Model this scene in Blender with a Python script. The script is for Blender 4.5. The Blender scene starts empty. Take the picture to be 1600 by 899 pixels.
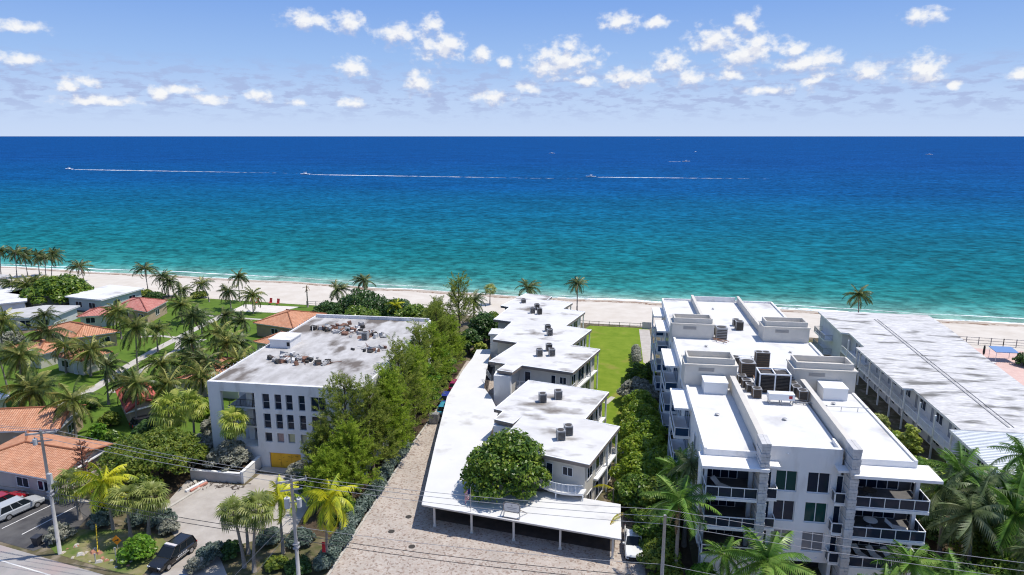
import bpy, math, random
import numpy as np
from mathutils import Vector, Matrix
R = math.radians
random.seed(7); rng = np.random.default_rng(11)
scene = bpy.context.scene
COL = scene.collection

# ------------------------------------------------------------------ camera
CAM_H = 42.0; PITCH = 12.4975; YAW = 8.2776
cam_d = bpy.data.cameras.new('camera'); cam = bpy.data.objects.new('camera', cam_d); COL.objects.link(cam)
cam.location = (0, 0, CAM_H); cam.rotation_euler = (R(90 - PITCH), 0, R(YAW))
cam_d.sensor_fit = 'HORIZONTAL'; cam_d.sensor_width = 36.0; cam_d.lens = 24.0075
cam_d.clip_start = 0.5; cam_d.clip_end = 400000.0
scene.camera = cam

# ------------------------------------------------------------------ sun, sky, exposure
SUN_VEC = Vector((0.40, 0.15, 1.0)).normalized()
sun_el = math.asin(SUN_VEC.z); sun_az = math.atan2(SUN_VEC.x, SUN_VEC.y)
sd = bpy.data.lights.new('sun', 'SUN'); sd.energy = 3.7; sd.angle = R(0.53); sd.color = (1.0, 0.945, 0.855)
sun = bpy.data.objects.new('sun', sd); COL.objects.link(sun)
sun.rotation_euler = SUN_VEC.to_track_quat('Z', 'Y').to_euler(); sun.location = (60, 40, 120)
scene.view_settings.view_transform = 'Standard'; scene.view_settings.look = 'None'
scene.view_settings.exposure = 0.30; scene.view_settings.gamma = 1.0
scene.view_settings.use_curve_mapping = False

world = bpy.data.worlds.new('World'); scene.world = world; world.use_nodes = True
def make_world():
    nt = world.node_tree; nt.nodes.clear(); N = nt.nodes.new; L = nt.links.new
    out = N('ShaderNodeOutputWorld'); sky = N('ShaderNodeTexSky'); sky.sky_type = 'NISHITA'
    sky.sun_disc = False; sky.sun_elevation = sun_el; sky.sun_rotation = sun_az
    sky.altitude = 0; sky.air_density = 1.0; sky.dust_density = 0.25; sky.ozone_density = 3.0
    tint = N('ShaderNodeMix'); tint.data_type = 'RGBA'; tint.blend_type = 'MULTIPLY'; tint.inputs[0].default_value = 1.0
    L(sky.outputs[0], tint.inputs[6]); tint.inputs[7].default_value = (0.93, 0.93, 1.02, 1)
    bg = N('ShaderNodeBackground'); bg.inputs[1].default_value = 0.15; L(tint.outputs[2], bg.inputs[0])
    # clouds: cumulus placed by bearing and elevation (radians)
    clouds = [(-0.4200,0.1491,0.0313,0.0110),(-0.3661,0.1487,0.0237,0.0127),(-0.2985,0.1344,0.0305,0.0130),(-0.2528,0.1491,0.0158,0.0113),(-0.2439,0.1180,0.0372,0.0165),(-0.1873,0.1118,0.0178,0.0100),(-0.1543,0.1009,0.0116,0.0076),(-0.3648,0.0919,0.0206,0.0132),(-0.2760,0.0722,0.0195,0.0136),(-0.6070,0.0520,0.0116,0.0093),(-0.0731,0.1024,0.0514,0.0184),(-0.0663,0.1216,0.0159,0.0116),(0.0203,0.0786,0.0348,0.0118),(0.0739,0.0977,0.0237,0.0148),(-0.0414,0.0741,0.0178,0.0068),(0.1309,0.1254,0.0366,0.0143),(0.1699,0.1458,0.0159,0.0139),(0.1821,0.1108,0.0301,0.0190),(0.2277,0.1090,0.0184,0.0109),(0.2461,0.0910,0.0362,0.0141),(0.1004,0.0773,0.0152,0.0116),(0.1503,0.0787,0.0196,0.0074),(0.2540,0.0695,0.0137,0.0103),(0.3190,0.0782,0.0227,0.0115),(0.3777,0.0795,0.0232,0.0163),(0.3729,0.1391,0.0250,0.0085),(0.4759,0.0698,0.0118,0.0070),(0.0047,0.1507,0.0258,0.0112),(0.0519,0.1487,0.0186,0.0080),(-0.7427,0.1215,0.0277,0.0069),(-0.7471,0.0867,0.0234,0.0070),(0.4116,0.0597,0.0078,0.0051),(-0.6870,0.0639,0.0200,0.0059),(-0.6762,0.0426,0.0484,0.0053),(-0.5503,0.0470,0.0192,0.0064),(-0.4873,0.0523,0.0177,0.0074),(-0.3671,0.0448,0.0190,0.0060),(-0.4390,0.0448,0.0133,0.0050),(-0.1716,0.0538,0.0253,0.0087),(-0.7037,0.0603,0.0117,0.0073)]
    clouds += [(-0.09,0.094,0.030,0.016),(0.165,0.104,0.028,0.017),(0.262,0.096,0.026,0.012),(-0.232,0.124,0.02,0.012),(-0.58,0.058,0.024,0.006),(-0.12,0.066,0.018,0.008),(0.20,0.060,0.03,0.006),(0.385,0.072,0.018,0.012)]
    # the same kind of cloud goes on all round the horizon, outside the frame too
    rr = random.Random(5)
    for k in range(12):
        a = rr.uniform(0.62, 5.4); clouds.append((a if a < math.pi else a - 2*math.pi, rr.uniform(0.05, 0.16), rr.uniform(0.015, 0.05), rr.uniform(0.008, 0.018)))
    grp = bpy.data.node_groups.new('cloud_field', 'ShaderNodeTree')
    grp.interface.new_socket('P', in_out='INPUT', socket_type='NodeSocketVector')
    grp.interface.new_socket('D', in_out='OUTPUT', socket_type='NodeSocketFloat'); grp.interface.new_socket('B', in_out='OUTPUT', socket_type='NodeSocketFloat')
    g = grp.nodes.new; gl = grp.links.new
    gi = g('NodeGroupInput'); go = g('NodeGroupOutput')
    nz0 = g('ShaderNodeTexNoise'); nz0.inputs['Scale'].default_value = 70; nz0.inputs['Detail'].default_value = 3
    gl(gi.outputs[0], nz0.inputs['Vector'])
    wsub = g('ShaderNodeVectorMath'); wsub.operation = 'SUBTRACT'; wsub.inputs[1].default_value = (0.5, 0.5, 0.5); gl(nz0.outputs['Color'], wsub.inputs[0])
    wmul = g('ShaderNodeVectorMath'); wmul.operation = 'MULTIPLY'; wmul.inputs[1].default_value = (0.014, 0.010, 0); gl(wsub.outputs[0], wmul.inputs[0])
    wp = g('ShaderNodeVectorMath'); wp.operation = 'ADD'; gl(gi.outputs[0], wp.inputs[0]); gl(wmul.outputs[0], wp.inputs[1])
    prev = None
    for (a, e, ra, re) in clouds:
        s = g('ShaderNodeVectorMath'); s.operation = 'SUBTRACT'; s.inputs[1].default_value = (a, e, 0); gl(wp.outputs[0], s.inputs[0])
        m = g('ShaderNodeVectorMath'); m.operation = 'MULTIPLY'; m.inputs[1].default_value = (1/(ra*1.25), 1/(re*1.35), 0); gl(s.outputs[0], m.inputs[0])
        ln = g('ShaderNodeVectorMath'); ln.operation = 'LENGTH'; gl(m.outputs[0], ln.inputs[0])
        if prev is None: prev = ln.outputs['Value']
        else:
            mn = g('ShaderNodeMath'); mn.operation = 'SMOOTH_MIN'; mn.inputs[2].default_value = 0.25
            gl(prev, mn.inputs[0]); gl(ln.outputs['Value'], mn.inputs[1]); prev = mn.outputs[0]
    sc = g('ShaderNodeVectorMath'); sc.operation = 'MULTIPLY'; sc.inputs[1].default_value = (1.0, 1.35, 1); gl(gi.outputs[0], sc.inputs[0])
    nz = g('ShaderNodeTexNoise'); nz.inputs['Scale'].default_value = 62; nz.inputs['Detail'].default_value = 7; nz.inputs['Roughness'].default_value = 0.56
    gl(sc.outputs[0], nz.inputs['Vector'])
    k1 = g('ShaderNodeMath'); k1.operation = 'MULTIPLY_ADD'; k1.inputs[1].default_value = 2.1; k1.inputs[2].default_value = 0.0; gl(nz.outputs['Fac'], k1.inputs[0])
    d = g('ShaderNodeMath'); d.operation = 'SUBTRACT'; gl(k1.outputs[0], d.inputs[0]); gl(prev, d.inputs[1])
    mr = g('ShaderNodeMapRange'); mr.interpolation_type = 'SMOOTHSTEP'; mr.inputs['From Min'].default_value = -0.05; mr.inputs['From Max'].default_value = 0.95
    gl(d.outputs[0], mr.inputs['Value'])
    # low bank of small broken cloud above the horizon
    sc2 = g('ShaderNodeVectorMath'); sc2.operation = 'MULTIPLY'; sc2.inputs[1].default_value = (1.0, 3.4, 1); gl(gi.outputs[0], sc2.inputs[0])
    n2 = g('ShaderNodeTexNoise'); n2.inputs['Scale'].default_value = 34; n2.inputs['Detail'].default_value = 8; n2.inputs['Roughness'].default_value = 0.6
    gl(sc2.outputs[0], n2.inputs['Vector'])
    sep = g('ShaderNodeSeparateXYZ'); gl(gi.outputs[0], sep.inputs[0])
    ramp = g('ShaderNodeValToRGB'); cr = ramp.color_ramp; cr.interpolation = 'EASE'
    cr.elements[0].position = 0.012; cr.elements[0].color = (0, 0, 0, 1); cr.elements[1].position = 0.05; cr.elements[1].color = (1, 1, 1, 1)
    e3 = cr.elements.new(0.07); e3.color = (0.9, 0.9, 0.9, 1); e4 = cr.elements.new(0.11); e4.color = (0, 0, 0, 1)
    gl(sep.outputs['Y'], ramp.inputs[0])
    m2 = g('ShaderNodeMapRange'); m2.interpolation_type = 'SMOOTHSTEP'; m2.inputs['From Min'].default_value = 0.46; m2.inputs['From Max'].default_value = 0.60
    gl(n2.outputs['Fac'], m2.inputs['Value'])
    mm = g('ShaderNodeMath'); mm.operation = 'MULTIPLY'; gl(m2.outputs[0], mm.inputs[0]); gl(ramp.outputs[0], mm.inputs[1])
    mm2 = g('ShaderNodeMath'); mm2.operation = 'MULTIPLY'; mm2.inputs[1].default_value = 0.55; gl(mm.outputs[0], mm2.inputs[0])
    gl(mr.outputs[0], go.inputs[0]); gl(mm.outputs[0], go.inputs[1])
    tc = N('ShaderNodeTexCoord'); sp = N('ShaderNodeSeparateXYZ'); L(tc.outputs['Generated'], sp.inputs[0])
    az = N('ShaderNodeMath'); az.operation = 'ARCTAN2'; L(sp.outputs['X'], az.inputs[0]); L(sp.outputs['Y'], az.inputs[1])
    el = N('ShaderNodeMath'); el.operation = 'ARCSINE'; L(sp.outputs['Z'], el.inputs[0])
    cb = N('ShaderNodeCombineXYZ'); L(az.outputs[0], cb.inputs[0]); L(el.outputs[0], cb.inputs[1])
    g1 = N('ShaderNodeGroup'); g1.node_tree = grp; L(cb.outputs[0], g1.inputs[0])
    up = N('ShaderNodeVectorMath'); up.operation = 'ADD'; up.inputs[1].default_value = (0.003, 0.0110, 0); L(cb.outputs[0], up.inputs[0])
    g2 = N('ShaderNodeGroup'); g2.node_tree = grp; L(up.outputs[0], g2.inputs[0])
    df = N('ShaderNodeMath'); df.operation = 'SUBTRACT'; L(g1.outputs[0], df.inputs[0]); L(g2.outputs[0], df.inputs[1])
    lit = N('ShaderNodeMapRange'); lit.inputs['From Min'].default_value = -0.55; lit.inputs['From Max'].default_value = 0.35; L(df.outputs[0], lit.inputs['Value'])
    cc = N('ShaderNodeMix'); cc.data_type = 'RGBA'; L(lit.outputs[0], cc.inputs[0])
    cc.inputs[6].default_value = (0.42, 0.46, 0.62, 1); cc.inputs[7].default_value = (0.80, 0.80, 0.80, 1)
    cbg = N('ShaderNodeBackground'); cbg.inputs[1].default_value = 0.98; L(cc.outputs[2], cbg.inputs[0])
    mk = N('ShaderNodeMath'); mk.operation = 'MULTIPLY'; mk.inputs[1].default_value = 0.93; L(g1.outputs[0], mk.inputs[0])
    # pale haze low over the horizon, the same all round
    hz = N('ShaderNodeMapRange'); hz.interpolation_type = 'SMOOTHERSTEP'; hz.inputs['From Min'].default_value = 0.10; hz.inputs['From Max'].default_value = 0.50; hz.inputs['To Min'].default_value = 1.0; hz.inputs['To Max'].default_value = 0.0; L(el.outputs[0], hz.inputs['Value'])
    hr = N('ShaderNodeValToRGB'); c_ = hr.color_ramp; c_.elements[0].position = 0.0; c_.elements[0].color = (0.48, 0.575, 0.75, 1); c_.elements[1].position = 0.30; c_.elements[1].color = (0.10, 0.21, 0.54, 1)
    for ps, co in ((0.05, (0.41, 0.53, 0.75, 1)), (0.10, (0.28, 0.435, 0.72, 1)), (0.18, (0.165, 0.31, 0.655, 1))): e_ = c_.elements.new(ps); e_.color = co
    L(el.outputs[0], hr.inputs[0]); hbg = N('ShaderNodeBackground'); L(hr.outputs[0], hbg.inputs[0]); hbg.inputs[1].default_value = 1.0
    h0 = N('ShaderNodeMixShader'); L(hz.outputs[0], h0.inputs[0]); L(bg.outputs[0], h0.inputs[1]); L(hbg.outputs[0], h0.inputs[2])
    bb = N('ShaderNodeBackground'); bb.inputs[0].default_value = (0.30, 0.36, 0.57, 1); bb.inputs[1].default_value = 1.0
    bf = N('ShaderNodeMath'); bf.operation = 'MULTIPLY'; bf.inputs[1].default_value = 0.62; L(g1.outputs[1], bf.inputs[0])
    h1 = N('ShaderNodeMixShader'); L(bf.outputs[0], h1.inputs[0]); L(h0.outputs[0], h1.inputs[1]); L(bb.outputs[0], h1.inputs[2])
    ms = N('ShaderNodeMixShader'); L(mk.outputs[0], ms.inputs[0]); L(h1.outputs[0], ms.inputs[1]); L(cbg.outputs[0], ms.inputs[2])
    L(ms.outputs[0], out.inputs[0])
make_world()
world.cycles.sampling_method = 'MANUAL'; world.cycles.sample_map_resolution = 256

cy = scene.cycles
cy.max_bounces = 5; cy.diffuse_bounces = 3; cy.glossy_bounces = 2; cy.transmission_bounces = 2; cy.transparent_max_bounces = 6
cy.use_light_tree = False; cy.use_denoising = True; cy.pixel_filter_type = 'BLACKMAN_HARRIS'; cy.filter_width = 1.15
cy.caustics_reflective = False; cy.caustics_refractive = False

# ------------------------------------------------------------------ helpers
def lin(c):
    return tuple(((v/255)/12.92 if v/255 <= 0.04045 else (((v/255)+0.055)/1.055)**2.4) for v in c)
MATS = {}
def pm(name, c1, c2=None, scale=1.0, rough=0.7, spec=0.3, bump=0.0, bscale=None, metal=0.0, detail=5, lo=0.35, hi=0.65, stretch=None, c3=None, s3=0.1, lo3=0.5, hi3=0.7):
    """procedural principled material; colours are linear"""
    if name in MATS: return MATS[name]
    m = bpy.data.materials.new(name); m.use_nodes = True; nt = m.node_tree; N = nt.nodes.new; L = nt.links.new
    b = nt.nodes['Principled BSDF']; b.inputs['Roughness'].default_value = rough; b.inputs['Metallic'].default_value = metal
    b.inputs['Specular IOR Level'].default_value = spec; b.inputs['Base Color'].default_value = (*c1, 1)
    geo = N('ShaderNodeNewGeometry'); src = geo.outputs['Position']
    if stretch:
        vm = N('ShaderNodeVectorMath'); vm.operation = 'MULTIPLY'; vm.inputs[1].default_value = stretch; L(src, vm.inputs[0]); src = vm.outputs[0]
    if c2 is not None:
        n = N('ShaderNodeTexNoise'); n.inputs['Scale'].default_value = scale; n.inputs['Detail'].default_value = detail; n.inputs['Roughness'].default_value = 0.62; L(src, n.inputs['Vector'])
        mr = N('ShaderNodeMapRange'); mr.inputs['From Min'].default_value = lo; mr.inputs['From Max'].default_value = hi; L(n.outputs['Fac'], mr.inputs['Value'])
        mx = N('ShaderNodeMix'); mx.data_type = 'RGBA'; mx.inputs[6].default_value = (*c1, 1); mx.inputs[7].default_value = (*c2, 1); L(mr.outputs[0], mx.inputs[0])
        o = mx.outputs[2]
        if c3 is not None:
            n3 = N('ShaderNodeTexNoise'); n3.inputs['Scale'].default_value = s3; n3.inputs['Detail'].default_value = 6; L(src, n3.inputs['Vector'])
            m3 = N('ShaderNodeMapRange'); m3.inputs['From Min'].default_value = lo3; m3.inputs['From Max'].default_value = hi3; L(n3.outputs['Fac'], m3.inputs['Value'])
            x3 = N('ShaderNodeMix'); x3.data_type = 'RGBA'; x3.inputs[7].default_value = (*c3, 1); L(o, x3.inputs[6]); L(m3.outputs[0], x3.inputs[0]); o = x3.outputs[2]
        L(o, b.inputs['Base Color'])
    if bump:
        nb = N('ShaderNodeTexNoise'); nb.inputs['Scale'].default_value = bscale or scale*4; nb.inputs['Detail'].default_value = 6; L(src, nb.inputs['Vector'])
        bp = N('ShaderNodeBump'); bp.inputs['Strength'].default_value = bump; bp.inputs['Distance'].default_value = 0.05; L(nb.outputs['Fac'], bp.inputs['Height']); L(bp.outputs[0], b.inputs['Normal'])
    MATS[name] = m; return m
def leafmat(name, dark, mid, light, trans=0.42, rough=0.5):
    if name in MATS: return MATS[name]
    dark, mid, light = (tuple(min(0.8, v*k) for v in c) for c, k in ((dark, 2.5), (mid, 2.6), (light, 2.1)))
    m = bpy.data.materials.new(name); m.use_nodes = True; nt = m.node_tree; N = nt.nodes.new; L = nt.links.new
    b = nt.nodes['Principled BSDF']; b.inputs['Roughness'].default_value = rough; b.inputs['Specular IOR Level'].default_value = 0.35
    geo = N('ShaderNodeNewGeometry'); n = N('ShaderNodeTexNoise'); n.inputs['Scale'].default_value = 0.9; n.inputs['Detail'].default_value = 3; L(geo.outputs['Position'], n.inputs['Vector'])
    ad = N('ShaderNodeMath'); ad.operation = 'MULTIPLY_ADD'; ad.inputs[1].default_value = 0.55; L(geo.outputs['Random Per Island'], ad.inputs[0])
    m2 = N('ShaderNodeMath'); m2.operation = 'MULTIPLY_ADD'; m2.inputs[1].default_value = 1.7; m2.inputs[2].default_value = -0.63; L(n.outputs['Fac'], m2.inputs[0]); L(m2.outputs[0], ad.inputs[2])
    r = N('ShaderNodeValToRGB'); cr = r.color_ramp; cr.elements[0].color = (*dark, 1); cr.elements[1].color = (*light, 1); e = cr.elements.new(0.5); e.color = (*mid, 1)
    cr.elements[0].position = 0.1; cr.elements[2].position = 0.95
    L(ad.outputs[0], r.inputs[0]); L(r.outputs[0], b.inputs['Base Color'])
    t = N('ShaderNodeBsdfTranslucent'); L(r.outputs[0], t.inputs[0]); ms = N('ShaderNodeMixShader'); ms.inputs[0].default_value = trans
    L(b.outputs[0], ms.inputs[1]); L(t.outputs[0], ms.inputs[2]); L(ms.outputs[0], nt.nodes['Material Output'].inputs[0])
    MATS[name] = m; return m

def tag(o, label=None, cat=None, group=None, kind=None):
    if label: o['label'] = label
    if cat: o['category'] = cat
    if group: o['group'] = group
    if kind: o['kind'] = kind
    return o
def empty(name, loc, label=None, cat=None, group=None, rz=0.0, sc=1.0):
    o = bpy.data.objects.new(name, None); COL.objects.link(o); o.location = loc; o.rotation_euler = (0, 0, rz); o.scale = (sc, sc, sc)
    o.empty_display_size = 0.3
    return tag(o, label, cat, group)
def link(name, mesh, parent=None, loc=(0, 0, 0), rot=(0, 0, 0), sc=(1, 1, 1)):
    o = bpy.data.objects.new(name, mesh); COL.objects.link(o); o.parent = parent
    o.location = loc; o.rotation_euler = rot; o.scale = sc if hasattr(sc, '__len__') else (sc,)*3
    return o
def copy_tree(o, parent=None):
    c = o.copy(); COL.objects.link(c); c.parent = parent
    for ch in o.children: copy_tree(ch, c)
    return c
class MB:
    def __init__(s, org=(0, 0, 0)): s.v = []; s.f = []; s.o = org
    def add(s, vs, fs):
        n = len(s.v); s.v += [(a[0]-s.o[0], a[1]-s.o[1], a[2]-s.o[2]) for a in vs]; s.f += [tuple(i+n for i in f) for f in fs]; return s
    def box(s, x0, x1, y0, y1, z0, z1):
        if x0 > x1: x0, x1 = x1, x0
        if y0 > y1: y0, y1 = y1, y0
        return s.add([(x0,y0,z0),(x1,y0,z0),(x1,y1,z0),(x0,y1,z0),(x0,y0,z1),(x1,y0,z1),(x1,y1,z1),(x0,y1,z1)],
                     [(0,3,2,1),(4,5,6,7),(0,1,5,4),(1,2,6,5),(2,3,7,6),(3,0,4,7)])
    def bar(s, p, q, w, h):
        """box beam from p to q, w wide, h tall (centred)"""
        p = Vector(p); q = Vector(q); d = (q-p).normalized(); up = Vector((0, 0, 1)) if abs(d.z) < 0.95 else Vector((0, 1, 0))
        sx = d.cross(up).normalized()*w/2; sz = sx.cross(d).normalized()*h/2
        vs = [p-sx-sz, p+sx-sz, p+sx+sz, p-sx+sz, q-sx-sz, q+sx-sz, q+sx+sz, q-sx+sz]
        return s.add(vs, [(0,1,2,3),(7,6,5,4),(0,4,5,1),(1,5,6,2),(2,6,7,3),(3,7,4,0)])
    def prism(s, poly, z0, z1):
        a = sum(poly[i][0]*poly[(i+1) % len(poly)][1]-poly[(i+1) % len(poly)][0]*poly[i][1] for i in range(len(poly)))
        if a < 0: poly = poly[::-1]
        n = len(poly)
        return s.add([(x, y, z0) for x, y in poly]+[(x, y, z1) for x, y in poly],
                     [tuple(range(n))[::-1], tuple(range(n, 2*n))]+[(i, (i+1) % n, n+(i+1) % n, n+i) for i in range(n)])
    def tube(s, pts, rad, n=8, cap=True):
        pts = [Vector(p) for p in pts]; rad = rad if hasattr(rad, '__len__') else [rad]*len(pts)
        rings = []; vs = []; fs = []
        for i, p in enumerate(pts):
            d = (pts[min(i+1, len(pts)-1)]-pts[max(i-1, 0)]).normalized()
            up = Vector((0, 0, 1)) if abs(d.z) < 0.9 else Vector((1, 0, 0))
            a = d.cross(up).normalized(); b = d.cross(a)
            for k in range(n):
                t = 2*math.pi*k/n; vs.append(p+(a*math.cos(t)+b*math.sin(t))*rad[i])
        for i in range(len(pts)-1):
            for k in range(n): fs.append((i*n+k, i*n+(k+1) % n, (i+1)*n+(k+1) % n, (i+1)*n+k))
        if cap: fs.append(tuple(range(n))); fs.append(tuple(range((len(pts)-1)*n, len(pts)*n))[::-1])
        return s.add(vs, fs)
    def quad(s, *vs): return s.add(vs, [tuple(range(len(vs)))])
    def mesh(s, name, mat, smooth=False):
        me = bpy.data.meshes.new(name); me.from_pydata([tuple(v) for v in s.v], [], s.f); me.materials.append(mat)
        if smooth: me.shade_smooth()
        me.update(); return me
    def build(s, name, mat, parent=None, smooth=False, **k):
        return link(name, s.mesh(name, mat, smooth), parent, **k)
def mesh_np(name, V, F, mat, smooth=False):
    """V (n,3), F (m,k) all faces with k corners"""
    me = bpy.data.meshes.new(name); V = np.asarray(V, np.float32); F = np.asarray(F, np.int32); m, k = F.shape
    me.vertices.add(len(V)); me.vertices.foreach_set('co', V.ravel())
    me.loops.add(m*k); me.loops.foreach_set('vertex_index', F.ravel())
    me.polygons.add(m); me.polygons.foreach_set('loop_start', np.arange(0, m*k, k, dtype=np.int32))
    me.update(calc_edges=True); me.validate(); me.materials.append(mat)
    if smooth: me.shade_smooth()
    return me
def inset(poly, d):
    a = sum(poly[i][0]*poly[(i+1) % len(poly)][1]-poly[(i+1) % len(poly)][0]*poly[i][1] for i in range(len(poly)))
    if a < 0: poly = poly[::-1]
    n = len(poly); out = []
    for i in range(n):
        p0 = Vector(poly[i-1]); p1 = Vector(poly[i]); p2 = Vector(poly[(i+1) % n])
        d1 = (p1-p0).normalized(); d2 = (p2-p1).normalized(); n1 = Vector((-d1.y, d1.x)); n2 = Vector((-d2.y, d2.x))
        den = 1+n1.dot(n2); v = (n1+n2)/max(den, 0.35); out.append((p1.x+v.x*d, p1.y+v.y*d))
    return out
def sheet(name, polys, z, mat, kind='structure', label=None, cat=None, thick=None):
    mb = MB()
    for p in polys:
        if thick: mb.prism(p, z-thick, z)
        else: mb.add([(x, y, z) for x, y in p], [tuple(range(len(p)))])
    o = mb.build(name, mat); return tag(o, label, cat, None, kind)
def wall_xz(mb, x0, x1, z0, z1, y0, y1, holes):
    """wall slab in the xz plane from y0 (front) to y1 with rectangular holes (xa, xb, za, zb)"""
    xs = sorted({x0, x1, *[h[0] for h in holes], *[h[1] for h in holes]}); zs = sorted({z0, z1, *[h[2] for h in holes], *[h[3] for h in holes]})
    xs = [x for x in xs if x0 <= x <= x1]; zs = [z for z in zs if z0 <= z <= z1]
    def solid(i, j):
        if i < 0 or j < 0 or i >= len(xs)-1 or j >= len(zs)-1: return False
        cx = (xs[i]+xs[i+1])/2; cz = (zs[j]+zs[j+1])/2
        return not any(h[0] < cx < h[1] and h[2] < cz < h[3] for h in holes)
    for i in range(len(xs)-1):
        for j in range(len(zs)-1):
            if not solid(i, j): continue
            a, b, c, d = xs[i], xs[i+1], zs[j], zs[j+1]
            mb.quad((a,y0,c),(b,y0,c),(b,y0,d),(a,y0,d)); mb.quad((b,y1,c),(a,y1,c),(a,y1,d),(b,y1,d))
            if not solid(i-1, j): mb.quad((a,y1,c),(a,y0,c),(a,y0,d),(a,y1,d))
            if not solid(i+1, j): mb.quad((b,y0,c),(b,y1,c),(b,y1,d),(b,y0,d))
            if not solid(i, j-1): mb.quad((a,y1,c),(b,y1,c),(b,y0,c),(a,y0,c))
            if not solid(i, j+1): mb.quad((a,y0,d),(b,y0,d),(b,y1,d),(a,y1,d))
    return mb
class Frame:
    """oriented wall frame: origin p, along unit vector u (in plan), outward normal n"""
    def __init__(s, p, q, org=(0, 0, 0)):
        s.p = Vector((p[0], p[1], 0)); d = Vector((q[0]-p[0], q[1]-p[1], 0)); s.len = d.length; s.u = d.normalized(); s.n = Vector((s.u.y, -s.u.x, 0)); s.org = org
    def pt(s, a, out, z): v = s.p+s.u*a+s.n*out; return (v.x, v.y, z)
    def box(s, mb, a0, a1, o0, o1, z0, z1):
        c = [s.pt(a0,o1,z0), s.pt(a1,o1,z0), s.pt(a1,o0,z0), s.pt(a0,o0,z0), s.pt(a0,o1,z1), s.pt(a1,o1,z1), s.pt(a1,o0,z1), s.pt(a0,o0,z1)]
        return mb.add(c, [(0,3,2,1),(4,5,6,7),(0,1,5,4),(1,2,6,5),(2,3,7,6),(3,0,4,7)])
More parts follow.
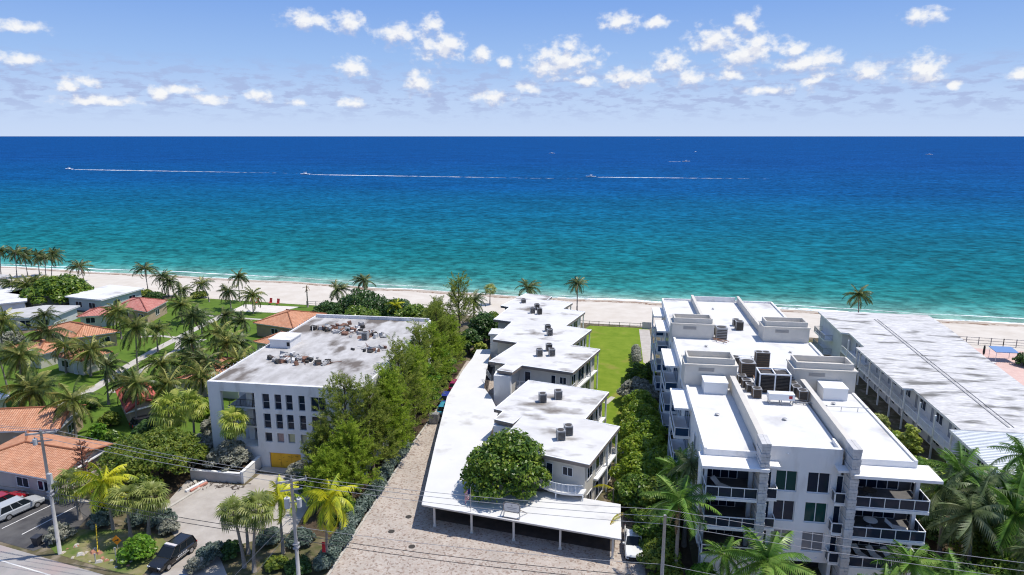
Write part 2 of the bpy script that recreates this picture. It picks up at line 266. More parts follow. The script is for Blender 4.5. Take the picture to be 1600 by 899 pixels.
# ------------------------------------------------------------------ setting
SEA_Z = -1.0
def shore(x): return 180.0-0.1*x
def make_sea():
    m = bpy.data.materials.new('sea_water'); m.use_nodes = True; nt = m.node_tree; N = nt.nodes.new; L = nt.links.new
    b = nt.nodes['Principled BSDF']; b.inputs['Roughness'].default_value = 0.3; b.inputs['Specular IOR Level'].default_value = 0.06; b.inputs['IOR'].default_value = 1.33
    geo = N('ShaderNodeNewGeometry'); sp = N('ShaderNodeSeparateXYZ'); L(geo.outputs['Position'], sp.inputs[0])
    d = N('ShaderNodeMath'); d.operation = 'MULTIPLY_ADD'; d.inputs[1].default_value = 0.1; L(sp.outputs['X'], d.inputs[0]); L(sp.outputs['Y'], d.inputs[2])
    # bottom depth wanders along the coast
    n0 = N('ShaderNodeTexNoise'); n0.inputs['Scale'].default_value = 0.012; n0.inputs['Detail'].default_value = 4
    st = N('ShaderNodeVectorMath'); st.operation = 'MULTIPLY'; st.inputs[1].default_value = (0.35, 1.0, 1); L(geo.outputs['Position'], st.inputs[0]); L(st.outputs[0], n0.inputs['Vector'])
    w = N('ShaderNodeMath'); w.operation = 'MULTIPLY_ADD'; w.inputs[1].default_value = 70; L(n0.outputs['Fac'], w.inputs[0]); L(d.outputs[0], w.inputs[2])
    lg = N('ShaderNodeMapRange'); lg.inputs['From Min'].default_value = 215; lg.inputs['From Max'].default_value = 1215; L(w.outputs[0], lg.inputs['Value'])
    r = N('ShaderNodeValToRGB'); cr = r.color_ramp
    stops = [(0.0, (0.18, 0.32, 0.27)), (0.006, (0.080, 0.25, 0.225)), (0.018, (0.020, 0.172, 0.168)), (0.05, (0.007, 0.128, 0.148)), (0.18, (0.004, 0.100, 0.178)), (0.40, (0.0035, 0.070, 0.200)), (0.85, (0.0045, 0.060, 0.20)), (1.0, (0.0045, 0.058, 0.20))]
    cr.elements[0].position = 0; cr.elements[0].color = (*stops[0][1], 1); cr.elements[1].position = 1; cr.elements[1].color = (*stops[-1][1], 1)
    for p, c in stops[1:-1]: e = cr.elements.new(p); e.color = (*c, 1)
    L(lg.outputs[0], r.inputs[0])
    # ripples and wind lanes: their light and shade painted into the water colour, several sizes
    fac = None
    for sc, lo, hi, sx in ((0.36, 0.58, 1.44, 0.7), (0.07, 0.86, 1.15, 0.5), (0.012, 0.90, 1.10, 0.5)):
        st3 = N('ShaderNodeVectorMath'); st3.operation = 'MULTIPLY'; st3.inputs[1].default_value = (sx, 1.0, 1); L(geo.outputs['Position'], st3.inputs[0])
        n3 = N('ShaderNodeTexNoise'); n3.inputs['Scale'].default_value = sc; n3.inputs['Detail'].default_value = 4; n3.inputs['Roughness'].default_value = 0.65; L(st3.outputs[0], n3.inputs['Vector'])
        m3 = N('ShaderNodeMapRange'); m3.inputs['From Min'].default_value = 0.36; m3.inputs['From Max'].default_value = 0.64; m3.inputs['To Min'].default_value = lo; m3.inputs['To Max'].default_value = hi; L(n3.outputs['Fac'], m3.inputs['Value'])
        if fac is None: fac = m3.outputs[0]
        else:
            x3 = N('ShaderNodeMath'); x3.operation = 'MULTIPLY'; L(fac, x3.inputs[0]); L(m3.outputs[0], x3.inputs[1]); fac = x3.outputs[0]
    mu = N('ShaderNodeVectorMath'); mu.operation = 'SCALE'; L(r.outputs[0], mu.inputs[0]); L(fac, mu.inputs['Scale']); dif = N('ShaderNodeBsdfDiffuse'); L(mu.outputs[0], dif.inputs[0]); gls = N('ShaderNodeBsdfGlossy'); gls.inputs['Roughness'].default_value = 0.28; gls.inputs[0].default_value = (0.9, 0.95, 1, 1)
    msx = N('ShaderNodeMixShader'); msx.inputs[0].default_value = 0.018; L(dif.outputs[0], msx.inputs[1]); L(gls.outputs[0], msx.inputs[2]); L(msx.outputs[0], nt.nodes['Material Output'].inputs[0])
    # waves
    hs = None
    for sc, am, sx in ((0.11, 1.0, 0.45), (0.42, 0.5, 0.6), (1.3, 0.16, 0.8)):
        s = N('ShaderNodeVectorMath'); s.operation = 'MULTIPLY'; s.inputs[1].default_value = (sx, 1, 1); L(geo.outputs['Position'], s.inputs[0])
        n = N('ShaderNodeTexNoise'); n.inputs['Scale'].default_value = sc; n.inputs['Detail'].default_value = 4; n.inputs['Distortion'].default_value = 0.4; L(s.outputs[0], n.inputs['Vector'])
        mm = N('ShaderNodeMath'); mm.operation = 'MULTIPLY_ADD'; mm.inputs[1].default_value = am; L(n.outputs['Fac'], mm.inputs[0])
        if hs: L(hs, mm.inputs[2])
        hs = mm.outputs[0]
    bp = N('ShaderNodeBump'); bp.inputs['Strength'].default_value = 1.0; bp.inputs['Distance'].default_value = 1.3; L(hs, bp.inputs['Height']); L(bp.outputs[0], dif.inputs['Normal']); L(bp.outputs[0], gls.inputs['Normal'])
    mb = MB(); ys = [120, 400, 1500, 6000, 30000, 160000]; W = [6000, 6000, 12000, 40000, 120000, 300000]
    vs = []; fs = []
    for y, wd in zip(ys, W): vs += [(-wd, y, SEA_Z), (wd, y, SEA_Z)]
    for i in range(len(ys)-1): fs.append((2*i, 2*i+1, 2*i+3, 2*i+2))
    mb.add(vs, fs); tag(mb.build('sea', m), kind='structure')
make_sea()

def make_beach():
    m = pm('beach_sand', (0.53, 0.475, 0.405), (0.60, 0.55, 0.48), scale=0.25, rough=0.95, spec=0.1, bump=0.35, bscale=1.4)
    nt = m.node_tree; N = nt.nodes.new; L = nt.links.new; b = nt.nodes['Principled BSDF']
    lk = [l for l in nt.links if l.to_socket == b.inputs['Base Color']][0]; srcc = lk.from_socket
    geo = N('ShaderNodeNewGeometry'); sp = N('ShaderNodeSeparateXYZ'); L(geo.outputs['Position'], sp.inputs[0])
    # sand wetted by the swash is darker: a property of the sand by its level above the water
    n = N('ShaderNodeTexNoise'); n.inputs['Scale'].default_value = 0.12; n.inputs['Detail'].default_value = 5; L(geo.outputs['Position'], n.inputs['Vector'])
    h = N('ShaderNodeMath'); h.operation = 'MULTIPLY_ADD'; h.inputs[1].default_value = 0.5; L(n.outputs['Fac'], h.inputs[0]); L(sp.outputs['Z'], h.inputs[2])
    mr = N('ShaderNodeMapRange'); mr.inputs['From Min'].default_value = -0.62; mr.inputs['From Max'].default_value = -0.36; L(h.outputs[0], mr.inputs['Value'])
    mx = N('ShaderNodeMix'); mx.data_type = 'RGBA'; mx.inputs[6].default_value = (0.40, 0.335, 0.27, 1); L(mr.outputs[0], mx.inputs[0]); L(srcc, mx.inputs[7])
    # line of dried weed along the high-water mark
    n2 = N('ShaderNodeTexNoise'); n2.inputs['Scale'].default_value = 0.6; n2.inputs['Detail'].default_value = 8; n2.inputs['Roughness'].default_value = 0.75; L(geo.outputs['Position'], n2.inputs['Vector'])
    a1 = N('ShaderNodeMath'); a1.operation = 'ADD'; a1.inputs[1].default_value = 0.50; L(h.outputs[0], a1.inputs[0])
    a2 = N('ShaderNodeMath'); a2.operation = 'ABSOLUTE'; L(a1.outputs[0], a2.inputs[0])
    a3 = N('ShaderNodeMapRange'); a3.inputs['From Min'].default_value = 0.0; a3.inputs['From Max'].default_value = 0.15; a3.inputs['To Min'].default_value = 0.22; a3.inputs['To Max'].default_value = -0.12; L(a2.outputs[0], a3.inputs['Value'])
    a4 = N('ShaderNodeMath'); a4.operation = 'ADD'; L(n2.outputs['Fac'], a4.inputs[0]); L(a3.outputs[0], a4.inputs[1])
    a5 = N('ShaderNodeMapRange'); a5.inputs['From Min'].default_value = 0.60; a5.inputs['From Max'].default_value = 0.70; L(a4.outputs[0], a5.inputs['Value'])
    mx2 = N('ShaderNodeMix'); mx2.data_type = 'RGBA'; mx2.inputs[7].default_value = (0.20, 0.12, 0.075, 1); L(a5.outputs[0], mx2.inputs[0]); L(mx.outputs[2], mx2.inputs[6])
    L(mx2.outputs[2], b.inputs['Base Color'])
    xs = np.concatenate([[-5000, -2000, -900], np.arange(-420, 301, 3.0), [700, 2000, 5000]]); ds = np.concatenate([np.arange(28, -2, -1.0), np.arange(-2, -14, -2.0)])
    X, D = np.meshgrid(xs, ds); Y = shore(X)-D
    ph = 0.35*np.sin(X*0.045)+0.22*np.sin(X*0.13+1.0)+0.12*np.sin(X*0.31)
    Z = np.minimum(0.03, -1.0+0.075*(D+ph*2.2))+0.03*np.sin(X*0.7+D)*np.exp(-((D-14)/10)**2)
    Z = np.where(D >= 24, 0.03, Z)
    V = np.stack([X, Y, Z], -1).reshape(-1, 3); nx = len(xs); ny = len(ds)
    i = np.arange((ny-1)*(nx-1)); r = i//(nx-1)*nx+i % (nx-1)
    F = np.stack([r, r+nx, r+nx+1, r+1], 1)
    tag(link('beach', mesh_np('beach', V, F, m, True)), kind='structure')
    # surf: thin broken lines of foam on the water just off the sand
    fm = bpy.data.materials.new('surf_foam'); fm.use_nodes = True; nt = fm.node_tree; N = nt.nodes.new; L = nt.links.new; b = nt.nodes['Principled BSDF']
    b.inputs['Base Color'].default_value = (0.85, 0.88, 0.88, 1); b.inputs['Roughness'].default_value = 0.9
    geo = N('ShaderNodeNewGeometry'); n = N('ShaderNodeTexNoise'); n.inputs['Scale'].default_value = 0.28; n.inputs['Detail'].default_value = 7; n.inputs['Roughness'].default_value = 0.7; L(geo.outputs['Position'], n.inputs['Vector'])
    mr = N('ShaderNodeMapRange'); mr.inputs['From Min'].default_value = 0.33; mr.inputs['From Max'].default_value = 0.52; L(n.outputs['Fac'], mr.inputs['Value']); L(mr.outputs[0], b.inputs['Alpha'])
    MATS['foam'] = fm
    mb = MB(); xs = list(np.arange(-420, 301, 1.5))
    for off, wd, z in ((0.6, 2.0, 0.02), (5.0, 0.8, 0.03)):
        pts = []
        for x in xs:
            ph = 0.35*math.sin(x*0.045)+0.22*math.sin(x*0.13+1)+0.12*math.sin(x*0.31)
            k = 0.5+0.5*math.sin(x*0.021+off)+0.3*math.sin(x*0.11+off*3); wv = wd*max(0.12, k)
            y = shore(x)+ph*2.2+off-0.8+(1.2*math.sin(x*0.03+off) if off > 2 else 0); pts.append(((x, y, SEA_Z+z), (x, y+wv, SEA_Z+z)))
        for a, c in zip(pts, pts[1:]): mb.quad(a[0], c[0], c[1], a[1])
    tag(mb.build('surf_foam', fm), 'thin white lines of surf foam along the water edge', 'foam', kind='stuff')
make_beach()

# land sheet, reaching far behind and beside the camera
LAND = pm('land_soil', (0.16, 0.125, 0.085), (0.085, 0.085, 0.04), scale=0.35, rough=0.95, spec=0.1, bump=0.3, bscale=2.0, c3=(0.24, 0.20, 0.15), s3=0.9)
sheet('ground', [[(-6000, -6000), (6000, -6000), (6000, shore(6000)-26), (-6000, shore(-6000)-26)]], 0.0, LAND)
LAWN = pm('lawn_grass', (0.075, 0.135, 0.020), (0.11, 0.18, 0.026), scale=0.5, rough=0.95, spec=0.1, bump=0.4, bscale=5, c3=(0.16, 0.20, 0.05), s3=0.12, lo3=0.55, hi3=0.8)
LAWN2 = pm('lawn_dry', (0.13, 0.20, 0.016), (0.185, 0.25, 0.026), scale=0.4, rough=0.95, spec=0.1, bump=0.4, bscale=5, c3=(0.25, 0.21, 0.06), s3=0.2, lo3=0.58, hi3=0.75)
sheet('lawn', [[(-113, 163.5), (-122, 150), (-128, 112), (-104, 80), (-64, 76.8), (-57.5, 81), (-51.5, 110), (-60, 130), (-62, 158), (-80, 161)]], 0.008, LAWN)
sheet('lawn', [[(-4, 150.5), (-9, 138), (-2, 100), (3, 84), (9, 84), (9, 150.0)], [(29, 149), (28.6, 122), (42, 122), (42, 149)]], 0.008, LAWN2)
SIDEWALK = pm('pale_concrete', (0.42, 0.39, 0.34), (0.52, 0.49, 0.44), scale=0.8, rough=0.9, spec=0.2, bump=0.15)
def strip(pts, w):
    P = [Vector((x, y)) for x, y in pts]; l = []; r = []
    for i, p in enumerate(P):
        d = (P[min(i+1, len(P)-1)]-P[max(i-1, 0)]).normalized(); n = Vector((-d.y, d.x))*w/2; l.append((p+n)[:]); r.append((p-n)[:])
    return [[l[i], l[i+1], r[i+1], r[i]] for i in range(len(l)-1)]
def joined_strip(name, pts, w, z, mat):
    return sheet(name, strip(pts, w), z, mat)
joined_strip('path', [(-85.7, 90), (-86.3, 99), (-88.5, 108.9), (-90, 120), (-91.0, 135), (-91.6, 149)], 1.9, 0.016, SIDEWALK)
joined_strip('path', [(-82, 97), (-84.2, 106.0), (-85.6, 120), (-84.5, 128)], 1.3, 0.02, SIDEWALK)
joined_strip('path', [(-98, 146.6), (-90, 145.6), (-80, 144.6)], 1.0, 0.024, SIDEWALK)
joined_strip('path', [(-99, 127.5), (-96, 129.0), (-92, 128.4), (-89, 126.0), (-86, 121)], 1.1, 0.028, SIDEWALK)
sheet('patio', [[(-92, 158), (-92, 151), (-80, 151), (-77, 157.5)]], 0.018, pm('patio_concrete', (0.58, 0.53, 0.47), (0.66, 0.62, 0.56), scale=0.7, rough=0.9))
sheet('path', [[(6.9, 149), (6.9, 126), (8.9, 122), (9.2, 149)]], 0.02, pm('walk_concrete', (0.40, 0.36, 0.31), (0.48, 0.44, 0.39), scale=0.8, rough=0.9))
sheet('path', [[(1.2, 88.5), (4.2, 88), (4.2, 86.2), (0.6, 86.2)], [(-0.4, 104.5), (0.9, 107.6), (1.6, 107.2), (0.4, 104.2)]], 0.02, SIDEWALK)

# street along the bottom edge, parking bay, drives
ASPH = pm('street_asphalt', (0.30, 0.28, 0.265), (0.36, 0.345, 0.33), scale=0.5, rough=0.95, spec=0.15, bump=0.15, bscale=20, c3=(0.36, 0.28, 0.26), s3=0.25)
DARK = pm('parking_asphalt', (0.062, 0.060, 0.062), (0.10, 0.098, 0.098), scale=0.6, rough=0.92, spec=0.2, bump=0.15, bscale=20, c3=(0.13, 0.125, 0.12), s3=0.2)
def road_y(x): return 56.2-0.205*(x+62.8)
sheet('road', [[(-600, road_y(-600)-12), (600, road_y(600)-12), (600, road_y(600)-0.3), (-600, road_y(-600)-0.3)]], 0.012, ASPH)
WHITEP = pm('road_paint', (0.72, 0.71, 0.68), (0.55, 0.54, 0.52), scale=2.0, rough=0.85)
sheet('road_marking', [[(-600, road_y(-600)-2.25), (600, road_y(600)-2.25), (600, road_y(600)-2.1), (-600, road_y(-600)-2.1)]], 0.018, WHITEP)
sheet('verge', [[(-55.5, 55.3), (-44.5, 52.9), (-43.6, 57.5), (-47.2, 60.0), (-51, 60.5), (-57.5, 59.5), (-57.6, 56.6)]], 0.02,
      pm('verge_grass', (0.16, 0.17, 0.045), (0.30, 0.24, 0.15), scale=0.7, rough=0.95, bump=0.4, bscale=5, c3=(0.09, 0.14, 0.025), s3=0.35, lo3=0.45, hi3=0.6))
sheet('parking_lot', [[(-90, 64.5), (-62, 64.6), (-58.0, 64.8), (-56.4, 58.2), (-58.2, 55.4), (-90, 61.9)]], 0.016, DARK)
sheet('parking_marking', [s for a, b in (((-65.0, 58.6), (-63.4, 64.3)), ((-61.9, 57.9), (-60.4, 64.2)), ((-68.1, 59.3), (-66.5, 64.4)), ((-71.2, 60), (-69.6, 64.4))) for s in strip([a, b], 0.14)], 0.022, WHITEP)
sheet('kerb', strip([(-90, 64.75), (-57.9, 65.05)], 0.5), 0.14, SIDEWALK, thick=0.2)
DRIVE = pm('drive_concrete', (0.36, 0.325, 0.29), (0.45, 0.415, 0.375), scale=0.5, rough=0.95, spec=0.1, bump=0.2, bscale=8, c3=(0.27, 0.22, 0.17), s3=0.18, lo3=0.52, hi3=0.72)
sheet('driveway', [[(-43.7, 53.0), (-36.0, 50.5), (-33.2, 63.5), (-34.6, 74.8), (-43.2, 74.4), (-43.6, 71.2), (-51.4, 71.4), (-50.2, 63.6), (-43.4, 58.5)]], 0.016, DRIVE)
sheet('kerb', strip([(-49.9, 63.8), (-48.6, 69.6), (-51.0, 72.0)], 0.35), 0.16, SIDEWALK, thick=0.2)
def paver_mat():
    m = bpy.data.materials.new('paver_blocks'); m.use_nodes = True; nt = m.node_tree; N = nt.nodes.new; L = nt.links.new; b = nt.nodes['Principled BSDF']
    b.inputs['Roughness'].default_value = 0.93; b.inputs['Specular IOR Level'].default_value = 0.15
    geo = N('ShaderNodeNewGeometry'); br = N('ShaderNodeTexVoronoi'); br.inputs['Scale'].default_value = 5.2; L(geo.outputs['Position'], br.inputs['Vector'])
    r = N('ShaderNodeValToRGB'); cr = r.color_ramp; cr.elements[0].color = (0.47, 0.41, 0.355, 1); cr.elements[1].color = (0.36, 0.28, 0.23, 1)
    for p, c in ((0.3, (0.53, 0.475, 0.42, 1)), (0.5, (0.44, 0.36, 0.305, 1)), (0.75, (0.50, 0.44, 0.385, 1)), (0.9, (0.29, 0.225, 0.185, 1))): e = cr.elements.new(p); e.color = c
    sp = N('ShaderNodeSeparateColor'); L(br.outputs['Color'], sp.inputs[0]); L(sp.outputs[0], r.inputs[0])
    n = N('ShaderNodeTexNoise'); n.inputs['Scale'].default_value = 0.35; n.inputs['Detail'].default_value = 6; L(geo.outputs['Position'], n.inputs['Vector'])
    mr = N('ShaderNodeMapRange'); mr.inputs['To Min'].default_value = 0.62; mr.inputs['To Max'].default_value = 1.10; L(n.outputs['Fac'], mr.inputs['Value'])
    mu = N('ShaderNodeVectorMath'); mu.operation = 'SCALE'; L(r.outputs[0], mu.inputs[0]); L(mr.outputs[0], mu.inputs['Scale']); L(mu.outputs[0], b.inputs['Base Color'])
    bp = N('ShaderNodeBump'); bp.inputs['Strength'].default_value = 0.4; bp.inputs['Distance'].default_value = 0.02; L(br.outputs['Distance'], bp.inputs['Height']); L(bp.outputs[0], b.inputs['Normal'])
    return m
sheet('paved_court', [[(-26.2, 54.0), (4.2, 48.0), (4.6, 71), (-12, 74), (-15, 122), (-26.5, 122), (-26.3, 86.8)]], 0.012, paver_mat())
sheet('carport_shade_floor', [[(-18.6, 67.2), (1.4, 63.9), (1.6, 68.6), (-12.8, 70.8), (-14.0, 79), (-15, 92), (-19.2, 101), (-21, 120), (-23.6, 120), (-23.6, 97), (-21.3, 81)]], 0.02, pm('carport_shade_tone', (0.060, 0.052, 0.048), (0.10, 0.085, 0.078), scale=0.8, rough=0.9, bump=0.1))  # deep carport shade painted as a near-black sheet over the pavers
sheet('kerb', strip([(-26.3, 54.2), (-26.4, 86.8), (-26.0, 100), (-26.2, 118)], 0.25), 0.14, SIDEWALK, thick=0.2)
for (x, y) in ((-19.6, 61.8), (-22.6, 64.2), (-21.6, 67.3)):
    mb = MB((x, y, 0.012)); mb.tube([(x, y, 0.013), (x, y, 0.028)], 0.36, 16); o = mb.build('manhole_cover', pm('drain_iron', (0.05, 0.045, 0.04), rough=0.8), loc=(x, y, 0.012))
    tag(o, {-19.6: 'dark round drain cover in the paved court nearest the carport', -22.6: 'dark round drain cover halfway along the grey hedge', -21.6: 'dark round drain cover farthest from the street on the paved court'}[x], 'drain cover', 'drain covers in the paved court')
sheet('garden_bed', [[(-33.0, 62.5), (-26.6, 62), (-26.6, 122), (-33.5, 122)], [(2.8, 66), (9.2, 62), (9.2, 112), (3.2, 112)], [(29.6, 60), (42, 56), (42, 112), (29.6, 112)], [(-57, 80), (-57, 65), (-50.6, 65), (-50.6, 80)]], 0.01,
      pm('mulch_soil', (0.055, 0.040, 0.028), (0.10, 0.075, 0.05), scale=1.2, rough=0.97, spec=0.05, bump=0.5, bscale=6))
sheet('garden_bed', [[(-39.4, 58.2), (-35.6, 54.0), (-26.7, 53.8), (-26.7, 62.0), (-33.5, 62.2), (-36.8, 60.2)]], 0.02,
      pm('litter_soil', (0.14, 0.12, 0.07), (0.075, 0.085, 0.035), scale=0.9, rough=0.97, spec=0.05, bump=0.5, bscale=6, c3=(0.22, 0.17, 0.12), s3=0.6))
sheet('pool_deck', [[(66, 148), (66, 118), (110, 112), (110, 143)]], 0.02, pm('pink_paving', (0.56, 0.38, 0.33), (0.64, 0.46, 0.40), scale=0.8, rough=0.9))
sheet('forecourt', [[(9.3, 61), (4.4, 48), (60, 36), (60, 58), (29, 61)]], 0.012, pm('forecourt_concrete', (0.36, 0.30, 0.27), (0.44, 0.37, 0.33), scale=0.7, rough=0.93))
# ------------------------------------------------------------------ buildings
WHITE = pm('white_stucco', (0.80, 0.79, 0.77), (0.75, 0.74, 0.72), scale=0.6, rough=0.85, spec=0.2, bump=0.06, bscale=12, stretch=(1, 1, 0.3), c3=(0.60, 0.58, 0.55), s3=0.9, lo3=0.56, hi3=0.80)
CREAM = pm('cream_stucco', (0.62, 0.585, 0.52), (0.56, 0.53, 0.475), scale=0.6, rough=0.88, spec=0.2, bump=0.06, bscale=12)
TAN = pm('tan_stucco', (0.46, 0.35, 0.24), (0.40, 0.30, 0.205), scale=0.7, rough=0.88, bump=0.06, bscale=12)
PINKW = pm('pink_beige_stucco', (0.52, 0.44, 0.40), (0.47, 0.39, 0.355), scale=0.7, rough=0.88, bump=0.06, bscale=12)
ROOFW = pm('white_roof_membrane', (0.66, 0.655, 0.645), (0.62, 0.615, 0.605), scale=0.35, rough=0.8, spec=0.2, bump=0.05, bscale=3, c3=(0.40, 0.385, 0.37), s3=0.24, lo3=0.56, hi3=0.76)
ROOFWB = pm('white_roof_coating', (0.63, 0.62, 0.605), (0.49, 0.475, 0.455), scale=0.22, rough=0.85, spec=0.2, bump=0.08, bscale=3, stretch=(1.0, 1.6, 1), lo=0.45, hi=0.78, c3=(0.19, 0.17, 0.15), s3=0.20, lo3=0.55, hi3=0.70)
ROOFST = pm('stained_roof_coating', (0.65, 0.64, 0.63), (0.44, 0.43, 0.42), scale=1.3, rough=0.9, spec=0.15, bump=0.1, bscale=3, stretch=(0.55, 1.7, 1), detail=8, c3=(0.17, 0.165, 0.155), s3=0.34, lo3=0.54, hi3=0.68)
ROOFGR = pm('weathered_roof_gravel', (0.52, 0.505, 0.49), (0.36, 0.345, 0.33), scale=0.5, rough=0.95, spec=0.1, bump=0.2, bscale=6, detail=9, c3=(0.15, 0.13, 0.115), s3=0.19, lo3=0.53, hi3=0.63, stretch=(1.3, 0.7, 1))
TRIM = pm('white_trim', (0.78, 0.78, 0.77), rough=0.6, spec=0.3)
GREYT = pm('grey_trim', (0.34, 0.34, 0.35), rough=0.6)
BROWNT = pm('brown_fascia', (0.20, 0.165, 0.14), (0.26, 0.22, 0.19), scale=0.8, rough=0.8)
STONE = pm('pier_stone', (0.58, 0.57, 0.555), (0.47, 0.46, 0.45), scale=1.6, rough=0.9, bump=0.4, bscale=8)
def glassmat(name, col, rough=0.06):
    m = pm(name, col, rough=rough, spec=0.22); return m
GLASS = glassmat('dark_window_glass', (0.012, 0.022, 0.042)); GLASSG = glassmat('green_window_glass', (0.010, 0.055, 0.052)); GLASSB = glassmat('blue_window_glass', (0.02, 0.05, 0.10))
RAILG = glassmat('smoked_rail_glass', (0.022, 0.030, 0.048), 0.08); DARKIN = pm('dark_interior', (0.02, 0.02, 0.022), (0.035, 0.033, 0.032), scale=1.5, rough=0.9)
METAL = pm('galvanised_metal', (0.34, 0.34, 0.34), (0.42, 0.42, 0.42), scale=3, rough=0.5, metal=0.3); DMETAL = pm('dark_louvre_metal', (0.055, 0.048, 0.042), (0.08, 0.07, 0.06), scale=3, rough=0.6); RUSTY = pm('rusty_metal', (0.16, 0.11, 0.075), (0.10, 0.075, 0.055), scale=2.5, rough=0.8)

def window(fr, par, a0, a1, z0, z1, n=2, org=(0,0,0), out=0.0, name='window', frm=None, glass=None, t=0.07, rows=1):
    """frame with its panes; the frame stands proud of the wall, the panes sit back in it"""
    mb = MB(org); F = fr
    F.box(mb, a0-t, a0, out+0.005, out+0.07, z0-t, z1+t); F.box(mb, a1, a1+t, out+0.005, out+0.07, z0-t, z1+t)
    F.box(mb, a0, a1, out+0.005, out+0.07, z1, z1+t); F.box(mb, a0, a1, out+0.005, out+0.09, z0-t, z0)
    w = (a1-a0)/n
    for i in range(1, n): F.box(mb, a0+i*w-0.035, a0+i*w+0.035, out+0.005, out+0.06, z0, z1)
    wo = mb.build(name, frm or TRIM, par)
    for i in range(n):
        p = MB(org); F.box(p, a0+i*w+(0.035 if i else 0), a0+(i+1)*w-(0.035 if i < n-1 else 0), out+0.002, out+0.025, z0, z1)
        p.build('pane', glass or GLASS, wo)
    return wo
def glass_rail(fr, par, a0, a1, z0, h, org, n, out, mat=None, w=0.06, glass=None):
    mb = MB(org); fr.box(mb, a0, a1, out-0.05, out+0.03, z0+h-0.08, z0+h); fr.box(mb, a0, a1, out-0.04, out+0.02, z0+0.02, z0+0.09)
    for i in range(n+1):
        x = a0+(a1-a0)*i/n; x = min(max(x, a0+w/2), a1-w/2); fr.box(mb, x-w/2, x+w/2, out-0.045, out+0.025, z0, z0+h-0.02)
    r = mb.build('railing', mat or TRIM, par)
    for i in range(n):
        p = MB(org); fr.box(p, a0+(a1-a0)*i/n+w/2, a0+(a1-a0)*(i+1)/n-w/2, out-0.018, out-0.006, z0+0.09, z0+h-0.08); p.build('glass_panel', glass or RAILG, r)
    return r
def bar_rail(pts, z0, h, par, org, mat=None, gap=0.13, post=1.6):
    mb = MB(org)
    for p, q in zip(pts, pts[1:]):
        P = Vector((*p, z0)); Q = Vector((*q, z0)); L_ = (Q-P).length
        mb.bar(P+Vector((0,0,h)), Q+Vector((0,0,h)), 0.06, 0.06); mb.bar(P+Vector((0,0,0.1)), Q+Vector((0,0,0.1)), 0.04, 0.04)
        n = max(1, int(L_/gap))
        for i in range(n+1):
            c = P.lerp(Q, i/n); mb.bar(c+Vector((0,0,0.1)), c+Vector((0,0,h)), 0.022, 0.022)
        for k in range(int(L_/post)+1):
            c = P.lerp(Q, min(1, k*post/L_)); mb.bar(c, c+Vector((0,0,h)), 0.07, 0.07)
    return mb.build('railing', mat or TRIM, par)

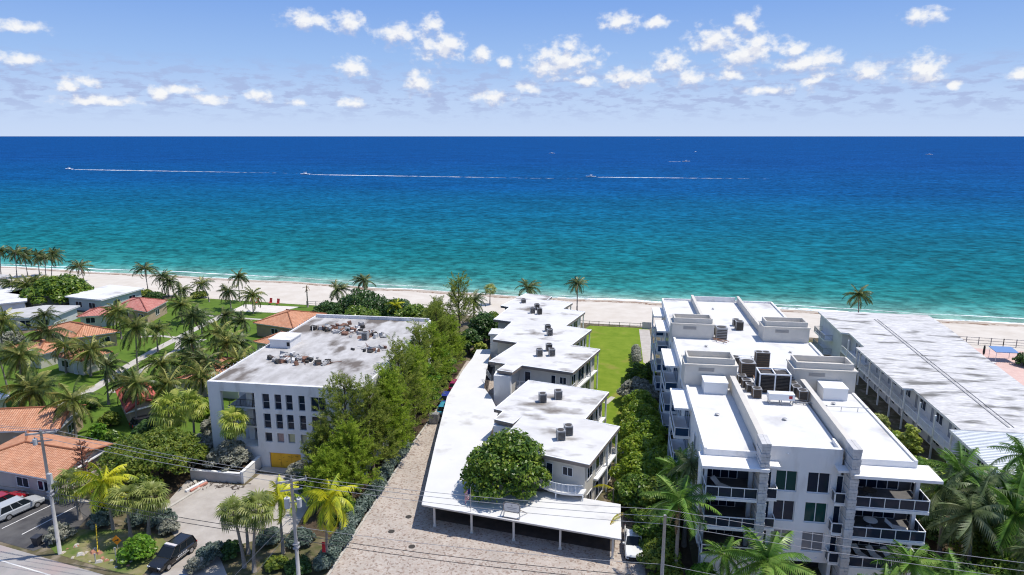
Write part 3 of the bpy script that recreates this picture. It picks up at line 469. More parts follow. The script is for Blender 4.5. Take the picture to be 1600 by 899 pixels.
# ---- four-storey condominium on the right
def condo():
    O = (18.9, 61.5, 0); B = empty('condominium_building', O, 'four-storey white condominium with flat white roof and two grey stone piers', 'building')
    F = [3.0, 6.05, 9.1]; ROOF = 13.4; WR = 12.95
    mb = MB(O)
    # main mass (side wings set back behind the front balconies, centre block, side walls)
    mb.box(14.9, 22.0, 64.2, 76.6, 0.02, ROOF)         # core
    body = MB(O); body.box(9.5, 14.9, 64.2, 79.3, 2.9, WR); body.box(22.0, 28.2, 64.2, 79.3, 2.9, WR); body.box(9.5, 14.9, 79.3, 121.2, 2.9, ROOF); body.box(22.0, 28.2, 79.3, 121.2, 2.9, ROOF); body.box(14.9, 22.0, 76.6, 121.0, 2.9, ROOF)
    body.box(10.0, 27.8, 66, 120, 0.02, 2.9)
    body.build('wall', WHITE, B); mb.build('core_wall', WHITE, B)
    # centre facade with window openings, garage below
    cols = [(16.0, 17.95), (18.85, 20.85)]; rows = [(9.45, 11.55), (6.4, 8.5), (3.35, 5.45)]
    holes = [(a, b, z0, z1) for a, b in cols for z0, z1 in rows]+[(16.4, 21.4, 0.0, 2.3)]
    fw = MB(O); wall_xz(fw, 15.3, 21.7, 0.02, 14.0, 61.5, 61.9, holes)
    fw.box(15.3, 15.5, 61.9, 64.2, 0.02, 13.9); fw.box(21.5, 21.7, 61.9, 64.2, 0.02, 13.9); fw.box(15.5, 21.5, 61.9, 64.2, 2.5, 2.9)
    fw.build('facade_wall', WHITE, B)
    fr = Frame((15.3, 61.72), (21.7, 61.72))
    for c, (a, b) in enumerate(cols):
        for r, (z0, z1) in enumerate(rows):
            window(fr, B, a-15.3+0.07, b-15.3-0.07, z0+0.07, z1-0.07, 2, O, glass=[GLASSG, GLASS, GLASS][(c+r*2) % 3] if r < 2 else pm('blind_window', (0.20, 0.205, 0.215), rough=0.12, spec=0.5))
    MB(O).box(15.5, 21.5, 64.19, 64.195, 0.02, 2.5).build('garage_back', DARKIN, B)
    for lx in (16.9, 20.3):
        l = MB(O); l.tube([(lx, 61.5, 13.25 if lx < 18 else 2.75), (lx, 61.38, 13.25 if lx < 18 else 2.75)], 0.11, 10); l.build('wall_lamp', TRIM, B)
    # roof sheets and parapets
    rf = MB(O); rf.box(9.7, 14.2, 62.1, 79.3, WR, WR+0.06); rf.box(22.7, 28.0, 62.1, 79.3, WR, WR+0.06); rf.box(9.7, 28.0, 79.3, 121.0, ROOF, ROOF+0.07); rf.box(15.0, 21.9, 62.0, 79.3, ROOF, ROOF+0.08)
    rf.build('roof', ROOFW, B)
    pp = MB(O)
    for x0, x1 in ((9.4, 9.68), (28.02, 28.3)): pp.box(x0, x1, 61.9, 78.9, 12.46, WR+0.25); pp.box(x0, x1, 82.7, 97.0, 12.6, ROOF+0.32); pp.box(x0, x1, 100.6, 121.2, 12.6, ROOF+0.32)
    pp.box(9.68, 14.2, 61.9, 62.1, 12.46, WR+0.12); pp.box(22.7, 28.02, 61.9, 62.1, 12.46, WR+0.12); pp.box(9.68, 14.2, 62.1, 64.2, 12.46, WR-0.005); pp.box(22.7, 28.02, 62.1, 64.2, 12.46, WR-0.005)
    pp.box(9.4, 28.3, 121.2, 121.5, 12.6, ROOF+0.3); pp.box(15.0, 22.0, 121.0, 121.19, ROOF, ROOF+0.95)
    pp.build('parapet', WHITE, B)
    for x0, x1 in ((14.2, 14.95), (22.0, 22.7)):
        w = MB(O); w.box(x0+0.13, x1-0.13, 62.0, 78.4, ROOF-0.5, ROOF+1.25); w.box(x0+0.08, x1-0.08, 62.0, 78.4, ROOF+1.25, ROOF+1.33); w.build('roof_fin_wall', CREAM, B)
        w = MB(O); w.box(x0+0.2, x1-0.2, 100.7, 120.8, ROOF-0.4, ROOF+1.15); w.box(x0+0.15, x1-0.15, 100.7, 120.9, ROOF+1.15, ROOF+1.23); w.build('roof_fin_wall', CREAM, B)
        s = MB(O); z = 0.03; k = 0          # stone pier: coursed blocks
        while z < 14.7:
            h = 0.33; o_ = 0.03*((k*7) % 3)
            cut = 0.42+0.22*((k*5) % 3)/2
            s.box(x0-o_, x0+(x1-x0)*cut-0.012, 59.9-o_, 62.0, z, z+h-0.03); s.box(x0+(x1-x0)*cut+0.012, x1+o_*0.6, 59.93-o_*0.6, 62.0, z, z+h-0.03); z += h; k += 1
        s.build('stone_pier', STONE, B); MB(O).box(x0+0.05, x1-0.05, 59.98, 61.99, 0.02, 14.6).build('pier_core', GREYT, B)
    # penthouse bulkheads with recessed tops, louvre and low hatch in front
    for (x0, x1, y0, y1) in ((9.2, 15.2, 79.2, 82.6), (21.6, 28.4, 79.2, 82.6), (9.2, 15.1, 97.4, 100.5), (21.9, 28.1, 97.4, 100.5)):
        b = MB(O); b.box(x0, x1, y0, y1, ROOF-0.6, ROOF+2.15); b.box(x0-0.12, x1+0.12, y0-0.12, y1+0.12, ROOF+2.15, ROOF+2.3)
        b.box(x0+0.25, x1-0.25, y0+0.25, y0+0.45, ROOF+2.3, ROOF+3.0); b.box(x0+0.25, x1-0.25, y1-0.45, y1-0.25, ROOF+2.3, ROOF+3.0); b.box(x0+0.25, x0+0.45, y0+0.45, y1-0.45, ROOF+2.3, ROOF+3.0); b.box(x1-0.45, x1-0.25, y0+0.45, y1-0.45, ROOF+2.3, ROOF+3.0)
        o = b.build('bulkhead', CREAM, B)
        l = MB(O); 
        for k in range(5): l.box(x0+1.6, x0+3.4, y0-0.04, y0-0.005, ROOF+1.45+k*0.09, ROOF+1.51+k*0.09)
        l.build('louvre', pm('grey_louvre', (0.36, 0.34, 0.32), rough=0.7), o)
    for x0 in (11.2, 24.2):
        h = MB(O); h.box(x0, x0+2.6, 76.6, 79.0, WR, ROOF+0.95); h.box(x0-0.06, x0+2.66, 76.54, 79.06, ROOF+0.95, ROOF+1.05); h.build('roof_hatch', TRIM, B)
    # front balconies of both wings
    for wi, (x0, x1) in enumerate(((9.5, 14.2), (22.7, 29.0))):
        c = MB(O); c.box(x0-0.5, x1+0.75 if wi == 0 else x1+0.55, 59.6, 62.6, 12.18, 12.45); c.build('canopy', WHITE, B)
        fr = Frame((x0, 60.2), (x1, 60.2)); bk = Frame((x0, 64.14), (x1, 64.14))
        for f in F:
            s = MB(O); s.box(x0, x1, 60.1, 64.2, f-0.28, f-0.012); s.build('balcony_slab', WHITE, B); MB(O).box(x0+0.1, x1-0.1, 60.3, 64.19, f-0.011, f+0.003).build('balcony_floor', pm('shade_dark_tile', (0.09, 0.09, 0.095), (0.13, 0.125, 0.12), scale=2, rough=0.6), B); MB(O).box(x0+0.02, x1-0.02, 64.15, 64.185, f, f+2.75).build('shaded_back_wall', pm('shade_dark_render', (0.10, 0.10, 0.11), rough=0.8), B)  # floor and back wall coloured dark to paint in the balcony shade
            glass_rail(fr, B, 0.02, x1-x0-0.02, f, 1.08, O, 4 if wi == 0 else 5, 0.0)
            n = 4 if wi == 0 else 5
            window(bk, B, 0.4, x1-x0-1.2, f+0.02, f+2.45, n, O, name='sliding_door')
            side = Frame((x0, 64.2), (x0, 60.2)) if wi == 0 else Frame((x1, 60.2), (x1, 64.2))
            glass_rail(side, B, 0.05, 3.9, f, 1.08, O, 3, 0.0)
        p = MB(O); p.box(x1-0.45, x1-0.1, 62.2, 62.55, 0.02, 12.2); p.box(x0+0.1, x0+0.4, 62.2, 62.5, 0.02, 12.2); p.build('balcony_post', WHITE, B)
        # base wall of the terraces
        MB(O).box(x0, x1, 60.15, 60.35, 0.02, 2.7).build('terrace_wall', WHITE, B)
    # small side balconies next to the piers
    for x0, x1, e in ((14.95, 16.0, 'l'), (21.05, 22.0, 'r')):
        MB(O).box(x0-0.0, x1+0.05, 60.3, 61.49, 12.3, 12.5).build('canopy', WHITE, B)
        for f in F:
            MB(O).box(x0+0.02, x1, 60.5, 61.49, f-0.2, f).build('balcony_slab', WHITE, B)
            glass_rail(Frame((x0, 60.55), (x1, 60.55)), B, 0.03, x1-x0, f, 1.08, O, 1, 0.0)
            glass_rail(Frame((x1, 60.55), (x1, 61.45)) if e == 'l' else Frame((x0, 61.45), (x0, 60.55)), B, 0.06, 0.88, f, 1.08, O, 1, 0.0)
            d0 = 0.05 if e == 'l' else 0.35
            window(Frame((x0, 61.49), (x1, 61.49)), B, d0+(0.3 if e == 'l' else 0), d0+0.5+(0.0 if e == 'r' else 0.05), f+0.05, f+2.3, 1, O, name='balcony_door')
    # side balconies facing the hedge, under their own canopies
    for (y0, y1) in ((73.0, 79.2), (87.5, 95.0), (104.0, 110.5), (113, 119)):
        MB(O).box(7.6, 9.4, y0, y1, 12.3, 12.55).build('canopy', WHITE, B)
        for f in F:
            MB(O).box(7.7, 9.5, y0+0.1, y1-0.1, f-0.25, f).build('balcony_slab', WHITE, B)
            glass_rail(Frame((7.75, y1-0.1), (7.75, y0+0.1)), B, 0.0, y1-y0-0.2, f, 1.08, O, 4, 0.0, glass=GLASSB)
            glass_rail(Frame((7.75, y0+0.15), (9.45, y0+0.15)), B, 0.05, 1.6, f, 1.08, O, 1, 0.0, glass=GLASSB)
            window(Frame((9.49, y1-0.4), (9.49, y0+0.4)), B, 0.2, y1-y0-1.0, f+0.05, f+2.4, 3, O, name='sliding_door', glass=GLASSB)
        MB(O).box(7.7, 7.95, y1-0.3, y1-0.05, 0.02, 12.3).build('balcony_post', WHITE, B)
    for y in (68, 82.5, 84.6, 98, 100.5):
        for f in F: window(Frame((9.49, y+1.4), (9.49, y)), B, 0.1, 1.3, f+0.7, f+2.3, 1, O, glass=GLASSB)
    MB(O).box(9.3, 9.48, 62.1, 64.2, 2.9, 12.5).build('fin_wall', WHITE, B)
    # rail along the right wing roof
    r = MB(O); r.bar((22.9, 73.5, WR+0.55), (28.0, 73.5, WR+0.55), 0.05, 0.05)
    for x in (23.4, 25.2, 26.9): r.bar((x, 73.5, WR+0.06), (x, 73.5, WR+0.55), 0.05, 0.05)
    r.build('pipe_rail', METAL, B)
    return B
condo()

# roof plant of the condominium ------------------------------------------------
def condenser(name, x, y, z, w, d, h, body, label, fans=1, rz=0.0, group=None, cat='air conditioner', grp=None):
    e = empty(name, (x, y, z), label, cat, group, rz)
    b = MB(); b.box(-w/2, w/2, -d/2, d/2, 0.1, h)
    b.build('housing', body, e)
    f = MB(); f.box(-w/2-0.02, w/2+0.02, -d/2-0.02, d/2+0.02, h, h+0.05)
    for sx in (-1, 1):
        for sy in (-1, 1): f.box(sx*w/2-0.03*sx-0.03, sx*w/2-0.03*sx+0.03, sy*d/2-0.03, sy*d/2+0.03, 0, h)
    f.build('frame', METAL, e)
    for i in range(fans):
        cx = -w/2+w*(i+0.5)/fans; r = min(w/fans, d)*0.42
        g = MB(); g.tube([(cx, 0, h+0.05), (cx, 0, h+0.09)], r, 14); g.build('fan_guard', DMETAL, e)
    l = MB(); n = 6
    for k in range(n): l.box(-w/2+0.08, w/2-0.08, -d/2-0.025, -d/2-0.001, 0.16+(h-0.25)*k/n, 0.16+(h-0.25)*(k+0.6)/n)
    l.build('louvre', DMETAL, e)
    return e
Z = 13.48
for i, (x, y, lab) in enumerate([(15.9, 79.9, 'rearmost of the four small dark condensers along the roof fin wall behind the stone pier'), (16.15, 78.4, 'second small dark condenser from the back beside the fin wall'), (16.35, 77.0, 'third small dark condenser from the back beside the fin wall'), (16.7, 75.2, 'nearest small dark condenser in the row beside the left fin wall')]):
    condenser('small_condenser', x, y, Z, 0.95, 0.95, 0.85 if i < 3 else 1.05, [DMETAL, RUSTY, DMETAL, RUSTY][i], lab, group='small condensers on the condominium roof')
for i, (x, y, lab) in enumerate([(21.0, 81.6, 'rearmost round-topped condenser right of the big louvred cooler'), (21.25, 79.5, 'second condenser from the back right of the big cooler'), (21.2, 77.9, 'third condenser from the back right of the big cooler'), (21.25, 76.4, 'fourth condenser from the back right of the big cooler'), (21.4, 74.6, 'nearest condenser right of the big cooler, brown front on a steel stand')]):
    condenser('small_condenser', x, y, Z+(0.25 if i == 4 else 0), 0.95, 0.95, 0.95+0.1*(i > 2), [DMETAL, DMETAL, METAL, DMETAL, RUSTY][i], lab, group='small condensers on the condominium roof')
condenser('air_handler', 17.0, 82.6, Z, 1.7, 1.7, 1.7, RUSTY, 'large tan square air handler with round fan left of the pipes on the condominium roof')
condenser('air_handler', 19.3, 85.5, Z, 1.7, 1.0, 2.1, RUSTY, 'tall brown twin-panel air handler standing behind the big cooler', fans=2)
condenser('air_handler', 16.2, 98.0, Z, 1.5, 1.5, 1.7, METAL, 'grey box air handler by the pale pipes far back between the bulkheads')
condenser('small_condenser', 19.6, 103.2, Z, 1.1, 1.1, 1.3, DMETAL, 'dark condenser against the far fin wall beside two smaller ones', group='far condensers on the condominium roof')
condenser('small_condenser', 19.5, 105.4, Z, 0.9, 0.9, 1.0, DMETAL, 'smaller dark condenser behind the large one at the far fin wall', group='far condensers on the condominium roof')
condenser('small_condenser', 16.2, 86.5, Z, 1.0, 1.0, 1.0, DMETAL, 'single dark condenser by the corner of the nearer left bulkhead', group='small condensers on the condominium roof')
condenser('small_condenser', 15.6, 100.2, Z, 0.9, 0.9, 1.1, DMETAL, 'dark condenser tucked against the far left bulkhead corner', group='far condensers on the condominium roof')
def big_cooler():
    x, y = 18.9, 77.6; e = empty('cooling_tower', (x, y, Z), 'big black louvred cooler in a white steel frame in the middle of the condominium roof', 'cooling unit')
    b = MB(); b.box(-1.6, 1.6, -1.0, 1.0, 0.15, 2.1); b.build('housing', DARKIN, e)
    f = MB()
    for px in (-1.66, 0, 1.66):
        for py in (-1.06, 1.06): f.box(px-0.07, px+0.07, py-0.07, py+0.07, 0, 2.35)
    for py in (-1.06, 1.06): f.box(-1.66, 1.66, py-0.06, py+0.06, 2.2, 2.34)
    for px in (-1.66, 0, 1.66): f.box(px-0.06, px+0.06, -1.06, 1.06, 2.21, 2.33)
    f.build('steel_frame', TRIM, e)
    for s in (-0.8, 0.8):
        for k in range(11): MB().box(s-0.68, s+0.68, -1.08, -1.01, 0.25+k*0.17, 0.33+k*0.17).build('louvre_blade', DMETAL, e)
        g = MB(); g.tube([(s, 0, 2.1), (s, 0, 2.17)], 0.62, 18); g.build('fan_guard', DMETAL, e)
big_cooler()
def duct_box():
    e = empty('roof_air_duct', (18.9, 73.6, Z), 'long white duct box with red panel on short legs before the black cooler', 'duct')
    b = MB(); b.box(-1.35, 1.35, -0.5, 0.5, 0.55, 1.25); b.build('housing', TRIM, e)
    MB().box(0.75, 1.1, -0.515, -0.501, 0.75, 1.1).build('panel', pm('red_panel', (0.35, 0.03, 0.05), rough=0.5), e)
    for sx in (-1.2, 0, 1.2):
        for sy in (-0.4, 0.4): MB().box(sx-0.05, sx+0.05, sy-0.05, sy+0.05, 0, 0.55).build('leg', METAL, e)
duct_box()
def pipes(name, runs, mat, label, z):
    e = empty(name, (*runs[0][0], z), label, 'pipes')
    for p, q in runs:
        mb = MB((*runs[0][0], 0)); mb.tube([(*p, 0.28), (*q, 0.28)], 0.06, 6); mb.build('pipe', mat, e)
        n = max(2, int((Vector(p)-Vector(q)).length/1.2))
        for i in range(n):
            c = Vector(p).lerp(Vector(q), (i+0.5)/n); s = MB((*runs[0][0], 0)); s.box(c.x-0.05, c.x+0.05, c.y-0.05, c.y+0.05, 0.0, 0.24); s.build('support', METAL, e)
pipes('roof_pipes', [((17.6, 79.4), (17.6, 83.8)), ((17.9, 79.6), (17.9, 85)), ((17.2, 84.3), (20.6, 84.3)), ((17.2, 83.9), (20.6, 83.9))], pm('copper_pipe', (0.34, 0.19, 0.12), rough=0.6), 'brown and pale pipe runs behind the black cooler', Z)
pipes('roof_pipes', [((16.4, 88.5), (19.6, 88.5)), ((16.4, 89.4), (19.6, 89.4))], TRIM, 'white pipe run across the roof behind the tall brown handler', Z)
pipes('roof_pipes', [((14.9, 97.3), (17.0, 95.8)), ((14.9, 96.6), (16.6, 95.2))], pm('copper_pipe', (0.34, 0.19, 0.12)), 'tan pipe runs in front of the far grey handler', Z)
pipes('roof_pipes', [((21.6, 73.6), (23.6, 73.0)), ((20.2, 73.8), (21.7, 73.4))], METAL, 'grey conduits crossing the right stone fin wall', Z)
for i, (x, y, lab) in enumerate([(11.8, 70.4, 'small grey vent cap on the near left roof wing'), (18.3, 69.0, 'small grey vent cap on the near centre roof'), (25.0, 75.4, 'small grey vent cap on the near right roof wing'), (13.6, 93.6, 'small grey vent cap on the far left roof'), (24.5, 92.5, 'small grey vent cap on the far right roof'), (17.5, 115.5, 'small grey vent cap near the seaward end of the roof')]):
    e = empty('vent_cap', (x, y, Z if (y > 80 or 15 < x < 22) else 13.01), lab, 'vent', 'roof vent caps on the condominium'); MB().tube([(0, 0, 0), (0, 0, 0.16)], 0.12, 8).build('stack', METAL, e); MB().tube([(0, 0, 0.16), (0, 0, 0.22)], [0.26, 0.18], 10).build('cap', METAL, e)
# ---- abandoned three-storey concrete building on the left
def concrete_block():
    O = (-41.5, 76, 0); B = empty('office_building', O, 'abandoned grey-white three-storey concrete building with weathered flat roof and boarded doorway', 'building')
    CON = pm('grey_concrete_paint', (0.72, 0.71, 0.70), (0.63, 0.62, 0.61), scale=0.35, rough=0.9, spec=0.15, bump=0.1, bscale=8, stretch=(1, 1, 0.35), c3=(0.46, 0.44, 0.42), s3=0.7, lo3=0.56, hi3=0.80)
    X0, X1, Y0, Y1, T = -50.4, -29.7, 76.0, 108.8, 11.5
    wins = [(-43.05, -42.1), (-41.4, -40.5), (-39.9, -39.0), (-38.2, -37.35)]
    holes = [(-48.7, -44.1, 2.9, 10.25), (-36.55, -34.6, 8.15, 10.1), (-36.55, -34.6, 5.53, 7.5), (-42.65, -38.4, 0.0, 2.2)]
    for a, b in wins: holes += [(a, b, 8.15, 10.2), (a, b, 5.53, 7.54), (a, b, 3.67, 4.94)]
    f = MB(O); wall_xz(f, X0, X1, 0.02, T-0.02, Y0, Y0+0.5, holes); f.build('facade_wall', CON, B)
    m = MB(O); m.box(-44.1, X1, 77.4, Y1, 0.02, T-0.35); m.box(X0, -44.1, 83.0, Y1, 0.02, T-0.35)
    m.box(X0, X0+0.3, 76.5, 83.0, 9.9, T-0.02); m.box(-44.1, -43.8, 76.5, 77.4, 0.02, T-0.36)
    m.build('wall', CON, B)
    r = MB(O); r.box(X0+0.3, X1-0.3, Y0+0.5, Y1-0.35, T-0.35, T-0.2); r.build('roof', ROOFGR, B)
    p = MB(O); p.box(X0, X0+0.3, 83.0, Y1, T-0.35, T+0.02); p.box(X1-0.3, X1, Y0+0.5, Y1, T-0.35, T+0.02); p.box(X0+0.3, X1-0.3, Y1-0.35, Y1, T-0.35, T+0.35); p.build('parapet', CON, B)
    pb = MB(O).box(X0+0.02, X0+0.10, -0.04, 0.04, T+0.02, T+0.25).mesh('parapet_bracket', GREYT)
    for v in pb.vertices: v.co.y += O[1]
    for k in range(36): link('parapet_bracket', pb, B, (0, Y0+1-O[1]+k*0.88, 0))
    # terraces behind the open bay
    for z in (5.15, 7.75):
        s = MB(O); s.box(-48.6, -44.1, 77.2, 83.0, z-0.25, z); s.build('terrace_slab', CON, B)
    s = MB(O); s.box(-48.6, -44.1, 76.5, 83.0, 2.5, 2.85); s.build('terrace_slab', CON, B)
    fr = Frame((-48.6, 83.0), (-44.1, 83.0))
    MB(O).box(-46.4, -45.6, 78.0, 78.35, 2.85, 10.9).build('pillar', CON, B)
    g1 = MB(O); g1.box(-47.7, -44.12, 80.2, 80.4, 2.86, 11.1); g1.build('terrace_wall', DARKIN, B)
    fz = Frame((-47.7, 80.19), (-44.12, 80.19))
    for z in (2.9, 5.2, 7.8): window(fz, B, 0.1, 3.4, z+0.1, z+2.15, 3, O, frm=GREYT, glass=GLASSB if z > 7 else GLASS, name='terrace_window')
    for z in (5.15, 7.75): bar_rail([(-48.4, 77.3), (-44.2, 77.3)], z, 0.95, B, O, DMETAL, gap=0.2)
    f2 = Frame((X0, Y0+0.25), (X1, Y0+0.25))
    for a, b in wins:
        for (z0, z1), g in (((8.15, 10.2), GLASS), ((5.53, 7.54), GLASS), ((3.67, 4.94), None)):
            gm = g or [GLASS, pm('pink_board', (0.42, 0.30, 0.27), (0.3, 0.2, 0.18), scale=2, rough=0.8), pm('yellow_board', (0.48, 0.46, 0.28), (0.36, 0.36, 0.24), scale=2, rough=0.8), pm('yellow_board', (0.5, 0.5, 0.3))][wins.index((a, b))]
            wo = window(f2, B, a-X0+0.05, b-X0-0.05, z0+0.05, z1-0.05, 1, O, frm=GREYT, glass=gm, t=0.05)
            if g:
                t = MB(O); f2.box(t, a-X0+0.05, b-X0-0.05, 0.026, 0.06, (z0+z1)/2-0.12, (z0+z1)/2-0.04); t.build('transom', GREYT, wo)
    for z0, z1 in ((8.15, 10.1), (5.53, 7.5)): window(f2, B, -36.5-X0, -34.65-X0, z0+0.05, z1-0.05, 2, O, frm=GREYT)
    # yellow plywood hoarding in the doorway
    hy = MB(O); w = 4.25/3
    hd = MB(O); hd.box(-42.65, -38.4, 76.26, 76.30, 0.02, 2.2); hd.build('hoarding_back', DARKIN, B)
    ply = pm('yellow_plywood', (0.85, 0.47, 0.035), (0.74, 0.38, 0.03), scale=1.4, rough=0.7)
    for k in range(3): MB(O).box(-42.62+k*w, -42.62+(k+1)*w-0.03, 76.2, 76.24, 0.06, 2.15).build('plywood_board', ply, B)
    g = MB(O)
    rs = random.Random(3)
    for k in range(16):
        x = -42.4+rs.random()*3.7; z = 0.4+rs.random()*1.4; g.bar((x, 76.195, z), (x+rs.uniform(0.1, 0.4), 76.195, z+rs.uniform(-0.1, 0.1)), 0.02, 0.03)
    g.build('scrawl', DARKIN, B)
    s = MB(O); s.box(-43.6, -37.6, 74.9, 75.99, 0.0, 0.18); s.build('doorstep', SIDEWALK, B)
    # stair head on the roof
    h = MB(O); h.box(-49.6, -46.4, 91.0, 94.6, T-0.2, T+1.0); h.box(-49.75, -46.25, 90.85, 94.75, T+1.0, T+1.15); hh = h.build('roof_housing', CON, B)
    MB(O).box(-46.9, -46.45, 90.96, 90.99, T+0.15, T+0.75).build('louvre', DARKIN, hh)
    MB(O).box(-49.0, -48.0, 96.4, 97.4, T-0.2, T+0.25).build('roof_curb', CON, B)
concrete_block()
def debris(name, x, y, z, label, n, spread, seed):
    """heap of wrecked roof plant: bent panels, pipes and boxes"""
    rs = random.Random(seed); e = empty(name, (x, y, z), label, 'debris', 'wrecked plant on the concrete roof')
    mats = [pm('wreck_grey', (0.35, 0.34, 0.33), rough=0.7), pm('wreck_rust', (0.16, 0.085, 0.06), (0.24, 0.13, 0.09), scale=3, rough=0.85), pm('wreck_pale', (0.55, 0.54, 0.52), rough=0.7), pm('wreck_dark', (0.06, 0.055, 0.05), rough=0.8)]
    for k in range(n):
        mb = MB(); w, d, h = rs.uniform(0.25, 1.1), rs.uniform(0.2, 0.8), rs.uniform(0.06, 0.7); mb.box(-w/2, w/2, -d/2, d/2, 0, h)
        t = k/n; o = mb.build('wreck_panel', mats[rs.randrange(4)], e); o.location = (rs.gauss(0, spread*0.5), rs.gauss(0, spread*0.32), 0.0); o.rotation_euler = (rs.uniform(-0.3, 0.3), rs.uniform(-0.3, 0.3), rs.uniform(0, 3.1))
    for k in range(n//4):
        mb = MB(); a = rs.uniform(0, 3.1); l = rs.uniform(0.8, 2.0); mb.tube([(0, 0, 0.15), (math.cos(a)*l, math.sin(a)*l, rs.uniform(0.1, 0.7))], 0.05, 6); o = mb.build('bent_pipe', mats[1+rs.randrange(2)], e); o.location = (rs.gauss(0, spread*0.5), rs.gauss(0, spread*0.3), 0)
    return e
debris('roof_wreckage', -43.0, 101.3, 11.3, 'long heap of wrecked air-conditioning plant across the far half of the concrete roof', 60, 3.9, 1)
debris('roof_wreckage', -43.6, 86.0, 11.3, 'heap of wrecked air-conditioning plant nearer the front of the concrete roof', 44, 2.9, 2)
debris('roof_wreckage', -36.4, 99.0, 11.3, 'scattered wrecked panels by the trees on the concrete roof', 26, 2.4, 4)
debris('roof_wreckage', -39.0, 85.2, 11.3, 'small scatter of wrecked panels near the front right of the concrete roof', 16, 2.2, 6)
debris('roof_wreckage', -34.0, 92.0, 11.3, 'scatter of bent ducts along the right side of the concrete roof', 18, 2.2, 8)
condenser('roof_fan', -37.0, 97.0, 11.3, 0.9, 0.9, 1.2, pm('wreck_grey', (0.35, 0.34, 0.33)), 'single upright grey fan housing left standing on the concrete roof')

# ---- planter wall and ramp before the concrete building
def planter():
    O = (-47, 73, 0); B = empty('planter_wall', O, 'low grey planter wall with white coping before the concrete building', 'wall')
    G = pm('planter_render', (0.44, 0.43, 0.42), (0.36, 0.35, 0.34), scale=0.8, rough=0.9, bump=0.1)
    m = MB(O); m.box(-51.0, -44.2, 71.6, 71.9, 0.02, 1.3); m.build('front_wall', G, B)
    m = MB(O); m.box(-44.2, -43.9, 71.6, 75.9, 0.02, 1.55); m.build('side_wall', pm('planter_white', (0.66, 0.65, 0.63), rough=0.9), B)
    m = MB(O); m.box(-51.0, -44.25, 71.55, 71.95, 1.3, 1.38); m.build('coping', TRIM, B)
    m = MB(O); m.box(-44.28, -43.85, 71.55, 75.9, 1.55, 1.63); m.build('coping', TRIM, B)
    m = MB(O); m.box(-51.0, -44.2, 71.9, 75.95, 0.02, 1.0); m.build('soil', pm('mulch_soil', (0.055, 0.04, 0.028)), B)
planter()

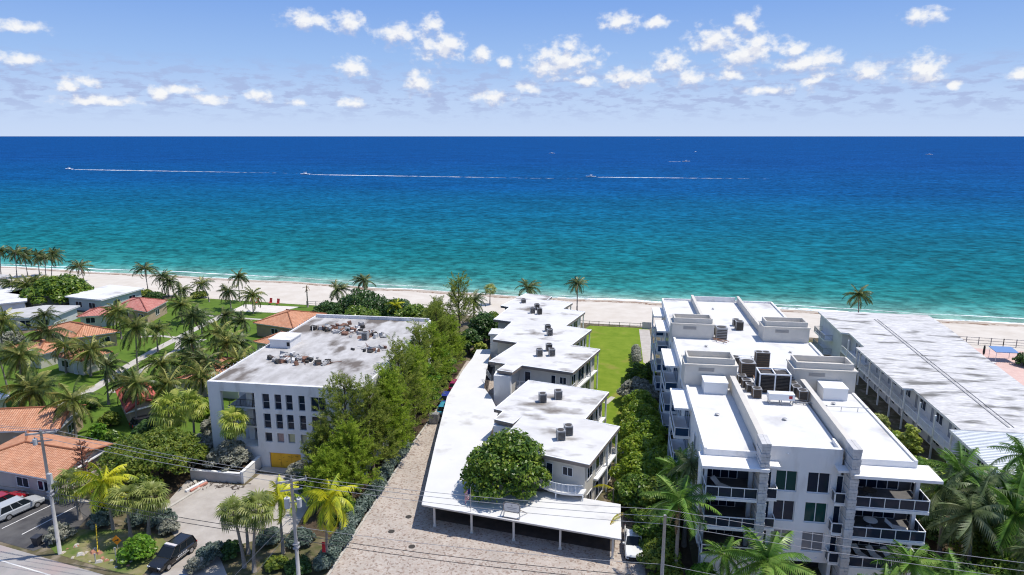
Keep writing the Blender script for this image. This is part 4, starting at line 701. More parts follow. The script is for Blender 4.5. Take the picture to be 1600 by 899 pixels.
# ---- white stepped apartment block in the middle
def stepped_block():
    O = (-8, 72, 0); B = empty('apartment_building', O, 'white two-storey apartment block stepped like saw teeth down to the beach', 'building')
    T = 7.0
    A = [(-12.4, 72.4), (-1.5, 69.0), (1.9, 79.7), (-2.45, 81.3), (0.5, 91.2), (-11.3, 94.4), (-14.5, 82.9), (-13.2, 82.4), (-13.9, 79.6), (-11.3, 78.6), (-10.4, 81.3)]
    C = [(-16.6, 98.0), (-14.1, 97.3), (-13.1, 100.7), (-5.0, 98.5), (-1.1, 110.9), (-6.0, 112.6), (-2.9, 122.6), (-7.8, 124.6), (-4.6, 135.7), (-9.3, 137.6), (-7.6, 143.0), (-13.2, 145.2), (-12.5, 148.4), (-18.8, 150.6), (-22.6, 138.3), (-20.6, 137.4), (-22.2, 127.2), (-18.4, 126.0), (-20.0, 113.9), (-15.4, 112.5), (-18.6, 101.9), (-15.7, 101.1)]
    for poly, nm in ((A, 'a'), (C, 'b')):
        r = MB(O); r.prism(poly, T-0.04, T); r.build('roof', ROOFWB, B)
        f = MB(O); f.prism(inset(poly, 0.03), T-0.44, T-0.042); f.build('fascia', BROWNT, B)
        rim = MB(O); ins = inset(poly, 0.16)
        a = sum(poly[i][0]*poly[(i+1) % len(poly)][1]-poly[(i+1) % len(poly)][0]*poly[i][1] for i in range(len(poly))); pc = poly if a > 0 else poly[::-1]
        n = len(pc)
        for i in range(n):
            j = (i+1) % n; rim.add([(*pc[i], T+0.001), (*pc[j], T+0.001), (*ins[j], T+0.001), (*ins[i], T+0.001), (*pc[i], T+0.035), (*pc[j], T+0.035), (*ins[j], T+0.035), (*ins[i], T+0.035)], [(4,5,6,7), (0,1,5,4), (2,3,7,6)])
        rim.build('roof_edge', TRIM, B)
        w = MB(O); w.prism(inset(poly, 0.75), 0.02, T-0.445); w.build('wall', CREAM, B)
    # stair towers on the carport side
    for (x0, x1, y0, y1, z) in ((-21.4, -19.2, 119.2, 122.4, 6.5), (-17.0, -14.4, 97.4, 99.5, 6.66), (-13.9, -11.6, 79.2, 81.2, 6.6)):
        s = MB(O); s.box(x0, x1, y0, y1, 0.02, z-0.3); s.build('stair_tower', WHITE, B)
        if x0 < -20: s = MB(O); s.box(x0-0.3, x1+0.3, y0-0.3, y1+0.3, z-0.3, z); s.build('tower_roof', ROOFWB, B)
    # near gable wall: door, windows, curved balcony over the carport
    WA = inset(A, 0.75); WC = inset(C, 0.75)
    def edge(poly, p, q):
        pts = poly; best = None
        for i in range(len(pts)):
            a = Vector(pts[i]); b = Vector(pts[(i+1) % len(pts)]); m = (a+b)/2; d = (m-(Vector(p)+Vector(q))/2).length
            if best is None or d < best[0]: best = (d, a, b)
        return Frame(best[1], best[2])
    fr = edge(WA, (-12.4, 72.4), (-1.5, 69)); Lw = fr.len
    window(fr, B, Lw-4.6, Lw-3.9, 3.75, 5.8, 1, O, name='door', frm=TRIM); window(fr, B, Lw-2.6, Lw-1.5, 4.8, 5.75, 2, O)
    window(fr, B, Lw-7.6, Lw-6.2, 4.6, 5.8, 2, O); window(fr, B, Lw-4.4, Lw-3.5, 0.1, 2.1, 1, O, name='door'); window(fr, B, Lw-2.4, Lw-1.2, 0.9, 2.1, 2, O)
    pts = []
    for k in range(13):
        t = k/12; a = Lw-8.5+8.7*t; o = 1.15+0.75*math.sin(math.pi*min(1, max(0, (t-0.35)/0.65)))
        pts.append(fr.pt(a, o, 0)[:2])
    sl = MB(O); sl.prism([fr.pt(Lw-8.5, 0, 0)[:2]]+pts+[fr.pt(Lw+0.2, 0, 0)[:2]], 3.35, 3.6); sl.build('balcony_slab', WHITE, B)
    bar_rail(pts, 3.6, 1.0, B, O)
    for t in (3, 8, 12): MB(O).tube([(*pts[t], 0.02), (*pts[t], 3.36)], 0.08, 8).build('balcony_post', TRIM, B)
    # courtyard side of the second unit
    fr = edge(WC, (-13.1, 100.7), (-5.0, 98.5)); Lw = fr.len
    window(fr, B, Lw-3.0, Lw-2.35, 3.75, 5.85, 1, O, name='door'); window(fr, B, Lw-1.6, Lw-0.6, 4.7, 5.75, 2, O); window(fr, B, 1.0, 1.9, 3.75, 5.85, 1, O, name='door')
    sl = MB(O); fr.box(sl, -1.0, Lw+0.6, 0.0, 1.3, 3.35, 3.6); sl.build('balcony_slab', WHITE, B)
    bar_rail([fr.pt(-1.0, 1.25, 0)[:2], fr.pt(Lw*0.45, 1.25, 0)[:2], fr.pt(Lw*0.45, 1.8, 0)[:2], fr.pt(Lw+0.6, 1.8, 0)[:2], fr.pt(Lw+0.6, 0.1, 0)[:2]], 3.6, 1.0, B, O)
    st = MB(O)
    for k in range(14):
        p = fr.pt(-1.1-k*0.02, 1.4+k*0.26, 0); st.box(p[0]-0.5, p[0]+0.5, p[1]-0.14, p[1]+0.14, 3.4-k*0.245-0.06, 3.4-k*0.245)
    st.build('outdoor_stair', CREAM, B)
    # walls facing the lawn: tall dark openings with white corner posts on two storeys
    for poly, p, q in ((WA, (-1.5, 69.0), (1.9, 79.7)), (WA, (-2.45, 81.3), (0.5, 91.2)), (WC, (-5, 98.5), (-1.1, 110.9)), (WC, (-6.0, 112.6), (-2.9, 122.6)), (WC, (-7.8, 124.6), (-4.6, 135.7)), (WC, (-9.3, 137.6), (-7.6, 143))):
        fr = edge(poly, p, q); Lw = fr.len
        for z in (0.25, 3.6):
            window(fr, B, 0.7, 2.3, z+0.7, z+2.2, 2, O, glass=GLASS)
            window(fr, B, 3.6, min(6.2, Lw-0.6), z+0.1, z+2.3, 2, O, glass=GLASS, name='sliding_door')
            if Lw > 8.6: window(fr, B, 7.2, min(9.6, Lw-0.5), z+0.1, z+2.3, 2, O, name='sliding_door')
        c = MB(O); fr.box(c, Lw+0.35, Lw+0.55, 0.3, 0.5, 0.02, T-0.36); fr.box(c, Lw-3.2, Lw-3.0, 0.3, 0.5, 0.02, T-0.36); c.build('corner_post', TRIM, B)
        s = MB(O); fr.box(s, 3.0, Lw+0.3, 0.0, 0.5, 3.2, 3.42); s.build('floor_band', TRIM, B)
    # gallery side: landing rails toward the carport
    for pp in ([(-19.3, 113.0), (-18.6, 110.0), (-17.4, 106.0)], [(-19.6, 105.2), (-18.2, 102.0)]):
        bar_rail(pp, 3.6, 1.0, B, O, METAL)
    for poly, p, q in ((WC, (-15.4, 112.5), (-18.6, 101.9)), (WC, (-18.4, 126), (-20, 113.9)), (WA, (-10.4, 81.3), (-12.4, 72.4))):
        fr = edge(poly, p, q); Lw = fr.len
        window(fr, B, Lw*0.3, Lw*0.3+0.8, 3.7, 5.75, 1, O, name='door', frm=GREYT); window(fr, B, Lw*0.6, Lw*0.6+1.2, 4.6, 5.7, 2, O)
stepped_block()
for i, (x, y, lab) in enumerate([(-8.4, 86.4, 'grey condenser, nearer left of the pair on the second roof unit from street'), (-6.4, 87.8, 'grey condenser on legs, right one of the pair on the second roof unit'),
        (-5.1, 75.0, 'grey condenser, front one of the pair on the roof nearest the street'), (-4.3, 76.5, 'grey condenser, rear one of the pair on the roof nearest the street'),
        (-10.9, 105.9, 'dark condenser set left of its two neighbours on the third roof unit'), (-9.6, 108.9, 'dark condenser at the back of the three on the third roof unit'), (-8.9, 106.3, 'dark condenser set right of its two neighbours on the third roof unit'),
        (-10.9, 120.6, 'rear condenser of the pair on the fourth roof unit'), (-10.3, 118.0, 'front condenser of the pair on the fourth roof unit'),
        (-14.6, 136.2, 'rear condenser of the three clustered on the fifth roof unit'), (-15.2, 133.2, 'left condenser of the three clustered on the fifth roof unit'), (-13.7, 132.6, 'right condenser of the three clustered on the fifth roof unit'),
        (-18.1, 141.6, 'single low condenser on the roof unit nearest the beach')]):
    condenser('roof_condenser', x, y, 7.03, 0.95, 0.95, 1.15 if i != 12 else 0.8, [pm('grey_condenser', (0.30, 0.29, 0.28), rough=0.6), DMETAL][i % 2 if i > 3 else 0], lab, group='condensers on the stepped white roof', rz=0.29)
CARPORT_T = 2.75
def carport():
    O = (-9, 63.6, 0); B = empty('carport', O, 'long white flat-roofed carport wrapping round the stepped apartment block', 'carport')
    P = [(-19.5, 65.5), (2.0, 62.0), (2.0, 68.7), (-6.3, 70.2), (-9.4, 70.0), (-12.9, 70.9), (-14.2, 79.0), (-15.2, 83.5), (-15.4, 92), (-17.4, 97.5), (-19.3, 101.5), (-20.8, 113.5), (-21.6, 121.5), (-24.3, 120.8), (-24.1, 115.9), (-24.4, 109.1), (-24.2, 96.7), (-21.9, 80.8)]
    r = MB(O); r.prism(P, CARPORT_T-0.05, CARPORT_T); r.build('roof', pm('carport_roof_coating', (0.66, 0.655, 0.645), (0.62, 0.615, 0.60), scale=0.3, rough=0.85, spec=0.2, c3=(0.32, 0.30, 0.28), s3=0.25, lo3=0.60, hi3=0.8), B)
    f = MB(O); f.prism(inset(P, 0.02), CARPORT_T-0.2, CARPORT_T-0.052); f.build('fascia', pm('cream_fascia', (0.5, 0.46, 0.40), rough=0.7), B)
    b = MB(O); b.bar((-19.2, 66.1, CARPORT_T-0.33), (1.8, 62.7, CARPORT_T-0.33), 0.2, 0.26); b.build('front_beam', CREAM, B)
    for x in (-18.2, -13.9, -9.2, -4.2, 1.2):
        y = 66.1-(x+19.2)*0.162; p = MB(O); p.box(x-0.11, x+0.11, y-0.11, y+0.11, 0.02, CARPORT_T-0.46); p.box(x-0.17, x+0.17, y-0.17, y+0.17, 0.02, 0.2); p.build('post', CREAM, B)
    for (x, y) in ((-20.4, 74), (-21.8, 82), (-23, 90), (-23.8, 98), (-24, 106), (-23.8, 114)): MB(O).box(x-0.1, x+0.1, y-0.1, y+0.1, 0.02, CARPORT_T-0.21).build('post', CREAM, B)
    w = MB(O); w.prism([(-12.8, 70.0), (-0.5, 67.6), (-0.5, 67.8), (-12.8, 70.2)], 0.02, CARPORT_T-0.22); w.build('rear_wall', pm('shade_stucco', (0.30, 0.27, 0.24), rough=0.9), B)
carport()

# ---- long two-storey motel at the far right
def motel():
    O = (52, 115, 0); B = empty('motel_building', O, 'long two-storey motel with stained white flat roof and open galleries', 'building'); T = 6.5
    P = [(43.1, 145.2), (42.7, 129.2), (44.1, 128.9), (43.9, 120.4), (42.4, 120.0), (42.4, 100.2), (43.8, 100.2), (43.7, 86.0), (50.0, 86.0), (58.9, 86.0), (60.2, 103.6), (62.2, 122), (63.9, 134.8), (64.3, 145.2)]
    r = MB(O); r.prism(P, T-0.06, T); r.build('roof', ROOFST, B)
    f = MB(O); f.prism(inset(P, 0.03), T-0.3, T-0.062); f.build('fascia', TRIM, B)
    w = MB(O); w.prism([(44.9, 143.6), (44.9, 86.2), (58.0, 86.2), (59.4, 103.6), (61.4, 122), (63.0, 134.8), (63.3, 143.6)], 0.02, T-0.31); w.build('wall', pm('grey_white_stucco', (0.62, 0.62, 0.63), (0.56, 0.56, 0.57), scale=0.6, rough=0.88), B)
    e = MB(O); e.box(43.2, 44.9, 129.6, 143.4, 0.02, T-0.31); e.build('end_wall', pm('grey_white_stucco', (0.62, 0.62, 0.63)), B)
    # roof seam and ridge pipe
    s = MB(O); s.bar((52.4, 140, T+0.05), (49.9, 87.5, T+0.05), 0.25, 0.1); s.bar((52.9, 140, T+0.05), (50.5, 87.5, T+0.05), 0.06, 0.1); s.build('roof_pipe', pm('grey_pipe', (0.4, 0.39, 0.38), rough=0.7), B)
    fr = Frame((44.9, 128.0), (44.9, 86.2))
    for k in range(8):
        a = 1.0+k*5.1
        for z in (0.2, 3.25):
            window(fr, B, a, a+0.85, z, z+2.05, 1, O, name='door', glass=pm('grey_door', (0.25, 0.27, 0.31), rough=0.6)); window(fr, B, a+1.5, a+3.4, z+0.7, z+2.0, 2, O)
    for y0, y1 in ((86.2, 100), (100.4, 119.8), (120.5, 128.8)):
        s = MB(O); s.box(42.9, 44.9, y0, y1, 2.95, 3.2); s.build('gallery_slab', WHITE, B)
        bar_rail([(42.95, y0), (42.95, y1)], 3.2, 1.0, B, O, gap=0.16)
        for y in np.arange(y0+0.3, y1, 4.6): MB(O).box(42.9, 43.1, y-0.1, y+0.1, 0.02, T-0.31).build('gallery_post', TRIM, B)
    # seaward corner balconies
    for z in (0.6, 3.3):
        MB(O).box(41.6, 43.2, 134.6, 141.5, z-0.2, z).build('balcony_slab', WHITE, B)
        bar_rail([(43.2, 134.7), (41.65, 134.7), (41.65, 141.4), (43.2, 141.4)], z, 1.0, B, O, GREYT)
    # standing-seam metal roof over the street end
    MR = pm('white_metal_roof', (0.70, 0.72, 0.73), (0.64, 0.66, 0.67), scale=0.6, rough=0.45, spec=0.4)
    q = MB(O); M = [(42.2, 85.6), (42.0, 74.2), (57.2, 74.2), (58.6, 85.6)]; q.prism(M, T-0.25, T+0.1); mo = q.build('metal_roof', MR, B)
    for k in range(26):
        y = 74.6+k*0.43; s = MB(O); s.box(42.1, 57.4, y-0.03, y+0.03, T+0.1, T+0.17); s.build('roof_seam', MR, mo)
    w2 = MB(O); w2.box(43.4, 56.8, 75.0, 85.5, 0.02, T-0.26); w2.build('wall', pm('grey_white_stucco', (0.62, 0.62, 0.63)), B)
    fr = Frame((43.4, 85.4), (43.4, 75.0))
    for a in (1.0, 4.6, 8.0):
        for z in (0.3, 3.3): window(fr, B, a, a+1.6, z+0.6, z+2.1, 2, O)
motel()

# ---- tiled and flat houses on the left
def tile_mat(name, c1, c2):
    if name in MATS: return MATS[name]
    m = bpy.data.materials.new(name); m.use_nodes = True; nt = m.node_tree; N = nt.nodes.new; L = nt.links.new; b = nt.nodes['Principled BSDF']
    b.inputs['Roughness'].default_value = 0.8; b.inputs['Specular IOR Level'].default_value = 0.2
    uv = N('ShaderNodeUVMap'); geo = N('ShaderNodeNewGeometry')
    br = N('ShaderNodeTexBrick'); br.offset = 0.0; br.inputs['Scale'].default_value = 1.0; br.inputs['Brick Width'].default_value = 0.30; br.inputs['Row Height'].default_value = 0.42; br.inputs['Mortar Size'].default_value = 0.03; br.inputs['Mortar Smooth'].default_value = 0.6
    br.inputs['Color1'].default_value = (*c1, 1); br.inputs['Color2'].default_value = (*c2, 1); br.inputs['Mortar'].default_value = (c1[0]*0.55, c1[1]*0.48, c1[2]*0.45, 1); L(uv.outputs[0], br.inputs['Vector'])
    n = N('ShaderNodeTexNoise'); n.inputs['Scale'].default_value = 0.7; n.inputs['Detail'].default_value = 6; L(geo.outputs['Position'], n.inputs['Vector'])
    mr = N('ShaderNodeMapRange'); mr.inputs['To Min'].default_value = 0.7; mr.inputs['To Max'].default_value = 1.25; L(n.outputs['Fac'], mr.inputs['Value'])
    mu = N('ShaderNodeVectorMath'); mu.operation = 'SCALE'; L(br.outputs['Color'], mu.inputs[0]); L(mr.outputs[0], mu.inputs['Scale']); L(mu.outputs[0], b.inputs['Base Color'])
    sp = N('ShaderNodeSeparateXYZ'); L(uv.outputs[0], sp.inputs[0])
    w = N('ShaderNodeMath'); w.operation = 'MULTIPLY'; w.inputs[1].default_value = 2*math.pi/0.30; L(sp.outputs['X'], w.inputs[0]); sn = N('ShaderNodeMath'); sn.operation = 'SINE'; L(w.outputs[0], sn.inputs[0])
    bp = N('ShaderNodeBump'); bp.inputs['Strength'].default_value = 0.7; bp.inputs['Distance'].default_value = 0.05; L(sn.outputs[0], bp.inputs['Height']); L(bp.outputs[0], b.inputs['Normal'])
    MATS[name] = m; return m
ORANGE = tile_mat('orange_roof_tile', (0.56, 0.26, 0.145), (0.64, 0.34, 0.21)); PINKT = tile_mat('pink_red_roof_tile', (0.52, 0.19, 0.155), (0.60, 0.28, 0.23)); REDT = tile_mat('red_roof_tile', (0.50, 0.11, 0.085), (0.58, 0.18, 0.14))
def hip_house(name, c, eave, rise, wallm, tile, label, kind='hip', wins=((0, 0.3), (0, 0.7), (1, 0.5)), over=0.5, caps=True, base_z=0.0, flat=False):
    """house over four eave corners c (counter-clockwise); hip or gable roof, ridge along the longer axis"""
    ctr = Vector((sum(p[0] for p in c)/4, sum(p[1] for p in c)/4)); O = (ctr.x, ctr.y, 0); B = empty(name, O, label, 'house')
    P = [Vector(p) for p in c]; l01 = (P[1]-P[0]).length; l12 = (P[2]-P[1]).length
    if l01 < l12: P = P[1:]+P[:1]; l01, l12 = l12, l01
    e1 = (P[0]+P[3])/2; e2 = (P[1]+P[2])/2; u = (e2-e1).normalized()
    i1 = l12/2 if kind in ('hip', 'half') else 0.0; i2 = l12/2 if kind == 'hip' else 0.0
    r1 = e1+u*i1; r2 = e2-u*i2
    E = [Vector((p.x, p.y, eave)) for p in P]; A = Vector((r1.x, r1.y, eave+rise)); D = Vector((r2.x, r2.y, eave+rise))
    faces = [[E[0], E[1], D, A], [E[2], E[3], A, D]]
    if i1: faces.append([E[3], E[0], A])
    if i2: faces.append([E[1], E[2], D])
    me = bpy.data.meshes.new('roof'); vs = []; fs = []; uvs = []
    for f in faces:
        n0 = len(vs); a = f[0]; uu = (f[1]-f[0]).normalized(); nn = uu.cross(f[2]-f[0]).normalized(); vv = nn.cross(uu)
        for p in f: vs.append((p.x-O[0], p.y-O[1], p.z)); uvs.append(((p-a).dot(uu), (p-a).dot(vv)))
        fs.append(tuple(range(n0, n0+len(f))))
    me.from_pydata(vs, [], fs); lay = me.uv_layers.new(name='UVMap')
    for i, l in enumerate(me.loops): lay.data[i].uv = uvs[l.vertex_index]
    me.materials.append(tile); ro = link('roof', me, B)
    cap = MB(O)
    if caps:
        segs = [(A, D)]+([(E[0], A), (E[3], A), (E[1], D), (E[2], D)] if kind == 'hip' else [(E[0], A), (E[3], A), (E[1], D), (E[2], D)])
        for p, q in segs:
            if (p-q).length > 0.05: cap.tube([p+Vector((0,0,0.05)), q+Vector((0,0,0.05))], 0.13, 6)
        cap.build('ridge_tiles', tile, ro)
    so = MB(O); so.prism([p[:] for p in inset([q[:] for q in P], 0.06)], eave-0.2, eave-0.03); so.build('fascia', TRIM, B)
    wl = inset([q[:] for q in P], over); w = MB(O); w.prism(wl, base_z+0.02, eave-0.21)
    w.build('wall', wallm, B)
    if kind != 'hip':
        for a, b, top in ((E[3], E[0], A), (E[1], E[2], D)):
            if top is A and i1: continue
            k = u*(over if top is A else -over); kv = Vector((k.x, k.y, 0)); g = MB(O); g.add([a+kv+Vector((0,0,-0.03)), b+kv+Vector((0,0,-0.03)), top+kv+Vector((0,0,-0.05))], [(0, 1, 2)]); g.build('gable_wall', wallm, B)
    # wl runs counter-clockwise: frames look outward
    for side, t in wins:
        p, q = wl[side % 4], wl[(side+1) % 4]; fr = Frame(p, q); a = fr.len*t
        if (side*10+int(t*10)) % 3 == 1: window(fr, B, a-0.45, a+0.45, 0.05, 2.1, 1, O, name='door', glass=pm('pale_door', (0.55, 0.56, 0.57), rough=0.5))
        else: window(fr, B, a-0.9, a+0.9, 1.0, 2.15, 2, O)
    return B
hip_house('tiled_house', [(-77.5, 66.4), (-62.7, 64.2), (-62.9, 74.2), (-77.5, 76.0)], 2.9, 1.25, PINKW, ORANGE, 'orange tiled house beside the parked cars', kind='half', wins=((0, 0.9), (0, 0.84), (0, 0.6), (1, 0.5), (1, 0.25)))
hip_house('tiled_house', [(-92, 71.6), (-73.2, 76.6), (-75.9, 84.6), (-94.6, 79.6)], 3.2, 1.6, TAN, ORANGE, 'orange tiled tan house just behind the hip-roofed one by the street', kind='gable', wins=((0, 0.94), (0, 0.84), (0, 0.72), (0, 0.5), (1, 0.5)))
hip_house('tiled_house', [(-116.5, 119.5), (-104.4, 115.8), (-98.6, 121.5), (-110.8, 126.0)], 3.0, 1.6, TAN, ORANGE, 'orange tiled tan house in the middle of the palm garden', wins=((0, 0.3), (0, 0.7), (1, 0.3), (1, 0.7)))
hip_house('tiled_house', [(-114.5, 140.0), (-103.4, 136.4), (-105.6, 147.4), (-116.4, 148.8)], 3.1, 1.5, TAN, PINKT, 'pinkish red tiled tan house on the lawn behind the orange one', wins=((0, 0.3), (0, 0.8), (1, 0.5)))
hip_house('tiled_annexe', [(-117.2, 131.6), (-110.2, 134.6), (-112.4, 141.0), (-119.4, 138.2)], 2.7, 1.1, CREAM, PINKT, 'small pink tiled annexe beside the grey flat-roofed house', wins=((0, 0.3), (0, 0.7)))
hip_house('tiled_house', [(-75.2, 131.6), (-64.6, 128.6), (-62.6, 141.2), (-73.4, 143.4)], 3.0, 1.6, TAN, ORANGE, 'orange hip-roofed house just behind the concrete building', wins=((0, 0.3), (0, 0.7), (3, 0.5)))
hip_house('tiled_annexe', [(-68.9, 120.0), (-62.8, 118.2), (-60.5, 126.4), (-66.8, 127.6)], 2.6, 0.9, CREAM, ORANGE, 'small orange tiled annexe against the side of the concrete building', wins=((0, 0.5),))
hip_house('tiled_house', [(-100, 105.5), (-92.5, 103.5), (-91, 109.5), (-98.5, 111.5)], 2.8, 1.1, CREAM, ORANGE, 'small orange roof half hidden by palms near the lawn path', wins=((0, 0.3), (0, 0.7)))
hip_house('tiled_annexe', [(-112.5, 108.2), (-103, 105.6), (-101.2, 112.4), (-110.8, 115.0)], 2.8, 1.1, CREAM, ORANGE, 'orange roofed annexe mostly hidden behind palms by the left lawn', wins=((0, 0.2), (0, 0.8)))
hip_house('tiled_house', [(-76.5, 91.5), (-69.0, 84.0), (-66.5, 88.5), (-73.5, 95.5)], 2.7, 1.1, TAN, REDT, 'small red roofed house among palms behind the big round tree', kind='gable', wins=((0, 0.5),))
hip_house('tiled_house', [(-70.5, 97.5), (-58.8, 97.0), (-58.0, 109.0), (-70.0, 110.0)], 2.8, 1.3, CREAM, ORANGE, 'orange roofed house hidden by palms left of the concrete building', wins=((0, 0.3), (0, 0.7)))
def flat_house(name, poly, h, wallm, roofm, label, frs=(), slope=0.0):
    cx = sum(p[0] for p in poly)/len(poly); cy = sum(p[1] for p in poly)/len(poly); O = (cx, cy, 0); B = empty(name, O, label, 'house')
    r = MB(O); r.prism(poly, h-0.06, h); r.build('roof', roofm, B)
    f = MB(O); f.prism(inset(poly, 0.03), h-0.3, h-0.062); f.build('fascia', TRIM, B)
    w = MB(O); wl = inset(poly, 0.6); w.prism(wl, 0.02, h-0.31); w.build('wall', wallm, B)
    for side, t in frs:
        p, q = wl[side % len(wl)], wl[(side+1) % len(wl)]; fr = Frame(p, q); a = fr.len*t; window(fr, B, max(0.1, a-1.0), min(fr.len-0.1, a+1.0), 0.9, 2.2, 2, O)
    return B
GROOF = pm('grey_flat_roof', (0.52, 0.505, 0.49), (0.44, 0.43, 0.415), scale=0.5, rough=0.9, c3=(0.34, 0.33, 0.32), s3=0.2)
flat_house('flat_roofed_house', [(-137, 133.6), (-129.8, 127.2), (-121.8, 130.5), (-123.4, 140.2), (-131.6, 139.4)], 3.0, pm('grey_white_stucco', (0.62, 0.62, 0.63)), GROOF, 'grey flat-roofed house between the broad green tree and the orange tiles', ((0, 0.5), (1, 0.3), (1, 0.75)))
flat_house('flat_roofed_house', [(-166, 152), (-143.8, 137.4), (-138.8, 141.6), (-147, 150.5), (-158, 158)], 3.2, WHITE, ROOFW, 'white pitched-edge roofed house at the left picture edge', ((0, 0.8), (0, 0.65)))
flat_house('flat_roofed_house', [(-151, 148.6), (-138.5, 145.6), (-136.6, 156.8), (-149.5, 159.8)], 3.2, pm('teal_grey_stucco', (0.42, 0.45, 0.44), rough=0.9), ROOFW, 'white roofed house behind two slim palms left of the broad green tree', ((0, 0.3), (0, 0.7)))
flat_house('flat_roofed_house', [(-133, 146.5), (-121.2, 144.3), (-119.8, 158.0), (-131.6, 160.5)], 3.4, pm('pale_teal_stucco', (0.46, 0.51, 0.49), rough=0.9), ROOFW, 'white roofed pale teal house right of the broad green tree by the sand', ((0, 0.3), (0, 0.7), (1, 0.75), (1, 0.35)))
flat_house('garden_canopy', [(-98, 89.8), (-91.6, 87.9), (-92.6, 85.2), (-99, 87)], 2.6, CREAM, TRIM, 'white canopy roof at the left edge above the near orange roof', ())
flat_house('shore_cabana', [(-196, 168), (-172, 165.6), (-172, 171), (-196, 173)], 2.8, CREAM, GROOF, 'low grey cabana under the beach palms at the far left edge', ((0, 0.8),))
# ------------------------------------------------------------------ vegetation
BARK = pm('palm_bark', (0.20, 0.175, 0.15), (0.28, 0.25, 0.22), scale=3, rough=0.95, stretch=(1, 1, 3)); BARKD = pm('dark_bark', (0.085, 0.065, 0.05), (0.13, 0.10, 0.08), scale=3, rough=0.95)
LM = {
 'coco': leafmat('coconut_frond', (0.018, 0.034, 0.010), (0.075, 0.095, 0.020), (0.29, 0.27, 0.085), rough=0.38),
 'cocod': leafmat('dark_coconut_frond', (0.014, 0.028, 0.010), (0.050, 0.070, 0.020), (0.19, 0.185, 0.075), rough=0.38),
 'cocoy': leafmat('yellow_coconut_frond', (0.10, 0.15, 0.015), (0.25, 0.25, 0.015), (0.46, 0.36, 0.02), rough=0.4),
 'cocog': leafmat('bright_palm_frond', (0.025, 0.060, 0.010), (0.075, 0.14, 0.022), (0.19, 0.25, 0.06), rough=0.36),
 'pgrey': leafmat('silvery_palm_frond', (0.030, 0.048, 0.020), (0.080, 0.105, 0.045), (0.20, 0.215, 0.12), rough=0.45),
 'sabal': leafmat('fan_palm_leaf', (0.032, 0.048, 0.010), (0.105, 0.125, 0.030), (0.27, 0.27, 0.095), rough=0.42),
 'sabaly': leafmat('bright_fan_palm_leaf', (0.06, 0.09, 0.015), (0.16, 0.19, 0.03), (0.34, 0.33, 0.09), rough=0.42),
 'cas': leafmat('casuarina_needle', (0.045, 0.066, 0.010), (0.095, 0.120, 0.018), (0.20, 0.21, 0.045), trans=0.5, rough=0.6),
 'casb': leafmat('bright_casuarina_needle', (0.055, 0.090, 0.008), (0.115, 0.160, 0.013), (0.21, 0.25, 0.035), trans=0.5, rough=0.6),
 'broad': leafmat('broad_leaf', (0.014, 0.036, 0.006), (0.055, 0.096, 0.012), (0.17, 0.205, 0.030), rough=0.35),
 'broady': leafmat('lime_broad_leaf', (0.030, 0.065, 0.006), (0.090, 0.135, 0.011), (0.20, 0.23, 0.025), rough=0.35),
 'dark': leafmat('dark_broad_leaf', (0.012, 0.030, 0.008), (0.028, 0.058, 0.014), (0.07, 0.11, 0.03), rough=0.35),
 'olive': leafmat('olive_leaf', (0.020, 0.042, 0.006), (0.065, 0.092, 0.012), (0.16, 0.17, 0.025), rough=0.45),
 'silver': leafmat('silver_leaf', (0.060, 0.064, 0.048), (0.135, 0.138, 0.108), (0.26, 0.25, 0.21), rough=0.6),
 'bluegrey': leafmat('blue_grey_leaf', (0.022, 0.036, 0.028), (0.060, 0.082, 0.066), (0.14, 0.165, 0.135), rough=0.55),
 'bright': leafmat('bright_green_leaf', (0.022, 0.060, 0.005), (0.060, 0.125, 0.010), (0.13, 0.20, 0.022), rough=0.35),
 'brown': leafmat('reddish_needle', (0.055, 0.022, 0.014), (0.11, 0.045, 0.03), (0.20, 0.10, 0.06), rough=0.7),
 'dead': leafmat('dead_frond', (0.07, 0.045, 0.025), (0.15, 0.10, 0.055), (0.26, 0.19, 0.11), rough=0.8),
}
def frond_arrays(L, elev, bend, az, n, leaf, droop, roll, r):
    s = np.linspace(0, 1, n+1); th = elev-bend*s**1.35; ds = L/n
    x = np.concatenate([[0], np.cumsum(np.cos(th[:-1])*ds)]); z = np.concatenate([[0], np.cumsum(np.sin(th[:-1])*ds)])
    w = 0.045*(1-0.8*s)+0.008
    t = np.stack([np.cos(th), 0*th, np.sin(th)], 1)
    P = np.stack([x, 0*x, z], 1); lat = np.array([0, 1.0, 0])
    V = [P+lat*w[:, None], P-lat*w[:, None]]; F = []
    for i in range(n): F += [(i, i+1, n+1+i), (i+1, n+2+i, n+1+i)]
    base = 2*(n+1); ll = leaf*np.sin(np.pi*np.clip(0.12+0.86*s, 0, 1))**0.8
    tips = []
    for side in (0, 1):
        sg = 1 if side == 0 else -1
        for i in range(1, n):
            dr = droop*(0.6+0.8*r.random())
            d = sg*lat*(0.85)+t[i]*0.55+np.array([0, 0, -dr]); d /= np.linalg.norm(d)
            tips.append(P[i]+d*ll[i]*(0.85+0.3*r.random()))
            F.append((side*(n+1)+i, side*(n+1)+i+1, base+len(tips)-1))
    V = np.concatenate(V+[np.array(tips)])
    c, sn = math.cos(roll), math.sin(roll); Rr = np.array([[1, 0, 0], [0, c, -sn], [0, sn, c]])
    c, sn = math.cos(az), math.sin(az); Rz = np.array([[c, -sn, 0], [sn, c, 0], [0, 0, 1]])
    return V@Rr.T@Rz.T, np.array(F)
